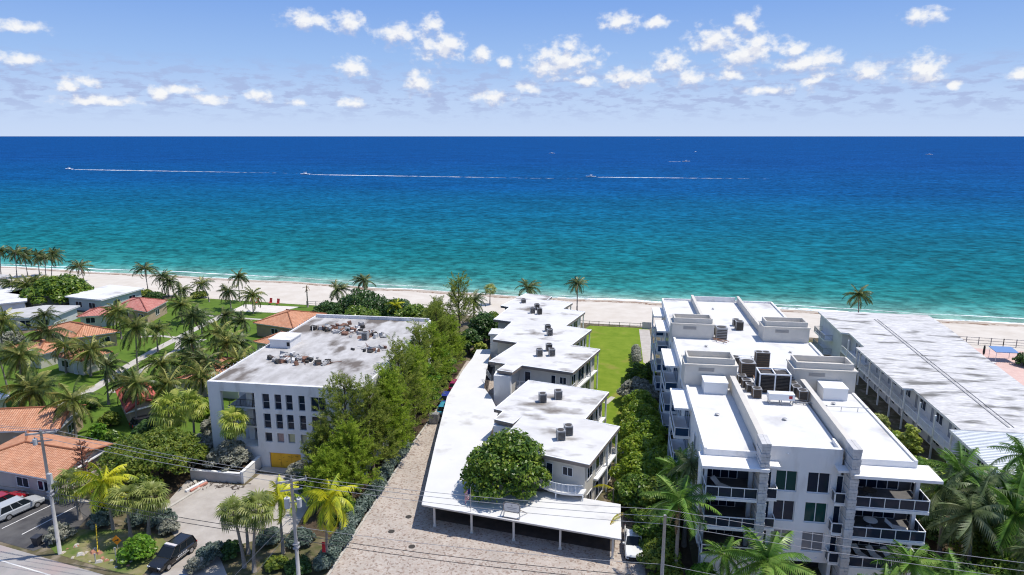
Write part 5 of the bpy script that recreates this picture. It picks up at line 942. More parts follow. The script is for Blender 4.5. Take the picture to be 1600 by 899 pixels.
def palm_crown(name, mat, seed, nf=20, L=3.5, n=20, leaf=0.8, emin=-0.55, emax=1.3, droop=0.8, bend=1.75, wind=None):
    r = np.random.default_rng(seed); Vs = []; Fs = []; k0 = 0
    for i in range(nf):
        q = i/(nf-1); e = emax+(emin-emax)*q**0.85+r.normal(0, 0.09); az = i*2.39996+r.normal(0, 0.2)
        if wind is not None:
            dv = (az-wind+math.pi) % (2*math.pi)-math.pi; az = wind+dv*0.72
        V, F = frond_arrays(L*(0.72+0.36*min(1, q*2.2))*(0.9+0.2*r.random()), e, bend*(0.55+0.6*q)*(0.85+0.3*r.random()), az, n, leaf, droop, r.normal(0, 0.3), r)
        Vs.append(V); Fs.append(F+k0); k0 += len(V)
    return mesh_np(name, np.concatenate(Vs), np.concatenate(Fs), mat)
def fan_crown(name, mat, seed, nl=34, L=1.1, blade=0.95):
    r = np.random.default_rng(seed); Vs = []; Fs = []; k0 = 0
    for i in range(nl):
        q = i/(nl-1); e = 1.35-2.1*q**0.9+r.normal(0, 0.1); az = i*2.39996
        d = np.array([math.cos(e)*math.cos(az), math.cos(e)*math.sin(az), math.sin(e)]); side = np.array([-math.sin(az), math.cos(az), 0]); up = np.cross(d, side)
        p = d*L*(0.6+0.5*r.random())+np.array([0, 0, -0.12*q]); m = 13
        V = [np.zeros(3), side*0.03, p]; F = [(0, 1, 2)]
        for j in range(m):
            a = (j/(m-1)-0.5)*3.9; a2 = a+0.15; ln = blade*(0.75+0.3*math.cos(a*0.7))*(0.9+0.2*r.random())
            dd = d*math.cos(a)+side*math.sin(a)+up*(-0.30)+np.array([0, 0, -0.32]); d3 = d*math.cos(a2)+side*math.sin(a2)
            i0 = len(V); V += [p+(d*math.cos(a-0.13)+side*math.sin(a-0.13))*ln*0.52+np.array([0, 0, 0.02]), p+d3*ln*0.52+np.array([0, 0, 0.02]), p+dd/np.linalg.norm(dd)*ln]
            F += [(2, i0, i0+1), (i0, i0+2, i0+1)]
        V = np.array(V); Vs.append(V); Fs.append(np.array(F)+k0); k0 += len(V)
    return mesh_np(name, np.concatenate(Vs), np.concatenate(Fs), mat)
CROWN = {
 'coco': [palm_crown('crown', LM['coco'], s, nf=27) for s in (1, 2, 3)],
 'cocod': [palm_crown('crown', LM['cocod'], s, nf=25, droop=0.75, wind=math.pi*0.85) for s in (4, 5, 6)],
 'cocoy': [palm_crown('crown', LM['cocoy'], s, nf=24, L=2.9, leaf=0.8, emin=-0.9, bend=1.9, droop=0.9) for s in (7, 8)],
 'cocog': [palm_crown('crown', LM['cocog'], s, nf=26, L=3.3, n=24, leaf=0.85, emin=-0.8, bend=1.5, droop=0.6) for s in (9, 10, 11)],
 'pgrey': [palm_crown('crown', LM['pgrey'], s, nf=26, L=3.0, n=22, leaf=0.8, emin=-0.9, bend=1.4, droop=0.9) for s in (12, 13)],
 'sabal': [fan_crown('crown', LM['sabal'], s) for s in (14, 15)],
 'sabaly': [fan_crown('crown', LM['sabaly'], s, nl=38) for s in (16, 17)],
 'dead': [palm_crown('crown', LM['dead'], 18, nf=9, L=1.6, n=10, leaf=0.35, emin=-1.4, emax=1.2, bend=1.8)],
}
SKIRT = [palm_crown('dead_fronds', LM['dead'], s, nf=5, L=2.4, n=12, leaf=0.4, emin=-1.35, emax=-0.9, droop=0.9, bend=0.6) for s in (61, 62)]
PCOUNT = [0]
def palm(x, y, h, lean, kind, label, sc=1.0, rz=None, name=None, group=None, tr=0.15, z=0.0, leany=0.0):
    i = PCOUNT[0]; PCOUNT[0] += 1; rs = random.Random(i*17+3)
    nm = name or {'sabal': 'fan_palm', 'sabaly': 'fan_palm', 'dead': 'dead_palm'}.get(kind, 'coconut_palm' if kind.startswith('coco') and kind != 'cocog' else 'palm_tree')
    e = empty(nm, (x, y, z), label, 'palm tree', group)
    pts = []; rad = []
    for k in range(8):
        t = k/7; pts.append((lean*(t**1.6), leany*(t**1.6), h*t-0.1*(k == 0))); rad.append(tr*(1.55-0.55*min(1, t*5) if t < 0.2 else 1.0-0.35*t))
    m = MB(); m.tube(pts, rad, 8); m.build('trunk', BARK, e, smooth=True)
    sc *= rs.uniform(0.88, 1.14)
    link('crown', CROWN[kind][i % len(CROWN[kind])], e, (lean, leany, h-0.12), (rs.gauss(0, 0.13), rs.gauss(0, 0.13), rs.uniform(0, 6.28) if rz is None else rz), (sc*rs.uniform(0.9, 1.1), sc*rs.uniform(0.9, 1.1), sc*rs.uniform(0.78, 1.25)))
    if kind.startswith('coco') and i % 3 != 1: link('dead_fronds', SKIRT[i % 2], e, (lean, leany, h-0.25), (0, 0, rs.uniform(0, 6.28)), sc*rs.uniform(0.7, 1.0))
    return e
G = 'coconut palms along the beach'
for a in [(-181.3,177.3,8.8,1.2,'cocod','tall palm cut by the left edge in the beach row'),(-177.4,178.8,8.0,0.9,'cocod','second palm from the left edge in the beach row'),(-175.8,181.0,6.7,-0.3,'cocod','third palm from the left edge in the beach row, leaning left'),(-174.6,184.1,6.4,0.3,'cocod','fourth palm from the left edge in the beach row'),(-164.1,175.1,7.3,0.5,'cocod','fifth palm in the beach row, close beside the last tall one'),(-161.4,174.1,8.6,1.6,'cocod','last and tallest-looking palm at the right end of the left beach row'),(-153.1,176.7,4.8,-0.9,'cocod','short lone palm on the sand above the broad green tree'),
          (-125.0,166.3,7.0,-0.3,'cocod','slim palm at the sand edge above the pink tiled house'),(-118.0,163.5,5.6,-0.1,'cocod','left palm of the close pair at the seaward lawn corner'),(-117.0,163.6,4.2,0.6,'cocod','right shorter palm of the close pair at the seaward lawn corner'),(-108.2,156.2,3.6,-0.2,'cocod','low windblown palm between the lawn and the close pair'),(-102.5,159.1,5.0,-1.6,'coco','palm with strongly curved trunk alone at the sea end of the lawn'),(-92.9,153.0,4.8,-0.1,'cocod','short palm on the lawn casting a shadow beside the patio'),(-94.7,160.3,6.8,0.1,'cocod','tall straight palm right of the curved one by the sand'),(-85.2,149.7,4.6,0.1,'coco','short palm at the right end of the lawn patio')]:
    palm(*a, sc=1.05, group=G, tr=0.13)
palm(-74.8, 157.5, 5.3, 0.0, 'dead', 'brown dead palm stub standing alone at the beach fence', sc=0.8, tr=0.2)
G = 'palms in the garden on the left'
for a in [(-156.7,155.6,4.2,0.5,'cocod','low palm at the left edge before the white roofs'),(-149.3,152.3,4.8,0.6,'coco','left slim palm in front of the white roof'),(-147.3,154.7,5.3,-0.4,'coco','right slim palm in front of the white roof, beside the broad tree'),
          (-117.5,122.9,5.6,0.7,'cocod','palm spreading over the grey flat roof'),(-101.9,125.6,6.3,0.0,'coco','palm rising behind the orange tiled roof toward the pink one'),(-83.9,106.4,8.9,0.7,'coco','big palm with drooping fronds between the two lawn paths'),(-96.9,139.2,4.6,0.2,'coco','palm at the right corner of the pink tiled house'),(-82.8,121.7,6.7,0.5,'cocod','dark palm at the right of the lawn paths, rear of the clump'),(-75.6,110.8,5.4,-0.1,'cocod','palm in the clump nearest the concrete building corner'),
          (-97.1,104.9,5.4,0.5,'coco','palm with reddish trunk left of the round lawn'),(-91.8,89.8,8.8,1.1,'coco','left trunk of the twin palms on the left lawn'),(-92.9,92.2,7.6,-0.1,'coco','right trunk of the twin palms on the left lawn'),(-115.7,110.7,7.7,1.0,'coco','palm at the left edge behind the twin palms'),(-91.4,104.0,5.0,0.7,'coco','low palm before the tan wall of the orange house'),(-78.8,92.5,6.4,0.5,'cocod','dark palm left of the paved garden path'),(-74.4,80.4,6.0,0.4,'coco','palm leaning over the gable of the near orange roof'),
          (-68.4,85.1,7.0,0.9,'coco','palm with red-brown trunk above the small red roof'),(-74.4,100.4,4.6,-0.2,'coco','palm beside the lawn path just past the red roof'),(-71.5,104.9,4.2,-0.5,'cocod','short palm between the lawn path and the concrete building'),(-68.6,110.1,5.5,0.4,'coco','palm against the middle of the concrete building side'),(-72.9,123.1,6.0,0.5,'cocod','tall dark palm before the rear orange annexe'),(-67.7,112.0,5.1,0.4,'cocod','dark palm just behind the one against the concrete building'),
          (-79.5,128,5.5,0.2,'cocod','palm left of the rear orange house near the lawn'),(-118,101,6.5,0.4,'coco','palm touching the left edge below the grey house'),(-110,98,5.6,0.6,'coco','palm in the left clump in front of the hidden orange annexe'),(-104,93,6.6,0.4,'coco','palm left of the twin trunks over the dark shade'),(-86.5,130.5,4.8,0.2,'cocod','palm over the cross path in the middle of the lawn'),(-64.5,95.5,4.8,0.2,'coco','palm close to the left face of the concrete building front'),(-83.5,84.5,5.2,-0.3,'coco','low palm behind the ridge of the near tan house'),(-88.5,118.5,5.0,0.3,'coco','palm beside the long lawn path halfway to the sea'),(-106.5,130.2,4.2,0.3,'coco','low palm between the orange and the pink tiled roofs'),(-85.5,84.9,5.6,0.2,'coco','palm behind the tan house ridge near the left edge'),(-71.6,88.6,5.6,0.8,'cocod','dark palm close left of the small red roof'),(-65.2,89.6,5.4,-0.7,'coco','palm just right of the small red roof'),(-67.4,101.4,5.2,0.3,'cocod','dark palm by the hidden orange roof near the concrete building'),(-74.4,116.6,5.4,0.6,'coco','palm between the lawn path and the rear annexe'),(-98.6,94.2,7.2,-0.8,'cocod','leaning palm in the shade at the far left'),(-107.5,112.8,5.2,0.5,'cocod','palm over the orange annexe roof on the left'),(-62.4,103.5,4.5,0.1,'coco','palm squeezed between hidden orange roof and concrete wall')]:
    palm(*a, sc=1.14, group=G)
G = 'palms behind the buildings by the beach'
for a in [(-64.6,152.7,6.2,-0.3,'cocod','palm at the left of the dark seagrape thicket'),(-59.5,156.6,7.8,0.3,'cocod','palm standing up behind the dark seagrape thicket'),(-48.4,146.3,4.4,0.2,'cocoy','yellowish small palm right of the seagrape thicket'),(-20.2,165.6,5.1,0.0,'cocod','palm showing behind the seaward end of the stepped white roof'),(-7.5,161.0,7.6,0.0,'cocod','lone palm on the sand beyond the stepped white block'),(-30.6,148.9,5.6,0.1,'cocod','palm hidden among casuarinas left of the stepped block'),(55.0,155.9,8.2,-0.6,'cocod','lone palm behind the motel roof at the beach')]:
    palm(*a, sc=1.05, group=G)
palm(-30.0, 166.9, 4.1, 0.1, 'sabal', 'small round fan palm on the sand left of the stepped white block', sc=0.95, tr=0.14)
G = 'palms by the street'
for a in [(-52.8,60.2,5.9,-0.4,'cocoy','bright yellow palm in front of the big round tree',1.15),(-32.4,58.8,6.6,0.0,'cocoy','yellow-green palm just left of the middle power pole',1.05),(-27.1,57.5,7.7,0.6,'cocoy','bright yellow palm right of the middle power pole',1.2)]:
    palm(*a[:6], sc=a[6], group=G)
for a in [(-49.7,58.9,4.8,0.0,'sabal','left of the two fan palms before the big round tree',1.25),(-48.2,59.7,4.7,0.9,'sabal','right of the two fan palms before the big round tree',1.25),(-57.9,61.5,4.3,-0.6,'sabal','small fan palm behind the left power pole',1.15),(-46.6,74.9,6.8,0.1,'sabaly','bright fan palm in the planter before the concrete building',1.25),(-35.1,56.0,6.1,-0.7,'sabal','left of the three fan palms by the drive',1.0),(-35.9,58.2,4.8,0.1,'sabal','middle shorter of the three fan palms by the drive',1.0),(-33.8,55.5,6.9,0.8,'sabal','right tallest of the three fan palms by the drive',1.0),(-60.3,81.4,4.6,0.1,'sabaly','wide fan palm behind the big round tree',1.7),(-56.8,81.5,5.8,0.3,'sabaly','slim fan palm left of the concrete building column',1.3)]:
    palm(*a[:6], sc=a[6], group='fan palms by the street', tr=0.17)
G = 'palms in front of the condominium'
for a in [(7.2,60.0,8.8,0.0,'cocog','big palm by the right power pole at the condominium corner',1.4),(8.0,68.2,7.9,-0.1,'cocog','palm between the hedge and the condominium front corner',1.0),(8.6,66.0,9.6,0.2,'pgrey','greyish palm just behind the big one by the pole',0.8),(14.6,55.4,6.2,-0.2,'cocog','wide palm before the garage entrance',1.3),(10.9,57.3,5.2,0.2,'cocog','lower palm between the two large ones before the condominium',0.8),
          (36.9,69.4,9.0,-1.0,'cocog','bright palm beside the right condominium wing',1.35),(37.9,67.3,8.2,-0.9,'pgrey','grey palm in the thick clump right of the condominium',1.35),(43.6,71.5,10.2,-0.8,'cocog','tall palm at the right edge before the metal roof',1.1),(39.5,65.0,7.2,-0.6,'cocog','palm low in the right clump before the metal roof',1.35),(33.8,67.0,8.2,-0.6,'pgrey','grey palm touching the right balcony corner',1.1),(35.4,64.6,7.2,-0.6,'pgrey','grey palm in the middle of the right clump',1.35),(27.2,57.0,6.2,-0.5,'cocog','bright palm before the right balconies',1.0),(38.9,60.4,6.2,-0.5,'pgrey','drooping grey palm low at the right',1.05),(30.2,56.5,5.2,-0.2,'cocog','palm at the bottom right under the wires',1.0),(23.5,54.6,4.6,0.2,'cocog','palm at the bottom edge before the right stone pier',0.95),(41.5,67.8,8.4,-0.4,'cocog','dark palm between the tall one and the grey clump',1.0),(33.5,72.5,6.8,-0.2,'cocog','palm behind the right balcony corner',0.9),(43,62.5,6.6,-0.4,'cocog','palm cut by the right edge near the wall',1.0)]:
    palm(*a[:6], sc=a[6], group=G, tr=0.2)

# ---- leafy trees
def leaf_cloud(clumps, n, size, mat, name='crown', seed=0, inner=0.55, up=0.5, aspect=0.55):
    r = np.random.default_rng(seed); C = np.array(clumps, float); vol = (C[:, 3]*C[:, 4]+C[:, 4]*C[:, 5]+C[:, 3]*C[:, 5]); idx = r.choice(len(C), n, p=vol/vol.sum())
    d = r.normal(size=(n, 3)); d /= np.linalg.norm(d, axis=1)[:, None]; low = d[:, 2] < -0.25; d[low, 2] *= -0.4*r.random(low.sum()); d /= np.linalg.norm(d, axis=1)[:, None]
    rad = inner+(1.04-inner)*r.random(n)**0.6
    P = C[idx, :3]+d*C[idx, 3:6]*rad[:, None]
    nrm = d*0.8+np.array([0, 0, up])+r.normal(size=(n, 3))*0.5; nrm /= np.linalg.norm(nrm, axis=1)[:, None]
    a = np.cross(nrm, r.normal(size=(n, 3))); a /= np.linalg.norm(a, axis=1)[:, None]; b = np.cross(nrm, a)
    s = size*(0.65+0.7*r.random(n))[:, None]
    V = np.stack([P-a*s, P-b*s*aspect+nrm*s*0.1, P+a*s, P+b*s*aspect+nrm*s*0.1], 1).reshape(-1, 3)
    return mesh_np(name, V, np.arange(4*n).reshape(n, 4), mat)
def dome_clumps(R, H, z0, n, seed, rmin=0.28, rmax=0.42, squash=0.75, core=True):
    """clump ellipsoids over a dome of radius R and height H whose skirt is at z0"""
    r = np.random.default_rng(seed); out = [(0, 0, z0+H*0.42, R*0.66, R*0.66, H*0.5)] if core else []
    for i in range(n):
        t = (i+0.5)/n; el = math.asin(max(0.0, 1-t*1.02)) if t < 0.98 else 0; az = i*2.39996+r.normal(0, 0.25); q = r.uniform(rmin*0.7, rmax*1.1)*R; m = (R-q*0.75)*r.uniform(0.8, 1.12)
        out.append((m*math.cos(el)*math.cos(az), m*math.cos(el)*math.sin(az), z0+q*0.45+(H-q*0.95)*math.sin(el)*r.uniform(0.88, 1.06), q, q, q*squash))
    return out
def tree(name, x, y, clumps, n, size, mat, label, h_tr, cat='tree', tr=0.25, group=None, seed=0, limbs=6, inner=0.55, z=0.0, aspect=0.55, up=0.5):
    e = empty(name, (x, y, z), label, cat, group)
    t = MB(); t.tube([(0, 0, -0.1), (0.08*tr, 0, h_tr*0.5), (0, 0.1*tr, h_tr)], [tr*1.35, tr, tr*0.8], 8)
    rs = random.Random(seed)
    for c in rs.sample(clumps, min(limbs, len(clumps))):
        t.tube([(0, 0, h_tr*0.85), (c[0]*0.45, c[1]*0.45, (h_tr+c[2])/2+0.1), (c[0]*0.9, c[1]*0.9, c[2])], [tr*0.6, tr*0.4, tr*0.12], 6)
    t.build('trunk', BARKD, e, smooth=True)
    link('crown', leaf_cloud(clumps, n, size, mat, seed=seed, inner=inner, aspect=aspect, up=up), e)
    return e
tree('round_tree', -10.7, 70.3, dome_clumps(4.9, 6.4, 2.9, 34, 1, 0.26, 0.40), 15000, 0.21, LM['broad'], 'round glossy green tree growing through the carport roof edge', 3.6, seed=1, tr=0.28, inner=0.5)
tree('broad_tree', -139.0, 151.5, dome_clumps(7.6, 6.2, 1.2, 40, 2, 0.2, 0.3), 9000, 0.38, LM['broad'], 'broad domed green tree between white roofs near the beach', 1.8, seed=2, tr=0.4)
tree('spreading_tree', -55.2, 70.8, dome_clumps(6.3, 5.4, 1.0, 46, 3, 0.2, 0.3, 0.6), 15000, 0.22, LM['olive'], 'big low spreading olive-green tree beside the orange roof and drive', 1.8, seed=3, tr=0.35, aspect=0.4)
G = 'seagrape thicket behind the concrete building'
for i, (x, y, Rr, H, mt, lab) in enumerate([(-57.5, 149, 6.4, 6.4, 'dark', 'largest dark rounded seagrape behind the concrete building'), (-64.2, 145.5, 4.2, 4.0, 'dark', 'seagrape at the left end of the thicket by the green lawn'), (-55.0, 141.0, 4.6, 4.2, 'broad', 'brighter green low bush in front of the dark seagrape'), (-48.5, 148.5, 4.6, 4.6, 'dark', 'dark bush at the right of the seagrape thicket'), (-43.0, 143, 4.6, 4.8, 'broad', 'green bush between the seagrape thicket and the casuarinas'), (-37.6, 137, 4.6, 5.2, 'olive', 'olive bush right behind the far corner of the concrete roof')]):
    tree('seagrape', x, y, dome_clumps(Rr, H, 0.6, 22, 20+i, 0.24, 0.38), 4500, 0.30, LM[mt], lab, 1.2, seed=20+i, group=G, tr=0.2)
G = 'seagrapes beside the stepped white block'
for i, (x, y, Rr, H, mt, lab) in enumerate([(-25.2, 134, 3.8, 6.2, 'dark', 'dark seagrape left of the stepped block near the beach end'), (-27.0, 126.5, 3.0, 4.4, 'dark', 'dark seagrape at the far end of the carport'), (-24.6, 140.5, 3.0, 4.2, 'broad', 'seagrape close to the seaward end of the stepped block'), (-24.4, 124.6, 1.5, 2.6, 'sabaly', 'yellow-green bush at the end of the carport roof')]):
    tree('seagrape', x, y, dome_clumps(Rr, H, 0.5, 20, 40+i, 0.25, 0.38), 3800 if Rr > 2 else 1200, 0.27, LM[mt], lab, 1.0, seed=40+i, group=G, tr=0.18)
# hedge trees between the stepped block and the condominium
G = 'big hedge bushes between lawn and condominium'
for i, (x, y, Rr, H, mt, lab) in enumerate([(5.6, 114.0, 2.5, 3.2, 'broad', 'green bush at the seaward end of the condominium hedge'), (5.2, 98.0, 3.3, 4.3, 'broady', 'lime bush just before the silver one in the condominium hedge'), (5.2, 92.4, 3.6, 4.7, 'broady', 'second lime bush before the silver one'), (5.4, 87.0, 3.9, 5.0, 'broady', 'lime bush beside the second roof unit of the stepped block'), (5.2, 81.6, 4.0, 5.1, 'broady', 'widest lime bush in the middle of the condominium hedge'), (5.2, 76.2, 4.1, 5.3, 'broady', 'lime bush beside the first roof unit of the stepped block'), (3.9, 71.4, 3.0, 4.6, 'broad', 'green bush at the corner of the curved balcony'), (6.4, 70.6, 3.4, 5.0, 'olive', 'olive bush behind the big palm at the power pole'), (5.6, 65.6, 2.6, 4.0, 'broad', 'green bush beside the white parked car'), (5.9, 60.9, 2.3, 3.2, 'olive', 'yellowish bush at the foot of the right power pole'), (9.6, 58.6, 1.7, 2.6, 'bright', 'bright green bush before the terrace wall')]):
    tree('hedge_bush', x, y, dome_clumps(Rr, H, 0.3, 24, 60+i, 0.24, 0.36), 9000 if Rr > 2.4 else 3600, 0.18, LM[mt], lab, 0.9, 'bush', seed=60+i, group=G, tr=0.14)
tree('silver_bush', 5.3, 105.0, dome_clumps(3.3, 3.9, 0.3, 24, 80, 0.24, 0.36), 6500, 0.19, LM['silver'], 'rounded silver-grey bush in the condominium hedge', 0.9, 'bush', seed=80, tr=0.14)
tree('silver_bush', 5.6, 124.0, [(0, k*1.6, 1.1, 0.9, 1.0, 1.1) for k in range(5)], 2600, 0.16, LM['silver'], 'slim pale clipped hedge at the far end of the lawn', 0.6, 'bush', seed=81, tr=0.1)
tree('clipped_bush', 7.6, 118.0, dome_clumps(1.3, 2.6, 0.2, 14, 82), 1500, 0.15, LM['dark'], 'small dark clipped bush by the path at the condominium side', 0.6, 'bush', seed=82, tr=0.1)
# planting in front of the concrete building
G = 'silver shrubs before the concrete building'
for i, (x, y, Rr, H, lab) in enumerate([(-47.2, 74.2, 3.0, 2.9, 'large silver-grey shrub filling the planter before the concrete building'), (-52.8, 77.0, 2.6, 3.0, 'silver-grey shrub left of the concrete column'), (-37.4, 73.4, 1.9, 2.3, 'silver-pink shrub right of the yellow boarded doorway'), (-54.8, 83.4, 2.4, 3.0, 'silver-grey shrub behind the fan palms left of the concrete column')]):
    tree('silver_shrub', x, y, dome_clumps(Rr, H, 0.2, 24, 90+i, 0.22, 0.34), 5200, 0.17, LM['silver'], lab, 0.7, 'shrub', seed=90+i, group=G, tr=0.1, z=0.95 if i == 0 else 0.0)
tree('green_shrub', -51.0, 78.6, dome_clumps(1.5, 2.6, 0.3, 14, 96), 1500, 0.18, LM['broad'], 'green shrub inside the open bay of the concrete building', 0.7, 'shrub', seed=96, tr=0.1)
G = 'shrubs along the street front'
for i, (x, y, Rr, H, mt, lab) in enumerate([(-46.6, 55.9, 1.75, 2.2, 'bright', 'bright green rounded shrub by the black police car'), (-57.0, 57.6, 1.4, 1.7, 'silver', 'grey shrub left of the left power pole'), (-54.6, 60.6, 1.3, 1.5, 'bluegrey', 'grey shrub between pole and yellow palm'), (-50.6, 61.6, 1.5, 1.5, 'bluegrey', 'grey hedge plant under the left fan palm'), (-48.0, 61.9, 1.5, 1.6, 'bluegrey', 'grey hedge plant under the right fan palm'), (-46.4, 60.6, 1.2, 1.4, 'silver', 'pale grey shrub at the drive side of the fan palms'), (-55.2, 63.2, 1.9, 2.6, 'dark', 'dark shrub behind the yellow palm trunk'), (-39.0, 56.6, 1.5, 1.7, 'bluegrey', 'blue-grey shrub at the left of the drive palms'), (-37.4, 57.6, 1.2, 1.5, 'dark', 'dark shrub under the left drive palm'), (-39.6, 54.9, 1.1, 1.2, 'silver', 'pale shrub at the bottom edge beside the drive'), (-34.8, 60.4, 1.5, 1.3, 'bluegrey', 'grey shrub left of the yellow-green palm'), (-31.4, 60.6, 1.6, 1.4, 'bluegrey', 'grey shrub behind the middle power pole'), (-29.4, 56.0, 1.5, 1.3, 'dark', 'dark shrub under the middle power pole'), (-32.0, 56.4, 1.2, 0.9, 'olive', 'low yellow-green ground shrub left of the pole')]):
    tree('garden_shrub', x, y, dome_clumps(Rr, H, 0.15, 18, 110+i, 0.25, 0.38), 2600, 0.14 if mt != 'bright' else 0.17, LM[mt], lab, 0.5, 'shrub', seed=110+i, group=G, tr=0.08)
G = 'blue-grey hedge along the paved court'
for i in range(8):
    y = 57.6+i*3.5; w = ['nearest the street', 'second from the street', 'third from the street', 'fourth from the street', 'fifth from the street', 'sixth from the street', 'seventh from the street', 'farthest from the street'][i]
    tree('hedge_plant', -27.1+0.15*math.sin(i*2), y, [(0, 0, 0.8, 0.95, 1.9, 0.85), (0.2, 1.0, 0.9, 0.8, 1.0, 0.8), (-0.1, -1.0, 0.85, 0.8, 1.0, 0.8)], 2300, 0.15, LM['bluegrey'], 'blue-grey hedge plant beside the paved court, '+w, 0.4, 'hedge', seed=130+i, group=G, tr=0.07, limbs=2)
# casuarinas and companions between the concrete building and the court
def casuarina_mesh(H, Rr, seed, mat, dens=1.0, base=0.15):
    """feathery tree: upswept branches carry plumes of fine needles"""
    r = np.random.default_rng(seed); br = []; A = []; D = []; LN = []
    nb = int(58*dens)
    for i in range(nb):
        t = base+(1-base)*((i+0.5)/nb); az = i*2.39996+r.normal(0, 0.35); ln = Rr*(1.02-0.62*t**1.5)*r.uniform(0.6, 1.4); el = 0.25+0.85*t
        p0 = np.array([0, 0, H*t*0.9]); d = np.array([math.cos(az)*math.cos(el), math.sin(az)*math.cos(el), math.sin(el)]); tip = p0+d*ln+np.array([0, 0, 0.12*ln]); br.append((p0, tip))
        npl = max(4, int(13*ln/Rr))
        for j in range(npl):
            s = 0.28+0.72*(j+0.5)/npl; pd = d*0.6+r.normal(size=3)*0.42+np.array([0, 0, 0.38]); pd /= np.linalg.norm(pd)
            A.append(p0+(tip-p0)*s+r.normal(size=3)*0.12); D.append(pd); LN.append(r.uniform(0.8, 1.6))
    A = np.array(A); D = np.array(D); LN = np.array(LN); k = 36; n = len(A)
    s = np.tile(np.linspace(0.02, 1, k), n); P = np.repeat(A, k, 0)+np.repeat(D, k, 0)*(s*np.repeat(LN, k))[:, None]; DD = np.repeat(D, k, 0); m = len(P)
    P[:, 2] -= 0.22*s**2
    rad = r.normal(size=(m, 3)); rad -= DD*(rad*DD).sum(1)[:, None]; rad /= np.linalg.norm(rad, axis=1)[:, None]
    g = DD*0.8+rad*0.75; g /= np.linalg.norm(g, axis=1)[:, None]
    ln = (0.22+0.30*r.random(m)*(1.1-0.6*s))[:, None]; sd = np.cross(g, r.normal(size=(m, 3))); sd /= np.linalg.norm(sd, axis=1)[:, None]; w = 0.034
    mid = P+g*ln*0.5+sd*w; tip = P+g*ln+np.array([0, 0, -0.15])*ln
    V = np.stack([P, mid, tip, P+g*ln*0.5-sd*w], 1).reshape(-1, 3)
    return mesh_np('crown', V, np.arange(4*m).reshape(m, 4), mat), br
def casuarina(x, y, H, Rr, seed, mt, label, dens=1.0, base=0.15):
    e = empty('casuarina_tree', (x, y, 0), label, 'tree', 'casuarinas between the concrete building and the court')
    me, br = casuarina_mesh(H, Rr, seed, LM[mt], dens, base)
    t = MB(); t.tube([(0, 0, -0.1), (0.15, 0.05, H*0.4), (0, 0, H*0.75), (0.1, 0, H*0.97)], [0.26, 0.19, 0.1, 0.02], 8)
    for p, q in br[::2]: t.tube([p, p*0.5+q*0.5+np.array([0, 0, 0.1]), q], [0.06, 0.04, 0.012], 5, cap=False)
    t.build('trunk', BARKD, e, smooth=True); link('crown', me, e); return e
for a in [(-29.4, 128.5, 14.6, 4.4, 201, 'cas', 'tallest sparse casuarina with feathery top against the beach', 0.8, 0.35),
          (-31.5, 119.5, 12.2, 3.9, 202, 'cas', 'casuarina at the far corner of the concrete roof'),
          (-28.2, 115.0, 10.2, 3.3, 203, 'casb', 'bright casuarina behind the far carport'),
          (-29.4, 110.8, 13.6, 4.0, 204, 'cas', 'casuarina overhanging the far right corner of the concrete roof'),
          (-28.4, 104.0, 12.2, 3.6, 205, 'casb', 'bright casuarina by the middle of the carport'),
          (-28.4, 97.0, 13.4, 3.9, 206, 'cas', 'casuarina in the middle of the tree row'),
          (-28.1, 92.0, 11.6, 3.5, 207, 'casb', 'bright casuarina where the court narrows'),
          (-28.4, 86.5, 14.0, 4.2, 208, 'cas', 'tall olive casuarina beside the concrete side wall'),
          (-28.0, 80.5, 10.4, 3.3, 209, 'casb', 'bright casuarina beside the court in the near row'),
          (-31.0, 73.4, 14.0, 4.4, 213, 'cas', 'big feathery casuarina rising over the front edge of the concrete roof', 0.95),
          (-28.9, 76.2, 11.8, 3.8, 210, 'cas', 'large casuarina hiding the right end of the concrete facade'),
          (-32.9, 70.9, 8.2, 2.6, 211, 'cas', 'leaning casuarina in front of the right facade windows', 0.9),
          (-29.4, 70.4, 8.8, 3.1, 216, 'casb', 'bright casuarina before the front right corner of the concrete building'),
          (-28.4, 81.9, 12.2, 3.6, 214, 'casb', 'bright casuarina at the court edge nearest the hedge'),
          (-30.8, 67.4, 6.4, 2.6, 212, 'casb', 'nearest bright casuarina above the grey hedge')]:
    casuarina(*a)
tree('broad_tree', -28.4, 98.2, dome_clumps(2.9, 6.4, 1.2, 22, 150), 4600, 0.24, LM['bright'], 'bright broadleaf tree among the casuarinas beside the carport', 2.0, seed=150, tr=0.18)
tree('broad_tree', -28.0, 109.5, dome_clumps(2.5, 5.2, 1.0, 20, 151), 3600, 0.24, LM['bright'], 'bright broadleaf tree farther along the carport', 2.0, seed=151, tr=0.18)
for i, (x, y, mt, lab) in enumerate([(-33.4, 69.6, 'broady', 'yellow-green shrub under the nearest casuarinas'), (-30.6, 67.6, 'olive', 'olive shrub at the street end of the casuarina row'), (-35.6, 72.0, 'dark', 'dark shrub right of the boarded doorway'), (-28.8, 66.0, 'broad', 'green shrub behind the yellow palm')]):
    tree('garden_shrub', x, y, dome_clumps(1.7, 2.2, 0.2, 16, 160+i), 2400, 0.18, LM[mt], lab, 0.6, 'shrub', seed=160+i, tr=0.1, group='shrubs under the casuarinas')
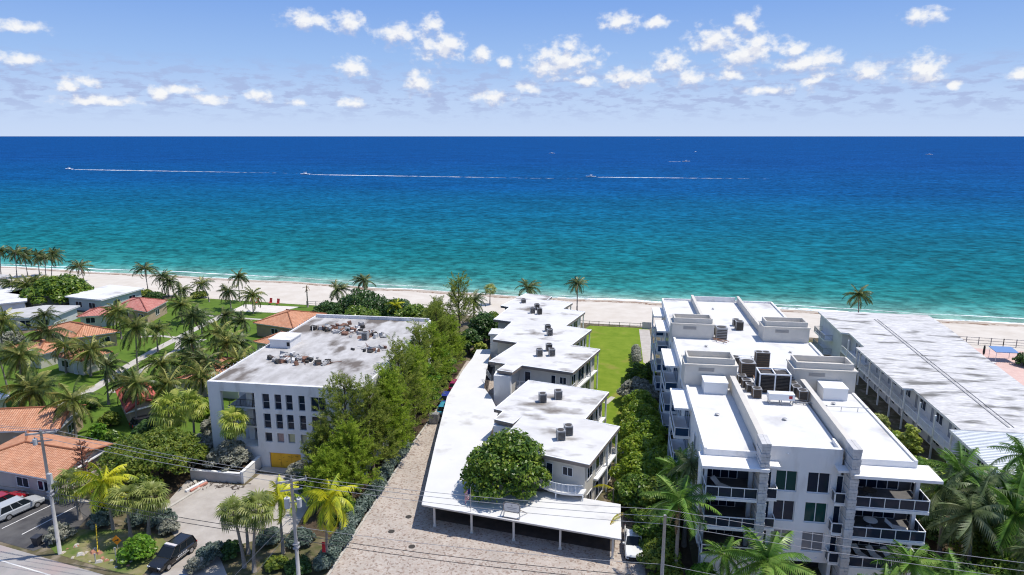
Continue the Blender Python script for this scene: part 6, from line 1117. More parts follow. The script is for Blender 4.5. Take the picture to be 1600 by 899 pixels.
# shrubs in the strip between condominium and motel
G = 'planting between condominium and motel'
for i, (x, y, Rr, H, mt, lab) in enumerate([(32.2, 107, 1.8, 2.4, 'olive', 'rearmost bush in the strip beside the motel'), (34.0, 103.6, 1.9, 2.4, 'broad', 'second rear bush in the strip beside the motel'), (37.4, 101.0, 2.0, 3.0, 'sabal', 'tufted palm shrub by the motel gallery steps'), (36.8, 97.6, 1.9, 2.6, 'silver', 'greyish shrub in the strip beside the motel'), (39.0, 98.2, 1.8, 2.8, 'sabal', 'second tufted shrub by the motel gallery'), (39.0, 92.4, 1.9, 2.8, 'broady', 'lime bush halfway along the motel strip'), (35.0, 92.6, 2.4, 3.2, 'bright', 'bright green bush beside the condominium roof edge'), (36.0, 86.4, 2.4, 3.2, 'bright', 'bright green bush nearer the street in the motel strip'), (38.4, 83.8, 2.2, 3.2, 'broady', 'lime bush before the metal roof'), (34.0, 80.0, 2.4, 3.4, 'broady', 'lime bush beside the right condominium wing'), (40.2, 90.6, 1.6, 4.6, 'sabaly', 'tall tufted palm shrub against the motel gallery'), (38.5, 78.6, 2.6, 3.8, 'broady', 'lime bush at the foot of the right palms'), (34.4, 71.6, 2.6, 3.6, 'dark', 'dark bush deep under the right palms'), (33, 62.0, 2.6, 3.2, 'dark', 'dark bush under the bottom right palms'), (39.6, 72.0, 2.6, 3.6, 'dark', 'dark bush below the metal roof corner'), (31.4, 98.5, 1.6, 2.0, 'broady', 'lime bush against the condominium far side'), (36.8, 61.6, 2.8, 3.8, 'broad', 'green bush low between the bottom right palms'), (41.6, 64.4, 2.8, 4.2, 'broad', 'green bush under the palms at the right edge'), (30.6, 66.5, 2.0, 3.6, 'broad', 'green bush against the right terrace wall'), (37.6, 66.6, 2.8, 4.6, 'olive', 'olive bush filling the middle of the right palm clump'), (42.4, 69.6, 2.4, 4.2, 'dark', 'dark bush behind the right edge palms')]):
    tree('garden_bush', x, y, dome_clumps(Rr, H, 0.2, 18, 170+i), 3000, 0.19, LM[mt], lab, 0.6, 'bush', seed=170+i, group=G, tr=0.1)
# shrubs in the left garden
G = 'shrubs in the left garden'
for i, (x, y, Rr, H, mt, lab) in enumerate([(-121, 118, 2.4, 3.0, 'silver', 'grey shrub below the grey flat-roofed house'), (-127, 121, 2.6, 3.4, 'dark', 'dark bush at the left edge beside the grey house'), (-66.5, 78.2, 1.6, 2.6, 'broad', 'green bush behind the tall brown pine'), (-63.4, 80.6, 2.0, 3.2, 'dark', 'dark bush between the pine and the red roof'), (-70, 79.5, 1.4, 2.8, 'bright', 'bright bush at the gable of the near tan house'), (-58.6, 77.5, 1.8, 2.6, 'broad', 'green bush behind the spreading tree'), (-80.5, 90.6, 1.4, 1.6, 'broad', 'low bush beside the curved garden path'), (-78, 98, 1.6, 2.2, 'olive', 'olive bush between path and palm trunks'), (-66.5, 92.5, 1.8, 2.6, 'dark', 'dark bush left of the fan palms by the concrete building'), (-98.5, 133, 1.2, 1.4, 'dark', 'low hedge at the corner of the pink tiled house'), (-108, 163.5, 2.4, 1.4, 'olive', 'low dune scrub at the sea end of the lawn'), (-124, 162.5, 2.8, 1.4, 'olive', 'low dune scrub behind the pale teal house'), (-118, 159.5, 2.4, 1.8, 'dark', 'dark scrub at the foot of the close palm pair'), (-61.8, 113.5, 1.6, 2.6, 'broady', 'lime bush against the side of the concrete building'), (-60.5, 90.0, 2.0, 3.0, 'broady', 'lime bush near the front corner of the concrete building'), (-85.5, 72.3, 1.4, 1.8, 'bright', 'bright bush between the two near tiled houses'), (-101, 100.5, 1.6, 2.0, 'dark', 'dark bush in the shade behind the twin palms'), (-96, 98.6, 1.4, 1.6, 'broad', 'green bush beside the left lawn'), (-105, 88.5, 2.2, 3.0, 'dark', 'dark bush under the leaning palm at the far left'), (-72.6, 85.0, 1.5, 2.0, 'olive', 'olive bush between the tan gable and the red roof'), (-79.6, 86.6, 1.6, 2.0, 'broady', 'lime bush behind the tan house gable'), (-63.8, 86.4, 1.8, 2.6, 'olive', 'olive bush right of the small red roof'), (-64.0, 112.0, 1.8, 2.6, 'dark', 'dark bush behind the hidden orange roof'), (-76.0, 104.5, 1.6, 2.0, 'dark', 'dark bush at the foot of the palms by the inner path')]):
    tree('garden_shrub', x, y, dome_clumps(Rr, H, 0.15, 16, 190+i), 2200, 0.2, LM[mt], lab, 0.5, 'shrub', seed=190+i, group=G, tr=0.1)
def norfolk(x, y, H, label):
    e = empty('norfolk_pine', (x, y, 0), label, 'tree'); t = MB(); t.tube([(0, 0, -0.1), (0, 0, H)], [0.16, 0.03], 8); t.build('trunk', BARKD, e)
    r = np.random.default_rng(5); V = []; F = []
    for k in range(11):
        z = H*(0.12+0.08*k); ln = 2.0*(1-0.07*k)
        for j in range(7):
            az = j*2*math.pi/7+k*0.5+r.normal(0, 0.1); d = np.array([math.cos(az), math.sin(az), 0.38]); sd = np.array([-math.sin(az), math.cos(az), 0])
            for i in range(34):
                s = 0.12+0.88*i/33; p = np.array([0, 0, z])+d*ln*s*np.array([1, 1, s]); a = r.uniform(0, 6.28); q = (sd*math.cos(a)+np.array([0, 0, 1])*math.sin(a))*0.17*(1.1-0.5*s)+d*0.1
                b = len(V); V += [p-d*0.06, p+d*0.06, p+q]; F.append((b, b+1, b+2))
    link('crown', mesh_np('crown', V, F, LM['brown']), e)
norfolk(-60.3, 65.6, 7.6, 'reddish brown tiered pine before the orange roof by the street')
# ------------------------------------------------------------------ vehicles
def paint(name, c): 
    m = pm(name, c, rough=0.22, spec=0.6); m.node_tree.nodes['Principled BSDF'].inputs['Coat Weight'].default_value = 0.5; return m
TYRE = pm('tyre_rubber', (0.02, 0.02, 0.02), rough=0.9); RIM = pm('alloy_rim', (0.45, 0.45, 0.46), rough=0.35, metal=0.7); CARGLASS = glassmat('car_glass', (0.015, 0.02, 0.025)); LAMPW = pm('headlamp', (0.75, 0.75, 0.72), rough=0.1); LAMPR = pm('tail_lamp', (0.35, 0.01, 0.01), rough=0.2); BLACKP = pm('black_plastic', (0.015, 0.015, 0.016), rough=0.5)
def loft(sts):
    """stations (x, zbot, ztop, halfwidth) -> closed body"""
    mb = MB(); n = 8; vs = []; fs = []
    for x, zb, zt, hw in sts: vs += [(x, -hw*0.88, zb), (x, -hw, zb+0.18), (x, -hw*0.99, zt-0.14), (x, -hw*0.88, zt), (x, hw*0.88, zt), (x, hw*0.99, zt-0.14), (x, hw, zb+0.18), (x, hw*0.88, zb)]
    for i in range(len(sts)-1):
        for k in range(n): fs.append((i*n+k, (i+1)*n+k, (i+1)*n+(k+1) % n, i*n+(k+1) % n))
    fs.append(tuple(range(n))); fs.append(tuple(range((len(sts)-1)*n, len(sts)*n))[::-1]); mb.add(vs, fs); return mb
def car(name, x, y, heading, body, label, kind='suv', roof=None, hood=None, extras=None, z=0.02):
    """heading: angle of the nose from +x"""
    e = empty(name, (x, y, z), label, 'car' if kind != 'pickup' else 'truck', None, heading)
    if kind == 'suv': L, gb, gt, zr = 2.45, (-2.3, 1.15), (-2.05, 0.35), 1.72
    elif kind == 'hatch': L, gb, gt, zr = 2.3, (-2.1, 1.05), (-1.75, 0.3), 1.55
    else: L, gb, gt, zr = 2.75, (-0.75, 1.25), (-0.6, 0.6), 1.75
    belt = 1.02 if kind != 'hatch' else 0.92
    st = [(-L, 0.42, belt-0.18, 0.80), (-L+0.08, 0.30, belt-0.04, 0.90), (-L+0.5, 0.26, belt, 0.95), (gb[1]-0.3, 0.26, belt, 0.95), (gb[1]+0.1, 0.26, belt-0.01, 0.945), (L-0.5, 0.27, belt-0.12, 0.92), (L-0.1, 0.30, belt-0.22, 0.86), (L, 0.40, belt-0.36, 0.76)]
    loft(st).build('body', body, e, smooth=False)
    g = MB(); hb, ht = 0.86, 0.70
    vs = [(gb[0], -hb, belt-0.02), (gb[1], -hb, belt-0.02), (gb[1], hb, belt-0.02), (gb[0], hb, belt-0.02), (gt[0], -ht, zr-0.05), (gt[1], -ht, zr-0.05), (gt[1], ht, zr-0.05), (gt[0], ht, zr-0.05)]
    g.add(vs, [(0,1,5,4), (1,2,6,5), (2,3,7,6), (3,0,4,7), (4,5,6,7)]); g.build('glass', CARGLASS, e)
    r = MB(); rm = roof or body
    vs = [(gt[0]-0.05, -ht-0.02, zr-0.06), (gt[1]+0.05, -ht-0.02, zr-0.06), (gt[1]+0.05, ht+0.02, zr-0.06), (gt[0]-0.05, ht+0.02, zr-0.06), (gt[0]+0.1, -ht+0.1, zr), (gt[1]-0.1, -ht+0.1, zr), (gt[1]-0.1, ht-0.1, zr), (gt[0]+0.1, ht-0.1, zr)]
    r.add(vs, [(0,1,5,4), (1,2,6,5), (2,3,7,6), (3,0,4,7), (4,5,6,7), (3,2,1,0)]); r.build('roof', rm, e)
    for s in (-1, 1):
        p = MB(); p.bar((gb[1], s*hb, belt), (gt[1], s*(ht+0.01), zr-0.04), 0.07, 0.07); p.bar((gb[0], s*hb, belt), (gt[0], s*(ht+0.01), zr-0.04), 0.12, 0.10)
        for t in (0.38, 0.68): p.bar((gb[0]+(gb[1]-gb[0])*t, s*(hb+0.005), belt), (gt[0]+(gt[1]-gt[0])*t, s*(ht+0.015), zr-0.04), 0.08, 0.05)
        p.bar((gt[1]+0.02, s*(ht+0.01), zr-0.05), (gt[0]-0.02, s*(ht+0.01), zr-0.05), 0.05, 0.05); p.build('pillars', body, e)
    for sx in (-L+0.95, L-0.95):
        for s in (-1, 1):
            w = MB(); w.tube([(sx, s*0.74, 0.36), (sx, s*0.97, 0.36)], 0.36, 16); wo = w.build('wheel', TYRE, e); q = MB(); q.tube([(sx, s*0.968, 0.36), (sx, s*0.985, 0.36)], 0.23, 12); q.build('rim', RIM, wo)
    for s in (-1, 1):
        MB().box(L-0.14, L+0.0, s*0.62-0.17, s*0.62+0.17, belt-0.42, belt-0.27).build('headlight', LAMPW, e); MB().box(-L-0.02, -L+0.12, s*0.72-0.13, s*0.72+0.13, belt-0.35, belt-0.1).build('tail_light', LAMPR, e); MB().box(gb[1]-0.25, gb[1]-0.05, s*1.04-0.1, s*1.04+0.1, belt+0.02, belt+0.18).build('mirror', body, e)
    MB().box(L-0.06, L+0.02, -0.5, 0.5, 0.42, 0.62).build('grille', BLACKP, e); MB().box(-L+0.05, L-0.05, -0.80, 0.80, 0.2, 0.30).build('chassis', BLACKP, e); MB().box(L-0.1, L+0.04, -0.78, 0.78, 0.30, 0.40).build('bumper', BLACKP, e); MB().box(-L-0.05, -L+0.1, -0.78, 0.78, 0.32, 0.45).build('bumper', BLACKP, e)
    if kind == 'pickup':
        b = MB(); b.box(-L+0.15, gb[0]-0.1, -0.78, 0.78, belt-0.005, belt+0.01); b.build('cargo_bed', BLACKP, e)
    if extras: extras(e, L, belt, zr, gt, ht)
    return e
def police_bits(e, L, belt, zr, gt, ht):
    MB().box(gt[1]-0.42, gt[1]-0.12, -ht+0.02, ht-0.02, zr+0.01, zr+0.12).build('light_bar', pm('pale_light_bar', (0.62, 0.58, 0.56), rough=0.3), e)
    W = pm('white_decal', (0.6, 0.6, 0.6), rough=0.4)
    for s in (-1, 1):
        MB().box(-1.35, 0.55, s*0.957-0.006, s*0.957+0.006, 0.52, 0.58).build('side_stripe', W, e)
        for k in range(6): MB().box(-0.95+k*0.22, -0.80+k*0.22, s*0.957-0.006, s*0.957+0.006, 0.68, 0.82).build('side_lettering', W, e)
        MB().box(-2.0, 0.4, s*(ht+0.0)-0.02, s*(ht+0.0)+0.02, zr+0.005, zr+0.04).build('roof_rail', BLACKP, e)
    MB().box(L+0.03, L+0.1, -0.45, 0.45, 0.35, 0.75).build('push_bar', BLACKP, e)
BLACKCAR = paint('black_car_paint', (0.012, 0.012, 0.014))
car('police_car', -42.9, 56.1, math.atan2(-0.98, -0.17), BLACKCAR, 'black police car with pale side lettering on the drive by the street', 'suv', extras=police_bits)
car('parked_car', -66.0, 61.9, math.atan2(0.95, 0.32), paint('silver_car_paint', (0.42, 0.43, 0.43)), 'silver car parked in the striped bay', 'suv')
car('parked_car', -68.9, 62.9, math.atan2(0.95, 0.32), paint('red_car_paint', (0.30, 0.012, 0.02)), 'dark red car parked left of the silver one', 'hatch')
car('parked_truck', 3.35, 65.0, -math.pi/2, paint('white_car_paint', (0.72, 0.72, 0.70)), 'white truck parked beside the carport end', 'pickup')
car('parked_car', -39.0, 51.4, math.atan2(0.2, -1), paint('blue_car_paint', (0.03, 0.07, 0.16)), 'blue car just entering at the bottom edge', 'hatch')
car('parked_car', -67.2, 86.0, math.atan2(0.8, 0.6), paint('charcoal_car_paint', (0.025, 0.025, 0.03)), 'charcoal car in shade behind the big spreading tree', 'hatch')
car('parked_car', -24.6, 97.4, math.pi/2, paint('teal_car_paint', (0.05, 0.28, 0.42)), 'teal car half hidden under the carport edge', 'hatch')
car('parked_car', -25.3, 101.8, math.pi/2, paint('navy_car_paint', (0.03, 0.05, 0.30)), 'navy car parked in front of the teal one', 'hatch')
car('parked_car', -25.2, 107.6, math.pi/2, paint('magenta_car_paint', (0.30, 0.03, 0.12)), 'magenta car parked deepest along the carport', 'hatch')
o = empty('utility_box', (-25.3, 93.0, 0.02), 'grey utility enclosure before the teal car', 'utility box'); MB().box(-0.7, 0.7, -0.5, 0.5, 0.0, 1.5).build('cabinet', pm('grey_cabinet', (0.25, 0.25, 0.25), rough=0.6), o)
for k in range(7): MB().box(-0.66+k*0.2, -0.56+k*0.2, -0.53, -0.501, 0.1, 1.4).build('slat', METAL, o)

# ------------------------------------------------------------------ utility poles and wires
POLE = pm('pole_concrete', (0.36, 0.35, 0.335), (0.44, 0.43, 0.41), scale=1.5, rough=0.9)
def pole(x, y, h, label, arm=True, tfs=(), box=False, aang=0.45):
    e = empty('utility_pole', (x, y, 0), label, 'utility pole', 'utility poles along the street'); t = MB(); t.tube([(0, 0, -0.1), (0, 0, h)], [0.2, 0.12], 10); t.build('shaft', POLE, e, smooth=True)
    d = Vector((math.cos(aang), math.sin(aang), 0))
    if arm:
        a = MB(); a.bar(d*-1.35+Vector((0, 0, h-0.25)), d*1.35+Vector((0, 0, h-0.25)), 0.14, 0.16); ao = a.build('crossarm', POLE, e)
        for s in (-1.25, 0.0, 1.25): MB().tube([d*s+Vector((0, 0, h-0.17 if s else h)), d*s+Vector((0, 0, h+0.12 if s else h+0.25))], [0.06, 0.04], 8).build('insulator', GREYT, ao)
        b = MB(); b.bar(d*-1.0+Vector((0, 0, h-1.1)), d*0.9+Vector((0, 0, h-1.1)), 0.1, 0.1); b.build('lower_arm', POLE, e)
    for (ox, oy, z, r, hh) in tfs:
        t = MB(); t.tube([(ox, oy, z), (ox, oy, z+hh)], r, 12); to = t.build('transformer', pm('pale_transformer', (0.50, 0.50, 0.49), rough=0.4), e); MB().tube([(ox, oy, z+hh), (ox, oy, z+hh+0.2)], 0.05, 6).build('bushing', GREYT, to)
        MB().bar((0, 0, z+hh*0.6), (ox, oy, z+hh*0.6), 0.08, 0.1).build('bracket', GREYT, to)
    if box:
        MB().box(0.12, 0.55, -0.3, 0.0, h-5.6, h-4.5).build('pole_box', pm('pale_transformer', (0.5, 0.5, 0.49)), e)
    for zz in (h-6.6, h-7.0): MB().box(-0.24, 0.24, -0.24, 0.24, zz, zz+0.12).build('clamp', GREYT, e)
    return e
pole(-55.1, 55.4, 13.6, 'left concrete utility pole with crossarm by the parking bay', tfs=((-0.55, -0.25, 12.2, 0.22, 0.6), ), box=True)
pole(-27.7, 52.7, 12.0, 'middle utility pole with two grey transformers between yellow palms', tfs=((-0.6, 0.1, 9.0, 0.28, 0.95), (0.55, 0.1, 9.2, 0.22, 0.8)))
pole(5.1, 51.5, 11.9, 'right utility pole before the condominium palms', arm=False)
pole(44.0, 46.6, 12.2, 'utility pole outside the right picture edge carrying the wires', arm=False)
WIRE = pm('grey_wire', (0.30, 0.30, 0.31), rough=0.5, spec=0.4); WIRED = pm('dark_wire', (0.05, 0.05, 0.05), rough=0.6)
def wire(pts, r, mat, label, sag=0.35):
    P = []
    for a, b in zip(pts, pts[1:]):
        a = Vector(a); b = Vector(b); n = 14
        for k in range(n):
            t = k/n; p = a.lerp(b, t); p.z -= sag*4*t*(1-t)*(a-b).length/30; P.append(p)
    P.append(Vector(pts[-1])); e = P[0].copy(); m = MB(e[:]); m.tube(P, r, 5); o = m.build('overhead_wire', mat, None, loc=e[:]); tag(o, label, 'wire', 'overhead wires along the street')
def arm_pt(x, y, h, s, aang=0.45): return (x+math.cos(aang)*s, y+math.sin(aang)*s, h)
T1 = (-55.1, 55.4); T2 = (-27.7, 52.7); T3 = (5.1, 51.5); T4 = (44.0, 46.6)
for s, lab, dz in ((1.25, 'topmost pale overhead wire along the street', 0), (0.0, 'second pale overhead wire from the top', 0.1), (-1.25, 'third pale overhead wire from the top', 0)):
    wire([(-100, 60.5, 13.6), arm_pt(*T1, 13.5+dz, s), arm_pt(*T2, 11.9+dz, s), (T3[0], T3[1]+s*0.05, 11.75+s*0.5), (T4[0], T4[1], 12.0+s*0.5)], 0.022, WIRE, lab)
wire([(-100, 60.3, 7.2), (T1[0], T1[1], 7.0), (T2[0], T2[1], 6.4), (T3[0], T3[1], 6.2), (T4[0], T4[1], 6.4)], 0.03, WIRED, 'upper dark telephone cable below the power wires')
wire([(-100, 60.3, 6.6), (T1[0], T1[1], 6.5), (T2[0], T2[1], 5.9), (T3[0], T3[1], 5.6), (T4[0], T4[1], 5.8)], 0.03, WIRED, 'lower dark telephone cable below the power wires')
wire([(T2[0], T2[1], 7.2), (T3[0], T3[1], 7.4), (T4[0], T4[1], 7.2)], 0.02, WIRE, 'single pale cable halfway up between the middle and right poles')
wire([(T2[0], T2[1], 8.4), (-35.5, 52.6, 0.05)], 0.02, WIRE, 'pale guy wire slanting from the middle pole to the ground', sag=0)
wire([(T2[0], T2[1], 7.4), (-33.4, 52.4, 0.05)], 0.02, WIRE, 'second guy wire slanting beside the first from the middle pole', sag=0)
wire([(T1[0], T1[1], 7.5), (-52.3, 57.4, 2.4)], 0.02, WIRED, 'dark guy wire from the left pole down to its yellow guard', sag=0)
m = MB((-51.2, 55.9, 0)); m.tube([(-52.3, 57.4, 2.4), (-51.2, 55.9, 0.02)], 0.05, 6); o = m.build('guy_guard', pm('yellow_guard', (0.75, 0.50, 0.03), rough=0.5), loc=(-51.2, 55.9, 0)); tag(o, 'yellow guy-wire guard rod beside the left pole', 'guy guard')

# ------------------------------------------------------------------ street furniture
e = empty('curve_sign', (-49.3, 56.4, 0), 'orange diamond warning sign with black bent arrow', 'sign')
MB().bar((0, 0.04, 0), (0, 0.04, 1.7), 0.05, 0.05).build('post', METAL, e)
s = MB(); s.add([(-0.55, 0, 1.45), (0, 0, 0.9), (0.55, 0, 1.45), (0, 0, 2.0), (-0.55, 0.015, 1.45), (0, 0.015, 0.9), (0.55, 0.015, 1.45), (0, 0.015, 2.0)], [(0,1,2,3), (7,6,5,4), (0,4,5,1), (1,5,6,2), (2,6,7,3), (3,7,4,0)]); so = s.build('sign_panel', pm('orange_sign', (0.75, 0.26, 0.01), rough=0.5), e)
a = MB(); a.bar((-0.24, -0.005, 1.28), (-0.05, -0.005, 1.42), 0.01, 0.09); a.bar((-0.05, -0.005, 1.42), (0.14, -0.005, 1.47), 0.01, 0.09); a.add([(0.12, -0.008, 1.36), (0.32, -0.008, 1.53), (0.09, -0.008, 1.6)], [(0, 1, 2)]); a.build('arrow', BLACKP, so)
e = empty('wheelie_bin', (-58.6, 56.4, 0), 'dark grey wheeled rubbish bin by the parking entrance', 'bin'); DG = pm('bin_plastic', (0.035, 0.037, 0.045), rough=0.5)
b = MB(); b.add([(-0.26,-0.26,0.08),(0.26,-0.26,0.08),(0.26,0.26,0.08),(-0.26,0.26,0.08),(-0.36,-0.38,1.0),(0.36,-0.38,1.0),(0.36,0.38,1.0),(-0.36,0.38,1.0)], [(0,3,2,1),(4,5,6,7),(0,1,5,4),(1,2,6,5),(2,3,7,6),(3,0,4,7)]); b.build('body', DG, e); MB().box(-0.4, 0.4, -0.42, 0.42, 1.0, 1.07).build('lid', DG, e)
for sx in (-0.3, 0.3): MB().tube([(sx-0.04, 0.3, 0.1), (sx+0.04, 0.3, 0.1)], 0.1, 10).build('wheel', TYRE, e)
for i, (x, y, h, lab) in enumerate([(-48.3, 54.9, 1.6, 'slim grey marker post left of the bright shrub'), (-50.4, 54.6, 0.9, 'short pale marker stake in the verge')]):
    e = empty('marker_post', (x, y, 0), lab, 'post'); MB().bar((0, 0, 0), (0, 0, h), 0.07, 0.07).build('post', POLE, e); MB().box(-0.09, 0.09, -0.06, 0.06, h, h+0.08).build('cap', METAL, e)
for i, (x, y, n, lab) in enumerate([(-53.0, 56.2, 12, 'pile of pale and red rubble beside the left pole'), (-48.8, 55.0, 10, 'scatter of pale stones in the verge near the bright shrub')]):
    e = empty('rubble_pile', (x, y, 0.02), lab, 'rubble'); rs = random.Random(i)
    for k in range(n):
        m = MB(); w = rs.uniform(0.12, 0.4); m.add([(-w, -w*0.6, 0), (w, -w*0.7, 0), (w*0.9, w*0.6, 0), (-w*0.8, w*0.7, 0), (-w*0.6, -w*0.4, w*0.5), (w*0.6, -w*0.35, w*0.6), (w*0.5, w*0.4, w*0.45), (-w*0.5, w*0.4, w*0.55)], [(0,3,2,1),(4,5,6,7),(0,1,5,4),(1,2,6,5),(2,3,7,6),(3,0,4,7)])
        o = m.build('stone', [SIDEWALK, pm('red_rubble', (0.42, 0.2, 0.13), rough=0.9), pm('sand_rubble', (0.5, 0.44, 0.36), rough=0.9)][k % 3], e); o.location = (rs.gauss(0, 1.0), rs.gauss(0, 0.6), 0); o.rotation_euler = (0, 0, rs.uniform(0, 3))
# litter of fallen branches below the planter
e = empty('branch_litter', (-46.6, 70.6, 0.02), 'spread of dark fallen branches before the planter wall', 'branches'); rs = random.Random(9)
for k in range(70):
    m = MB(); a = rs.uniform(0, 3.14); l = rs.uniform(0.25, 0.8); m.tube([(0, 0, 0.04), (math.cos(a)*l, math.sin(a)*l, 0.06+rs.random()*0.12)], 0.035, 4); o = m.build('branch', BARKD, e); o.location = (rs.uniform(-3.6, 3.0), rs.gauss(0, 0.55), 0)
e = empty('kerb_barrier', (-49.4, 69.9, 0), 'faded pink and white traffic kerb lying at the edge of the drive', 'barrier'); MB().bar((-0.4, -1.2, 0.15), (0.5, 1.6, 0.15), 0.35, 0.25).build('white_bar', TRIM, e); MB().bar((0.1, -1.0, 0.12), (0.9, 1.2, 0.12), 0.3, 0.2).build('pink_bar', pm('faded_pink', (0.55, 0.24, 0.18), rough=0.8), e)
# red extinguisher-like bag hanging at palm
e = empty('hanging_tag', (-26.9, 56.9, 2.6), 'red hanging banner on the yellow palm trunk', 'banner'); MB().box(-0.16, 0.16, -0.34, -0.28, -0.5, 0.6).build('cloth', pm('red_cloth', (0.42, 0.02, 0.03), rough=0.7), e)
# flag and sign on the carport
e = empty('flag', (-13.9, 64.9, 2.72), 'striped red, white and blue flag hanging from a short pole on the carport edge', 'flag')
MB().tube([(0, 0, -0.3), (0.0, 0.0, 2.9)], 0.035, 6).build('flagpole', METAL, e)
FLR = pm('flag_red', (0.42, 0.025, 0.04), rough=0.8); FLW = pm('flag_white', (0.75, 0.74, 0.73), rough=0.8); FLB = pm('flag_blue', (0.02, 0.03, 0.14), rough=0.8)
def fold(u, v): return (-0.05-0.62*u*(1-0.25*v)-0.12*v, 0.09*math.sin(u*9+v*2)+0.06*u, 2.7-1.25*v-0.55*u*u-0.12*u)
for k in range(13):
    m = MB(); u0 = 0.40 if k < 7 else 0.0
    for j in range(8):
        a = u0+(1-u0)*j/8; b_ = u0+(1-u0)*(j+1)/8; m.quad(fold(a, k/13), fold(b_, k/13), fold(b_, (k+1)/13), fold(a, (k+1)/13))
    m.build('stripe', FLR if k % 2 == 0 else FLW, e)
m = MB()
for i in range(4):
    for j in range(4): m.quad(fold(0.4*i/4, 7/13*j/4), fold(0.4*(i+1)/4, 7/13*j/4), fold(0.4*(i+1)/4, 7/13*(j+1)/4), fold(0.4*i/4, 7/13*(j+1)/4))
co = m.build('canton', FLB, e)
e = empty('name_board', (-9.4, 64.4, 2.75), 'white name board with grey scalloped frame standing on the carport roof', 'sign', None, -0.16)
def oct_(w, h, z, y0, y1):
    P = [(-w, z+0.2), (-w+0.2, z), (w-0.2, z), (w, z+0.2), (w, z+h-0.2), (w-0.25, z+h), (-w+0.25, z+h), (-w, z+h-0.2)]; n = 8
    m = MB(); m.add([(a, y0, b) for a, b in P]+[(a, y1, b) for a, b in P], [tuple(range(n)), tuple(range(n, 2*n))[::-1]]+[(i, n+i, n+(i+1) % n, (i+1) % n) for i in range(n)]); return m
oct_(0.95, 1.15, 0.55, 0.0, 0.06).build('frame', pm('sign_frame_grey', (0.22, 0.21, 0.19), rough=0.7), e); po = oct_(0.84, 0.95, 0.65, -0.012, -0.002).build('panel', pm('sign_white', (0.72, 0.71, 0.66), rough=0.6), e)
m = MB(); m.add([(-0.12, -0.016, 1.28), (0.12, -0.016, 1.28), (0, -0.016, 1.5)], [(0, 1, 2)]); m.build('emblem', GREYT, po)
m = MB(); m.box(-0.55, 0.55, -0.018, -0.0125, 1.05, 1.13); m.box(-0.45, 0.45, -0.018, -0.0125, 0.88, 0.94); m.build('lettering', GREYT, po)
for sx in (-0.9, 0.9):
    MB().bar((sx, 0.03, 0), (sx*0.9, 0.03, 1.0), 0.09, 0.09).build('leg', CREAM, e); MB().bar((sx, 0.1, 0.9), (sx*1.5, 1.2, 0.05), 0.07, 0.07).build('brace', BROWNT, e)
MB().bar((-0.95, -0.3, 0.05), (0.95, -0.3, 0.05), 0.08, 0.08).build('foot_rail', BROWNT, e)
# bent yellow fronds on the carport end
for i, (x, y, z, rz, lab) in enumerate([(1.2, 71.2, 3.2, math.pi*0.9, 'orange-yellow drooping frond beside the curved balcony'), (2.2, 66.4, 3.1, -2.2, 'orange-yellow frond hanging over the carport corner')]):
    e = empty('yellow_frond', (x, y, 0), lab, 'plant'); V, F = frond_arrays(2.6, 0.35, 1.3, 0, 18, 0.5, 0.9, 0.2, np.random.default_rng(i)); link('frond', mesh_np('frond', V, F, leafmat('orange_frond', (0.30, 0.16, 0.01), (0.50, 0.28, 0.015), (0.66, 0.42, 0.03))), e, (0, 0, z), (0, 0, rz)); MB().tube([(0, 0, 0), (0, 0, z)], 0.06, 6).build('stem', BARK, e)

# ------------------------------------------------------------------ fences, beach things
def fence(pts, label, h=1.1, gap=2.4, mat=None, rails=2):
    O = (pts[0][0], pts[0][1], 0); e = empty('beach_fence', O, label, 'fence'); m = mat or pm('fence_wood', (0.34, 0.30, 0.26), rough=0.9)
    for p, q in zip(pts, pts[1:]):
        P = Vector((*p, 0)); Q = Vector((*q, 0)); L_ = (Q-P).length; n = max(1, round(L_/gap))
        for i in range(n+1): c = P.lerp(Q, i/n); MB(O).box(c.x-0.06, c.x+0.06, c.y-0.06, c.y+0.06, 0.0, h).build('post', m, e)
        for k in range(rails): z = h*(k+1)/rails-0.12; MB(O).bar(P+Vector((0, 0, z)), Q+Vector((0, 0, z)), 0.05, 0.08).build('rail', m, e)
fence([(-13, 151.6), (-2, 150.6), (9.5, 150.3)], 'wooden beach fence behind the central lawn')
fence([(-76, 159.5), (-66, 159.2), (-46, 158)], 'wooden beach fence beyond the orange hip roof')
fence([(29, 150.8), (41.5, 150.2)], 'short beach fence between condominium and motel')
fence([(64.5, 148.4), (80, 146.6), (110, 143.8)], 'tall grey fence around the pool deck', h=1.7, mat=pm('fence_grey', (0.30, 0.28, 0.27), rough=0.8), rails=3)
bf = MB((9.8, 149.9, 0)); bf.box(7.6, 9.6, 149.7, 149.75, 0.02, 1.5); o = bf.build('gate_panel', pm('pale_mesh', (0.5, 0.48, 0.45), rough=0.8), None, loc=(9.8, 149.9, 0)); tag(o, 'pale solid gate panel at the end of the lawn fence', 'gate')
UMB = pm('furled_canvas', (0.03, 0.035, 0.03), rough=0.8)
for i, (x, y, lab) in enumerate([(66.2, 146.6, 'furled dark umbrella farthest along the motel edge'), (68.4, 142.2, 'left of the two close furled dark umbrellas'), (69.8, 142.8, 'right of the two close furled dark umbrellas'), (71.9, 137.6, 'nearest furled dark umbrella by the blue canopy')]):
    e = empty('furled_umbrella', (x, y, 0), lab, 'umbrella', 'furled umbrellas on the pool deck'); MB().tube([(0, 0, 0), (0, 0, 2.9)], 0.04, 6).build('pole', METAL, e); MB().tube([(0, 0, 0.9), (0, 0, 1.4), (0, 0, 2.4), (0, 0, 2.85)], [0.14, 0.22, 0.17, 0.03], 8).build('canopy', UMB, e); MB().box(-0.35, 0.35, -0.35, 0.35, 0.02, 0.1).build('base', GREYT, e)
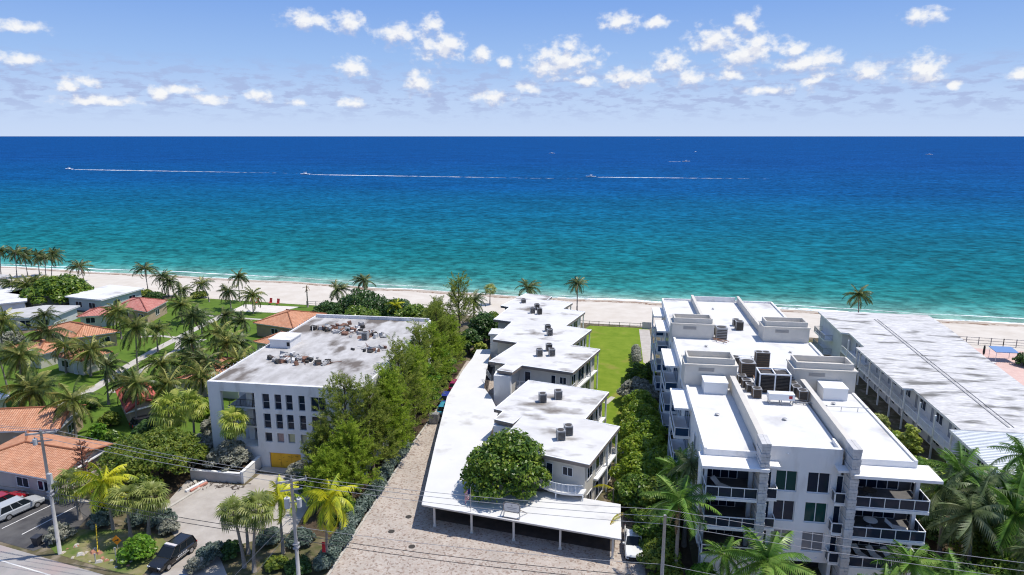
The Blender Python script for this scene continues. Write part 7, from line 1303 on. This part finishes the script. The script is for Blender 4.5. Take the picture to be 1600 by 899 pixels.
def lounger(x, y, rz, label, group):
    e = empty('sun_lounger', (x, y, 0.02), label, 'sun lounger', group, rz); L_ = pm('lounger_sling', (0.62, 0.60, 0.57), rough=0.8)
    MB().box(-0.35, 0.35, -0.95, 0.35, 0.30, 0.36).build('seat', L_, e); b = MB(); b.bar((0, 0.35, 0.36), (0, 1.0, 0.85), 0.7, 0.06); b.build('backrest', L_, e)
    for sx in (-0.32, 0.32):
        for sy in (-0.85, 0.3): MB().box(sx-0.03, sx+0.03, sy-0.03, sy+0.03, 0, 0.3).build('leg', METAL, e)
for i, (x, y, lab) in enumerate([(68.6, 139.8, 'pale lounger by the close umbrella pair'), (70.6, 140.6, 'pale lounger right of the close umbrella pair'), (70.0, 135.6, 'pale lounger nearest the motel roof edge'), (71.6, 134.4, 'pale lounger before the blue canopy')]):
    lounger(x, y, 0.5*i, lab, 'sun loungers on the pool deck')
e = empty('blue_canopy', (75.2, 137.4, 0), 'low blue shade canopy on the pool deck', 'canopy')
for sx in (-1.8, 1.8):
    for sy in (-1.2, 1.2): MB().bar((sx, sy, 0), (sx, sy, 1.9), 0.07, 0.07).build('post', TRIM, e)
m = MB(); m.add([(-2, -1.4, 1.85), (2, -1.4, 1.85), (2, 1.4, 2.2), (-2, 1.4, 2.2), (-2, -1.4, 1.95), (2, -1.4, 1.95), (2, 1.4, 2.3), (-2, 1.4, 2.3)], [(0,3,2,1),(4,5,6,7),(0,1,5,4),(1,2,6,5),(2,3,7,6),(3,0,4,7)]); m.build('fabric', pm('blue_fabric', (0.13, 0.24, 0.45), rough=0.7), e)
e = empty('blue_cabana', (82.4, 138.4, 0), 'deep blue box cabana at the right edge of the pool deck', 'cabana'); BLUE = pm('royal_blue_canvas', (0.01, 0.045, 0.27), rough=0.7)
MB().box(-1.2, 1.2, -1.0, 1.0, 0.05, 2.3).build('canvas', BLUE, e); MB().box(-1.3, 1.3, -1.1, 1.1, 2.3, 2.42).build('roof', pm('royal_blue_top', (0.02, 0.08, 0.38), rough=0.7), e)
for i, (x, y, Rr, H, mt, lab) in enumerate([(77.6, 134.2, 2.0, 2.2, 'dark', 'dark rounded bush beside the blue canopy'), (79.4, 136.2, 1.6, 2.0, 'olive', 'olive bush left of the deep blue cabana'), (79.6, 131.4, 2.3, 1.9, 'bright', 'bright clipped bush on the pink deck'), (80.6, 124.8, 1.4, 1.0, 'bright', 'small low bush at the right picture edge on the pink deck')]):
    tree('deck_bush', x, y, dome_clumps(Rr, H, 0.1, 16, 230+i), 2600, 0.17, LM[mt], lab, 0.4, 'bush', seed=230+i, group='clipped bushes on the pool deck', tr=0.1)
# beach chairs by the lawn patio, people-less
CH = pm('red_beach_canvas', (0.45, 0.05, 0.05), rough=0.8)
for i, (x, y, lab) in enumerate([(-89.0, 158.6, 'left red beach chair behind the lawn patio'), (-85.6, 159.0, 'middle red beach chair behind the lawn patio'), (-83.4, 158.6, 'right red beach chair behind the lawn patio')]):
    e = empty('beach_chair', (x, y, 0.03), lab, 'beach chair', 'red beach chairs'); MB().box(-0.35, 0.35, -0.35, 0.3, 0.38, 0.44).build('seat', CH, e); b = MB(); b.bar((0, 0.3, 0.42), (0, 0.6, 1.5), 0.7, 0.06); b.build('backrest', CH, e)
    for sx in (-0.3, 0.3):
        for sy in (-0.3, 0.25): MB().box(sx-0.03, sx+0.03, sy-0.03, sy+0.03, 0, 0.38).build('leg', METAL, e)

# furniture on the right-hand balconies of the condominium
for i, (x, y, z, rz, lab) in enumerate([(24.4, 61.8, 3.004, 0.5, 'left pale lounger on the lowest right balcony'), (25.7, 61.7, 3.004, 0.5, 'second pale lounger on the lowest right balcony'), (27.0, 61.7, 3.004, 0.5, 'right pale lounger on the lowest right balcony'), (27.2, 61.9, 6.054, 1.2, 'pale lounger at the end of the middle right balcony'), (11.2, 61.9, 9.104, 0.9, 'pale lounger on the top left balcony')]):
    lounger(x, y, rz, lab, 'loungers on the condominium balconies'); 
    for o_ in COL.objects:
        if o_.get('label') == lab: o_.location.z = z
for (x, y, z, lab) in [(25.0, 62.2, 6.056, 'oval white table on the middle right balcony'), (24.6, 62.2, 9.106, 'small dark table on the top right balcony')]:
    e = empty('balcony_table', (x, y, z), lab, 'table'); tm = TRIM if 'white' in lab else DMETAL
    MB().tube([(0, 0, 0.70), (0, 0, 0.75)], 0.62, 14).build('top', tm, e); MB().tube([(0, 0, 0), (0, 0, 0.70)], 0.06, 8).build('leg', METAL, e); MB().tube([(0, 0, 0), (0, 0, 0.03)], 0.3, 10).build('foot', METAL, e)

# ------------------------------------------------------------------ boats and wakes
HULL = pm('boat_white', (0.8, 0.8, 0.8), rough=0.3)
def boat(x, y, heading, L_, label):
    e = empty('motor_boat', (x, y, SEA_Z), label, 'boat', 'motor boats on the sea', heading)
    h = MB(); st = [(-0.5, 0.16, 0.9), (-0.2, 0.18, 0.95), (0.15, 0.17, 1.05), (0.38, 0.1, 1.2), (0.5, 0.005, 1.35)]; vs = []; fs = []
    for t, w, z in st: vs += [(t*L_, -w*L_*0.55, -0.1), (t*L_, -w*L_, z), (t*L_, w*L_, z), (t*L_, w*L_*0.55, -0.1)]
    for i in range(len(st)-1):
        for k in range(4): fs.append((i*4+k, i*4+4+k, i*4+4+(k+1) % 4, i*4+(k+1) % 4))
    fs.append((0, 1, 2, 3)); h.add(vs, fs); h.build('hull', HULL, e)
    c = MB(); c.box(-0.12*L_, 0.12*L_, -0.1*L_, 0.1*L_, 0.9, 2.0); c.build('cabin', HULL, e); MB().box(-0.14*L_, 0.1*L_, -0.11*L_, 0.11*L_, 2.5, 2.62).build('top', HULL, e)
    for sx in (-0.12, 0.08):
        for sy in (-0.09, 0.09): MB().tube([(sx*L_, sy*L_, 1.9), (sx*L_, sy*L_, 2.52)], 0.05, 6).build('strut', METAL, e)
    MB().box(0.121*L_, 0.125*L_, -0.09*L_, 0.09*L_, 1.4, 1.9).build('windscreen', GLASS, e)
FOAM = bpy.data.materials.new('wake_foam'); FOAM.use_nodes = True
def _wake():
    nt = FOAM.node_tree; N = nt.nodes.new; L = nt.links.new; b = nt.nodes['Principled BSDF']; b.inputs['Base Color'].default_value = (0.85, 0.88, 0.9, 1); b.inputs['Roughness'].default_value = 0.9
    uv = N('ShaderNodeUVMap'); sp = N('ShaderNodeSeparateXYZ'); L(uv.outputs[0], sp.inputs[0]); geo = N('ShaderNodeNewGeometry')
    n = N('ShaderNodeTexNoise'); n.inputs['Scale'].default_value = 0.16; n.inputs['Detail'].default_value = 6; L(geo.outputs['Position'], n.inputs['Vector'])
    f = N('ShaderNodeMath'); f.operation = 'SUBTRACT'; L(n.outputs['Fac'], f.inputs[0]); k = N('ShaderNodeMath'); k.operation = 'MULTIPLY'; k.inputs[1].default_value = 0.42; L(sp.outputs[0], k.inputs[0]); L(k.outputs[0], f.inputs[1])
    mr = N('ShaderNodeMapRange'); mr.inputs['From Min'].default_value = 0.16; mr.inputs['From Max'].default_value = 0.55; L(f.outputs[0], mr.inputs['Value']); L(mr.outputs[0], b.inputs['Alpha'])
_wake()
def wake(x, y, x2, y2, w0, w1, label):
    P = Vector((x, y)); Q = Vector((x2, y2)); n = 60; me = bpy.data.meshes.new('wake'); vs = []; fs = []; us = []
    d = (Q-P).normalized(); nn = Vector((-d.y, d.x)); rs = random.Random(int(x))
    for i in range(n+1):
        t = i/n; c = P.lerp(Q, t)-P; w = w0+(w1-w0)*min(1, t*6)+rs.uniform(-0.3, 0.3)
        if i == 0: w = w0*0.4
        vs += [(c.x+nn.x*w, c.y+nn.y*w, 0), (c.x-nn.x*w, c.y-nn.y*w, 0)]; us += [(t, 0), (t, 1)]
    for i in range(n): fs.append((2*i, 2*i+1, 2*i+3, 2*i+2))
    me.from_pydata(vs, [], fs); l = me.uv_layers.new(name='UVMap')
    for i, lp in enumerate(me.loops): l.data[i].uv = us[lp.vertex_index]
    me.materials.append(FOAM); o = link('wake', me, None, (x, y, SEA_Z+0.05)); tag(o, label, 'wake', None, 'stuff')
boat(-712, 822, math.atan2(12, -70), 12, 'white motor boat at the head of the leftmost long wake')
wake(-704, 821, -352, 772, 2.0, 5.0, 'long white wake trailing right from the leftmost boat')
boat(-349, 750, math.atan2(9, -70), 12, 'white motor boat at the head of the middle long wake')
wake(-341, 749.6, -30, 712, 2.0, 4.6, 'long white wake trailing right from the middle boat')
boat(-23, 747, math.atan2(2, -70), 11, 'white motor boat at the head of the right-hand long wake')
wake(-16, 746.8, 160, 742, 1.8, 4.0, 'white wake trailing right from the boat beyond the middle of the shore')
boat(124.5, 1224, math.atan2(2, 70), 13, 'small white boat with a short wake far out'); wake(116, 1224, 88, 1222, 2.0, 4.5, 'short wake behind the small far boat')
boat(-155, 1769, 0.4, 15, 'tiny white boat far out left of the lone beach palm line'); boat(742, 1776, 2.5, 15, 'tiny white boat far out at the right'); boat(224, 1969, 1.2, 12, 'tiniest boat near the horizon right of centre'); boat(560, 9000, 0.3, 60, 'distant ship speck on the horizon line')
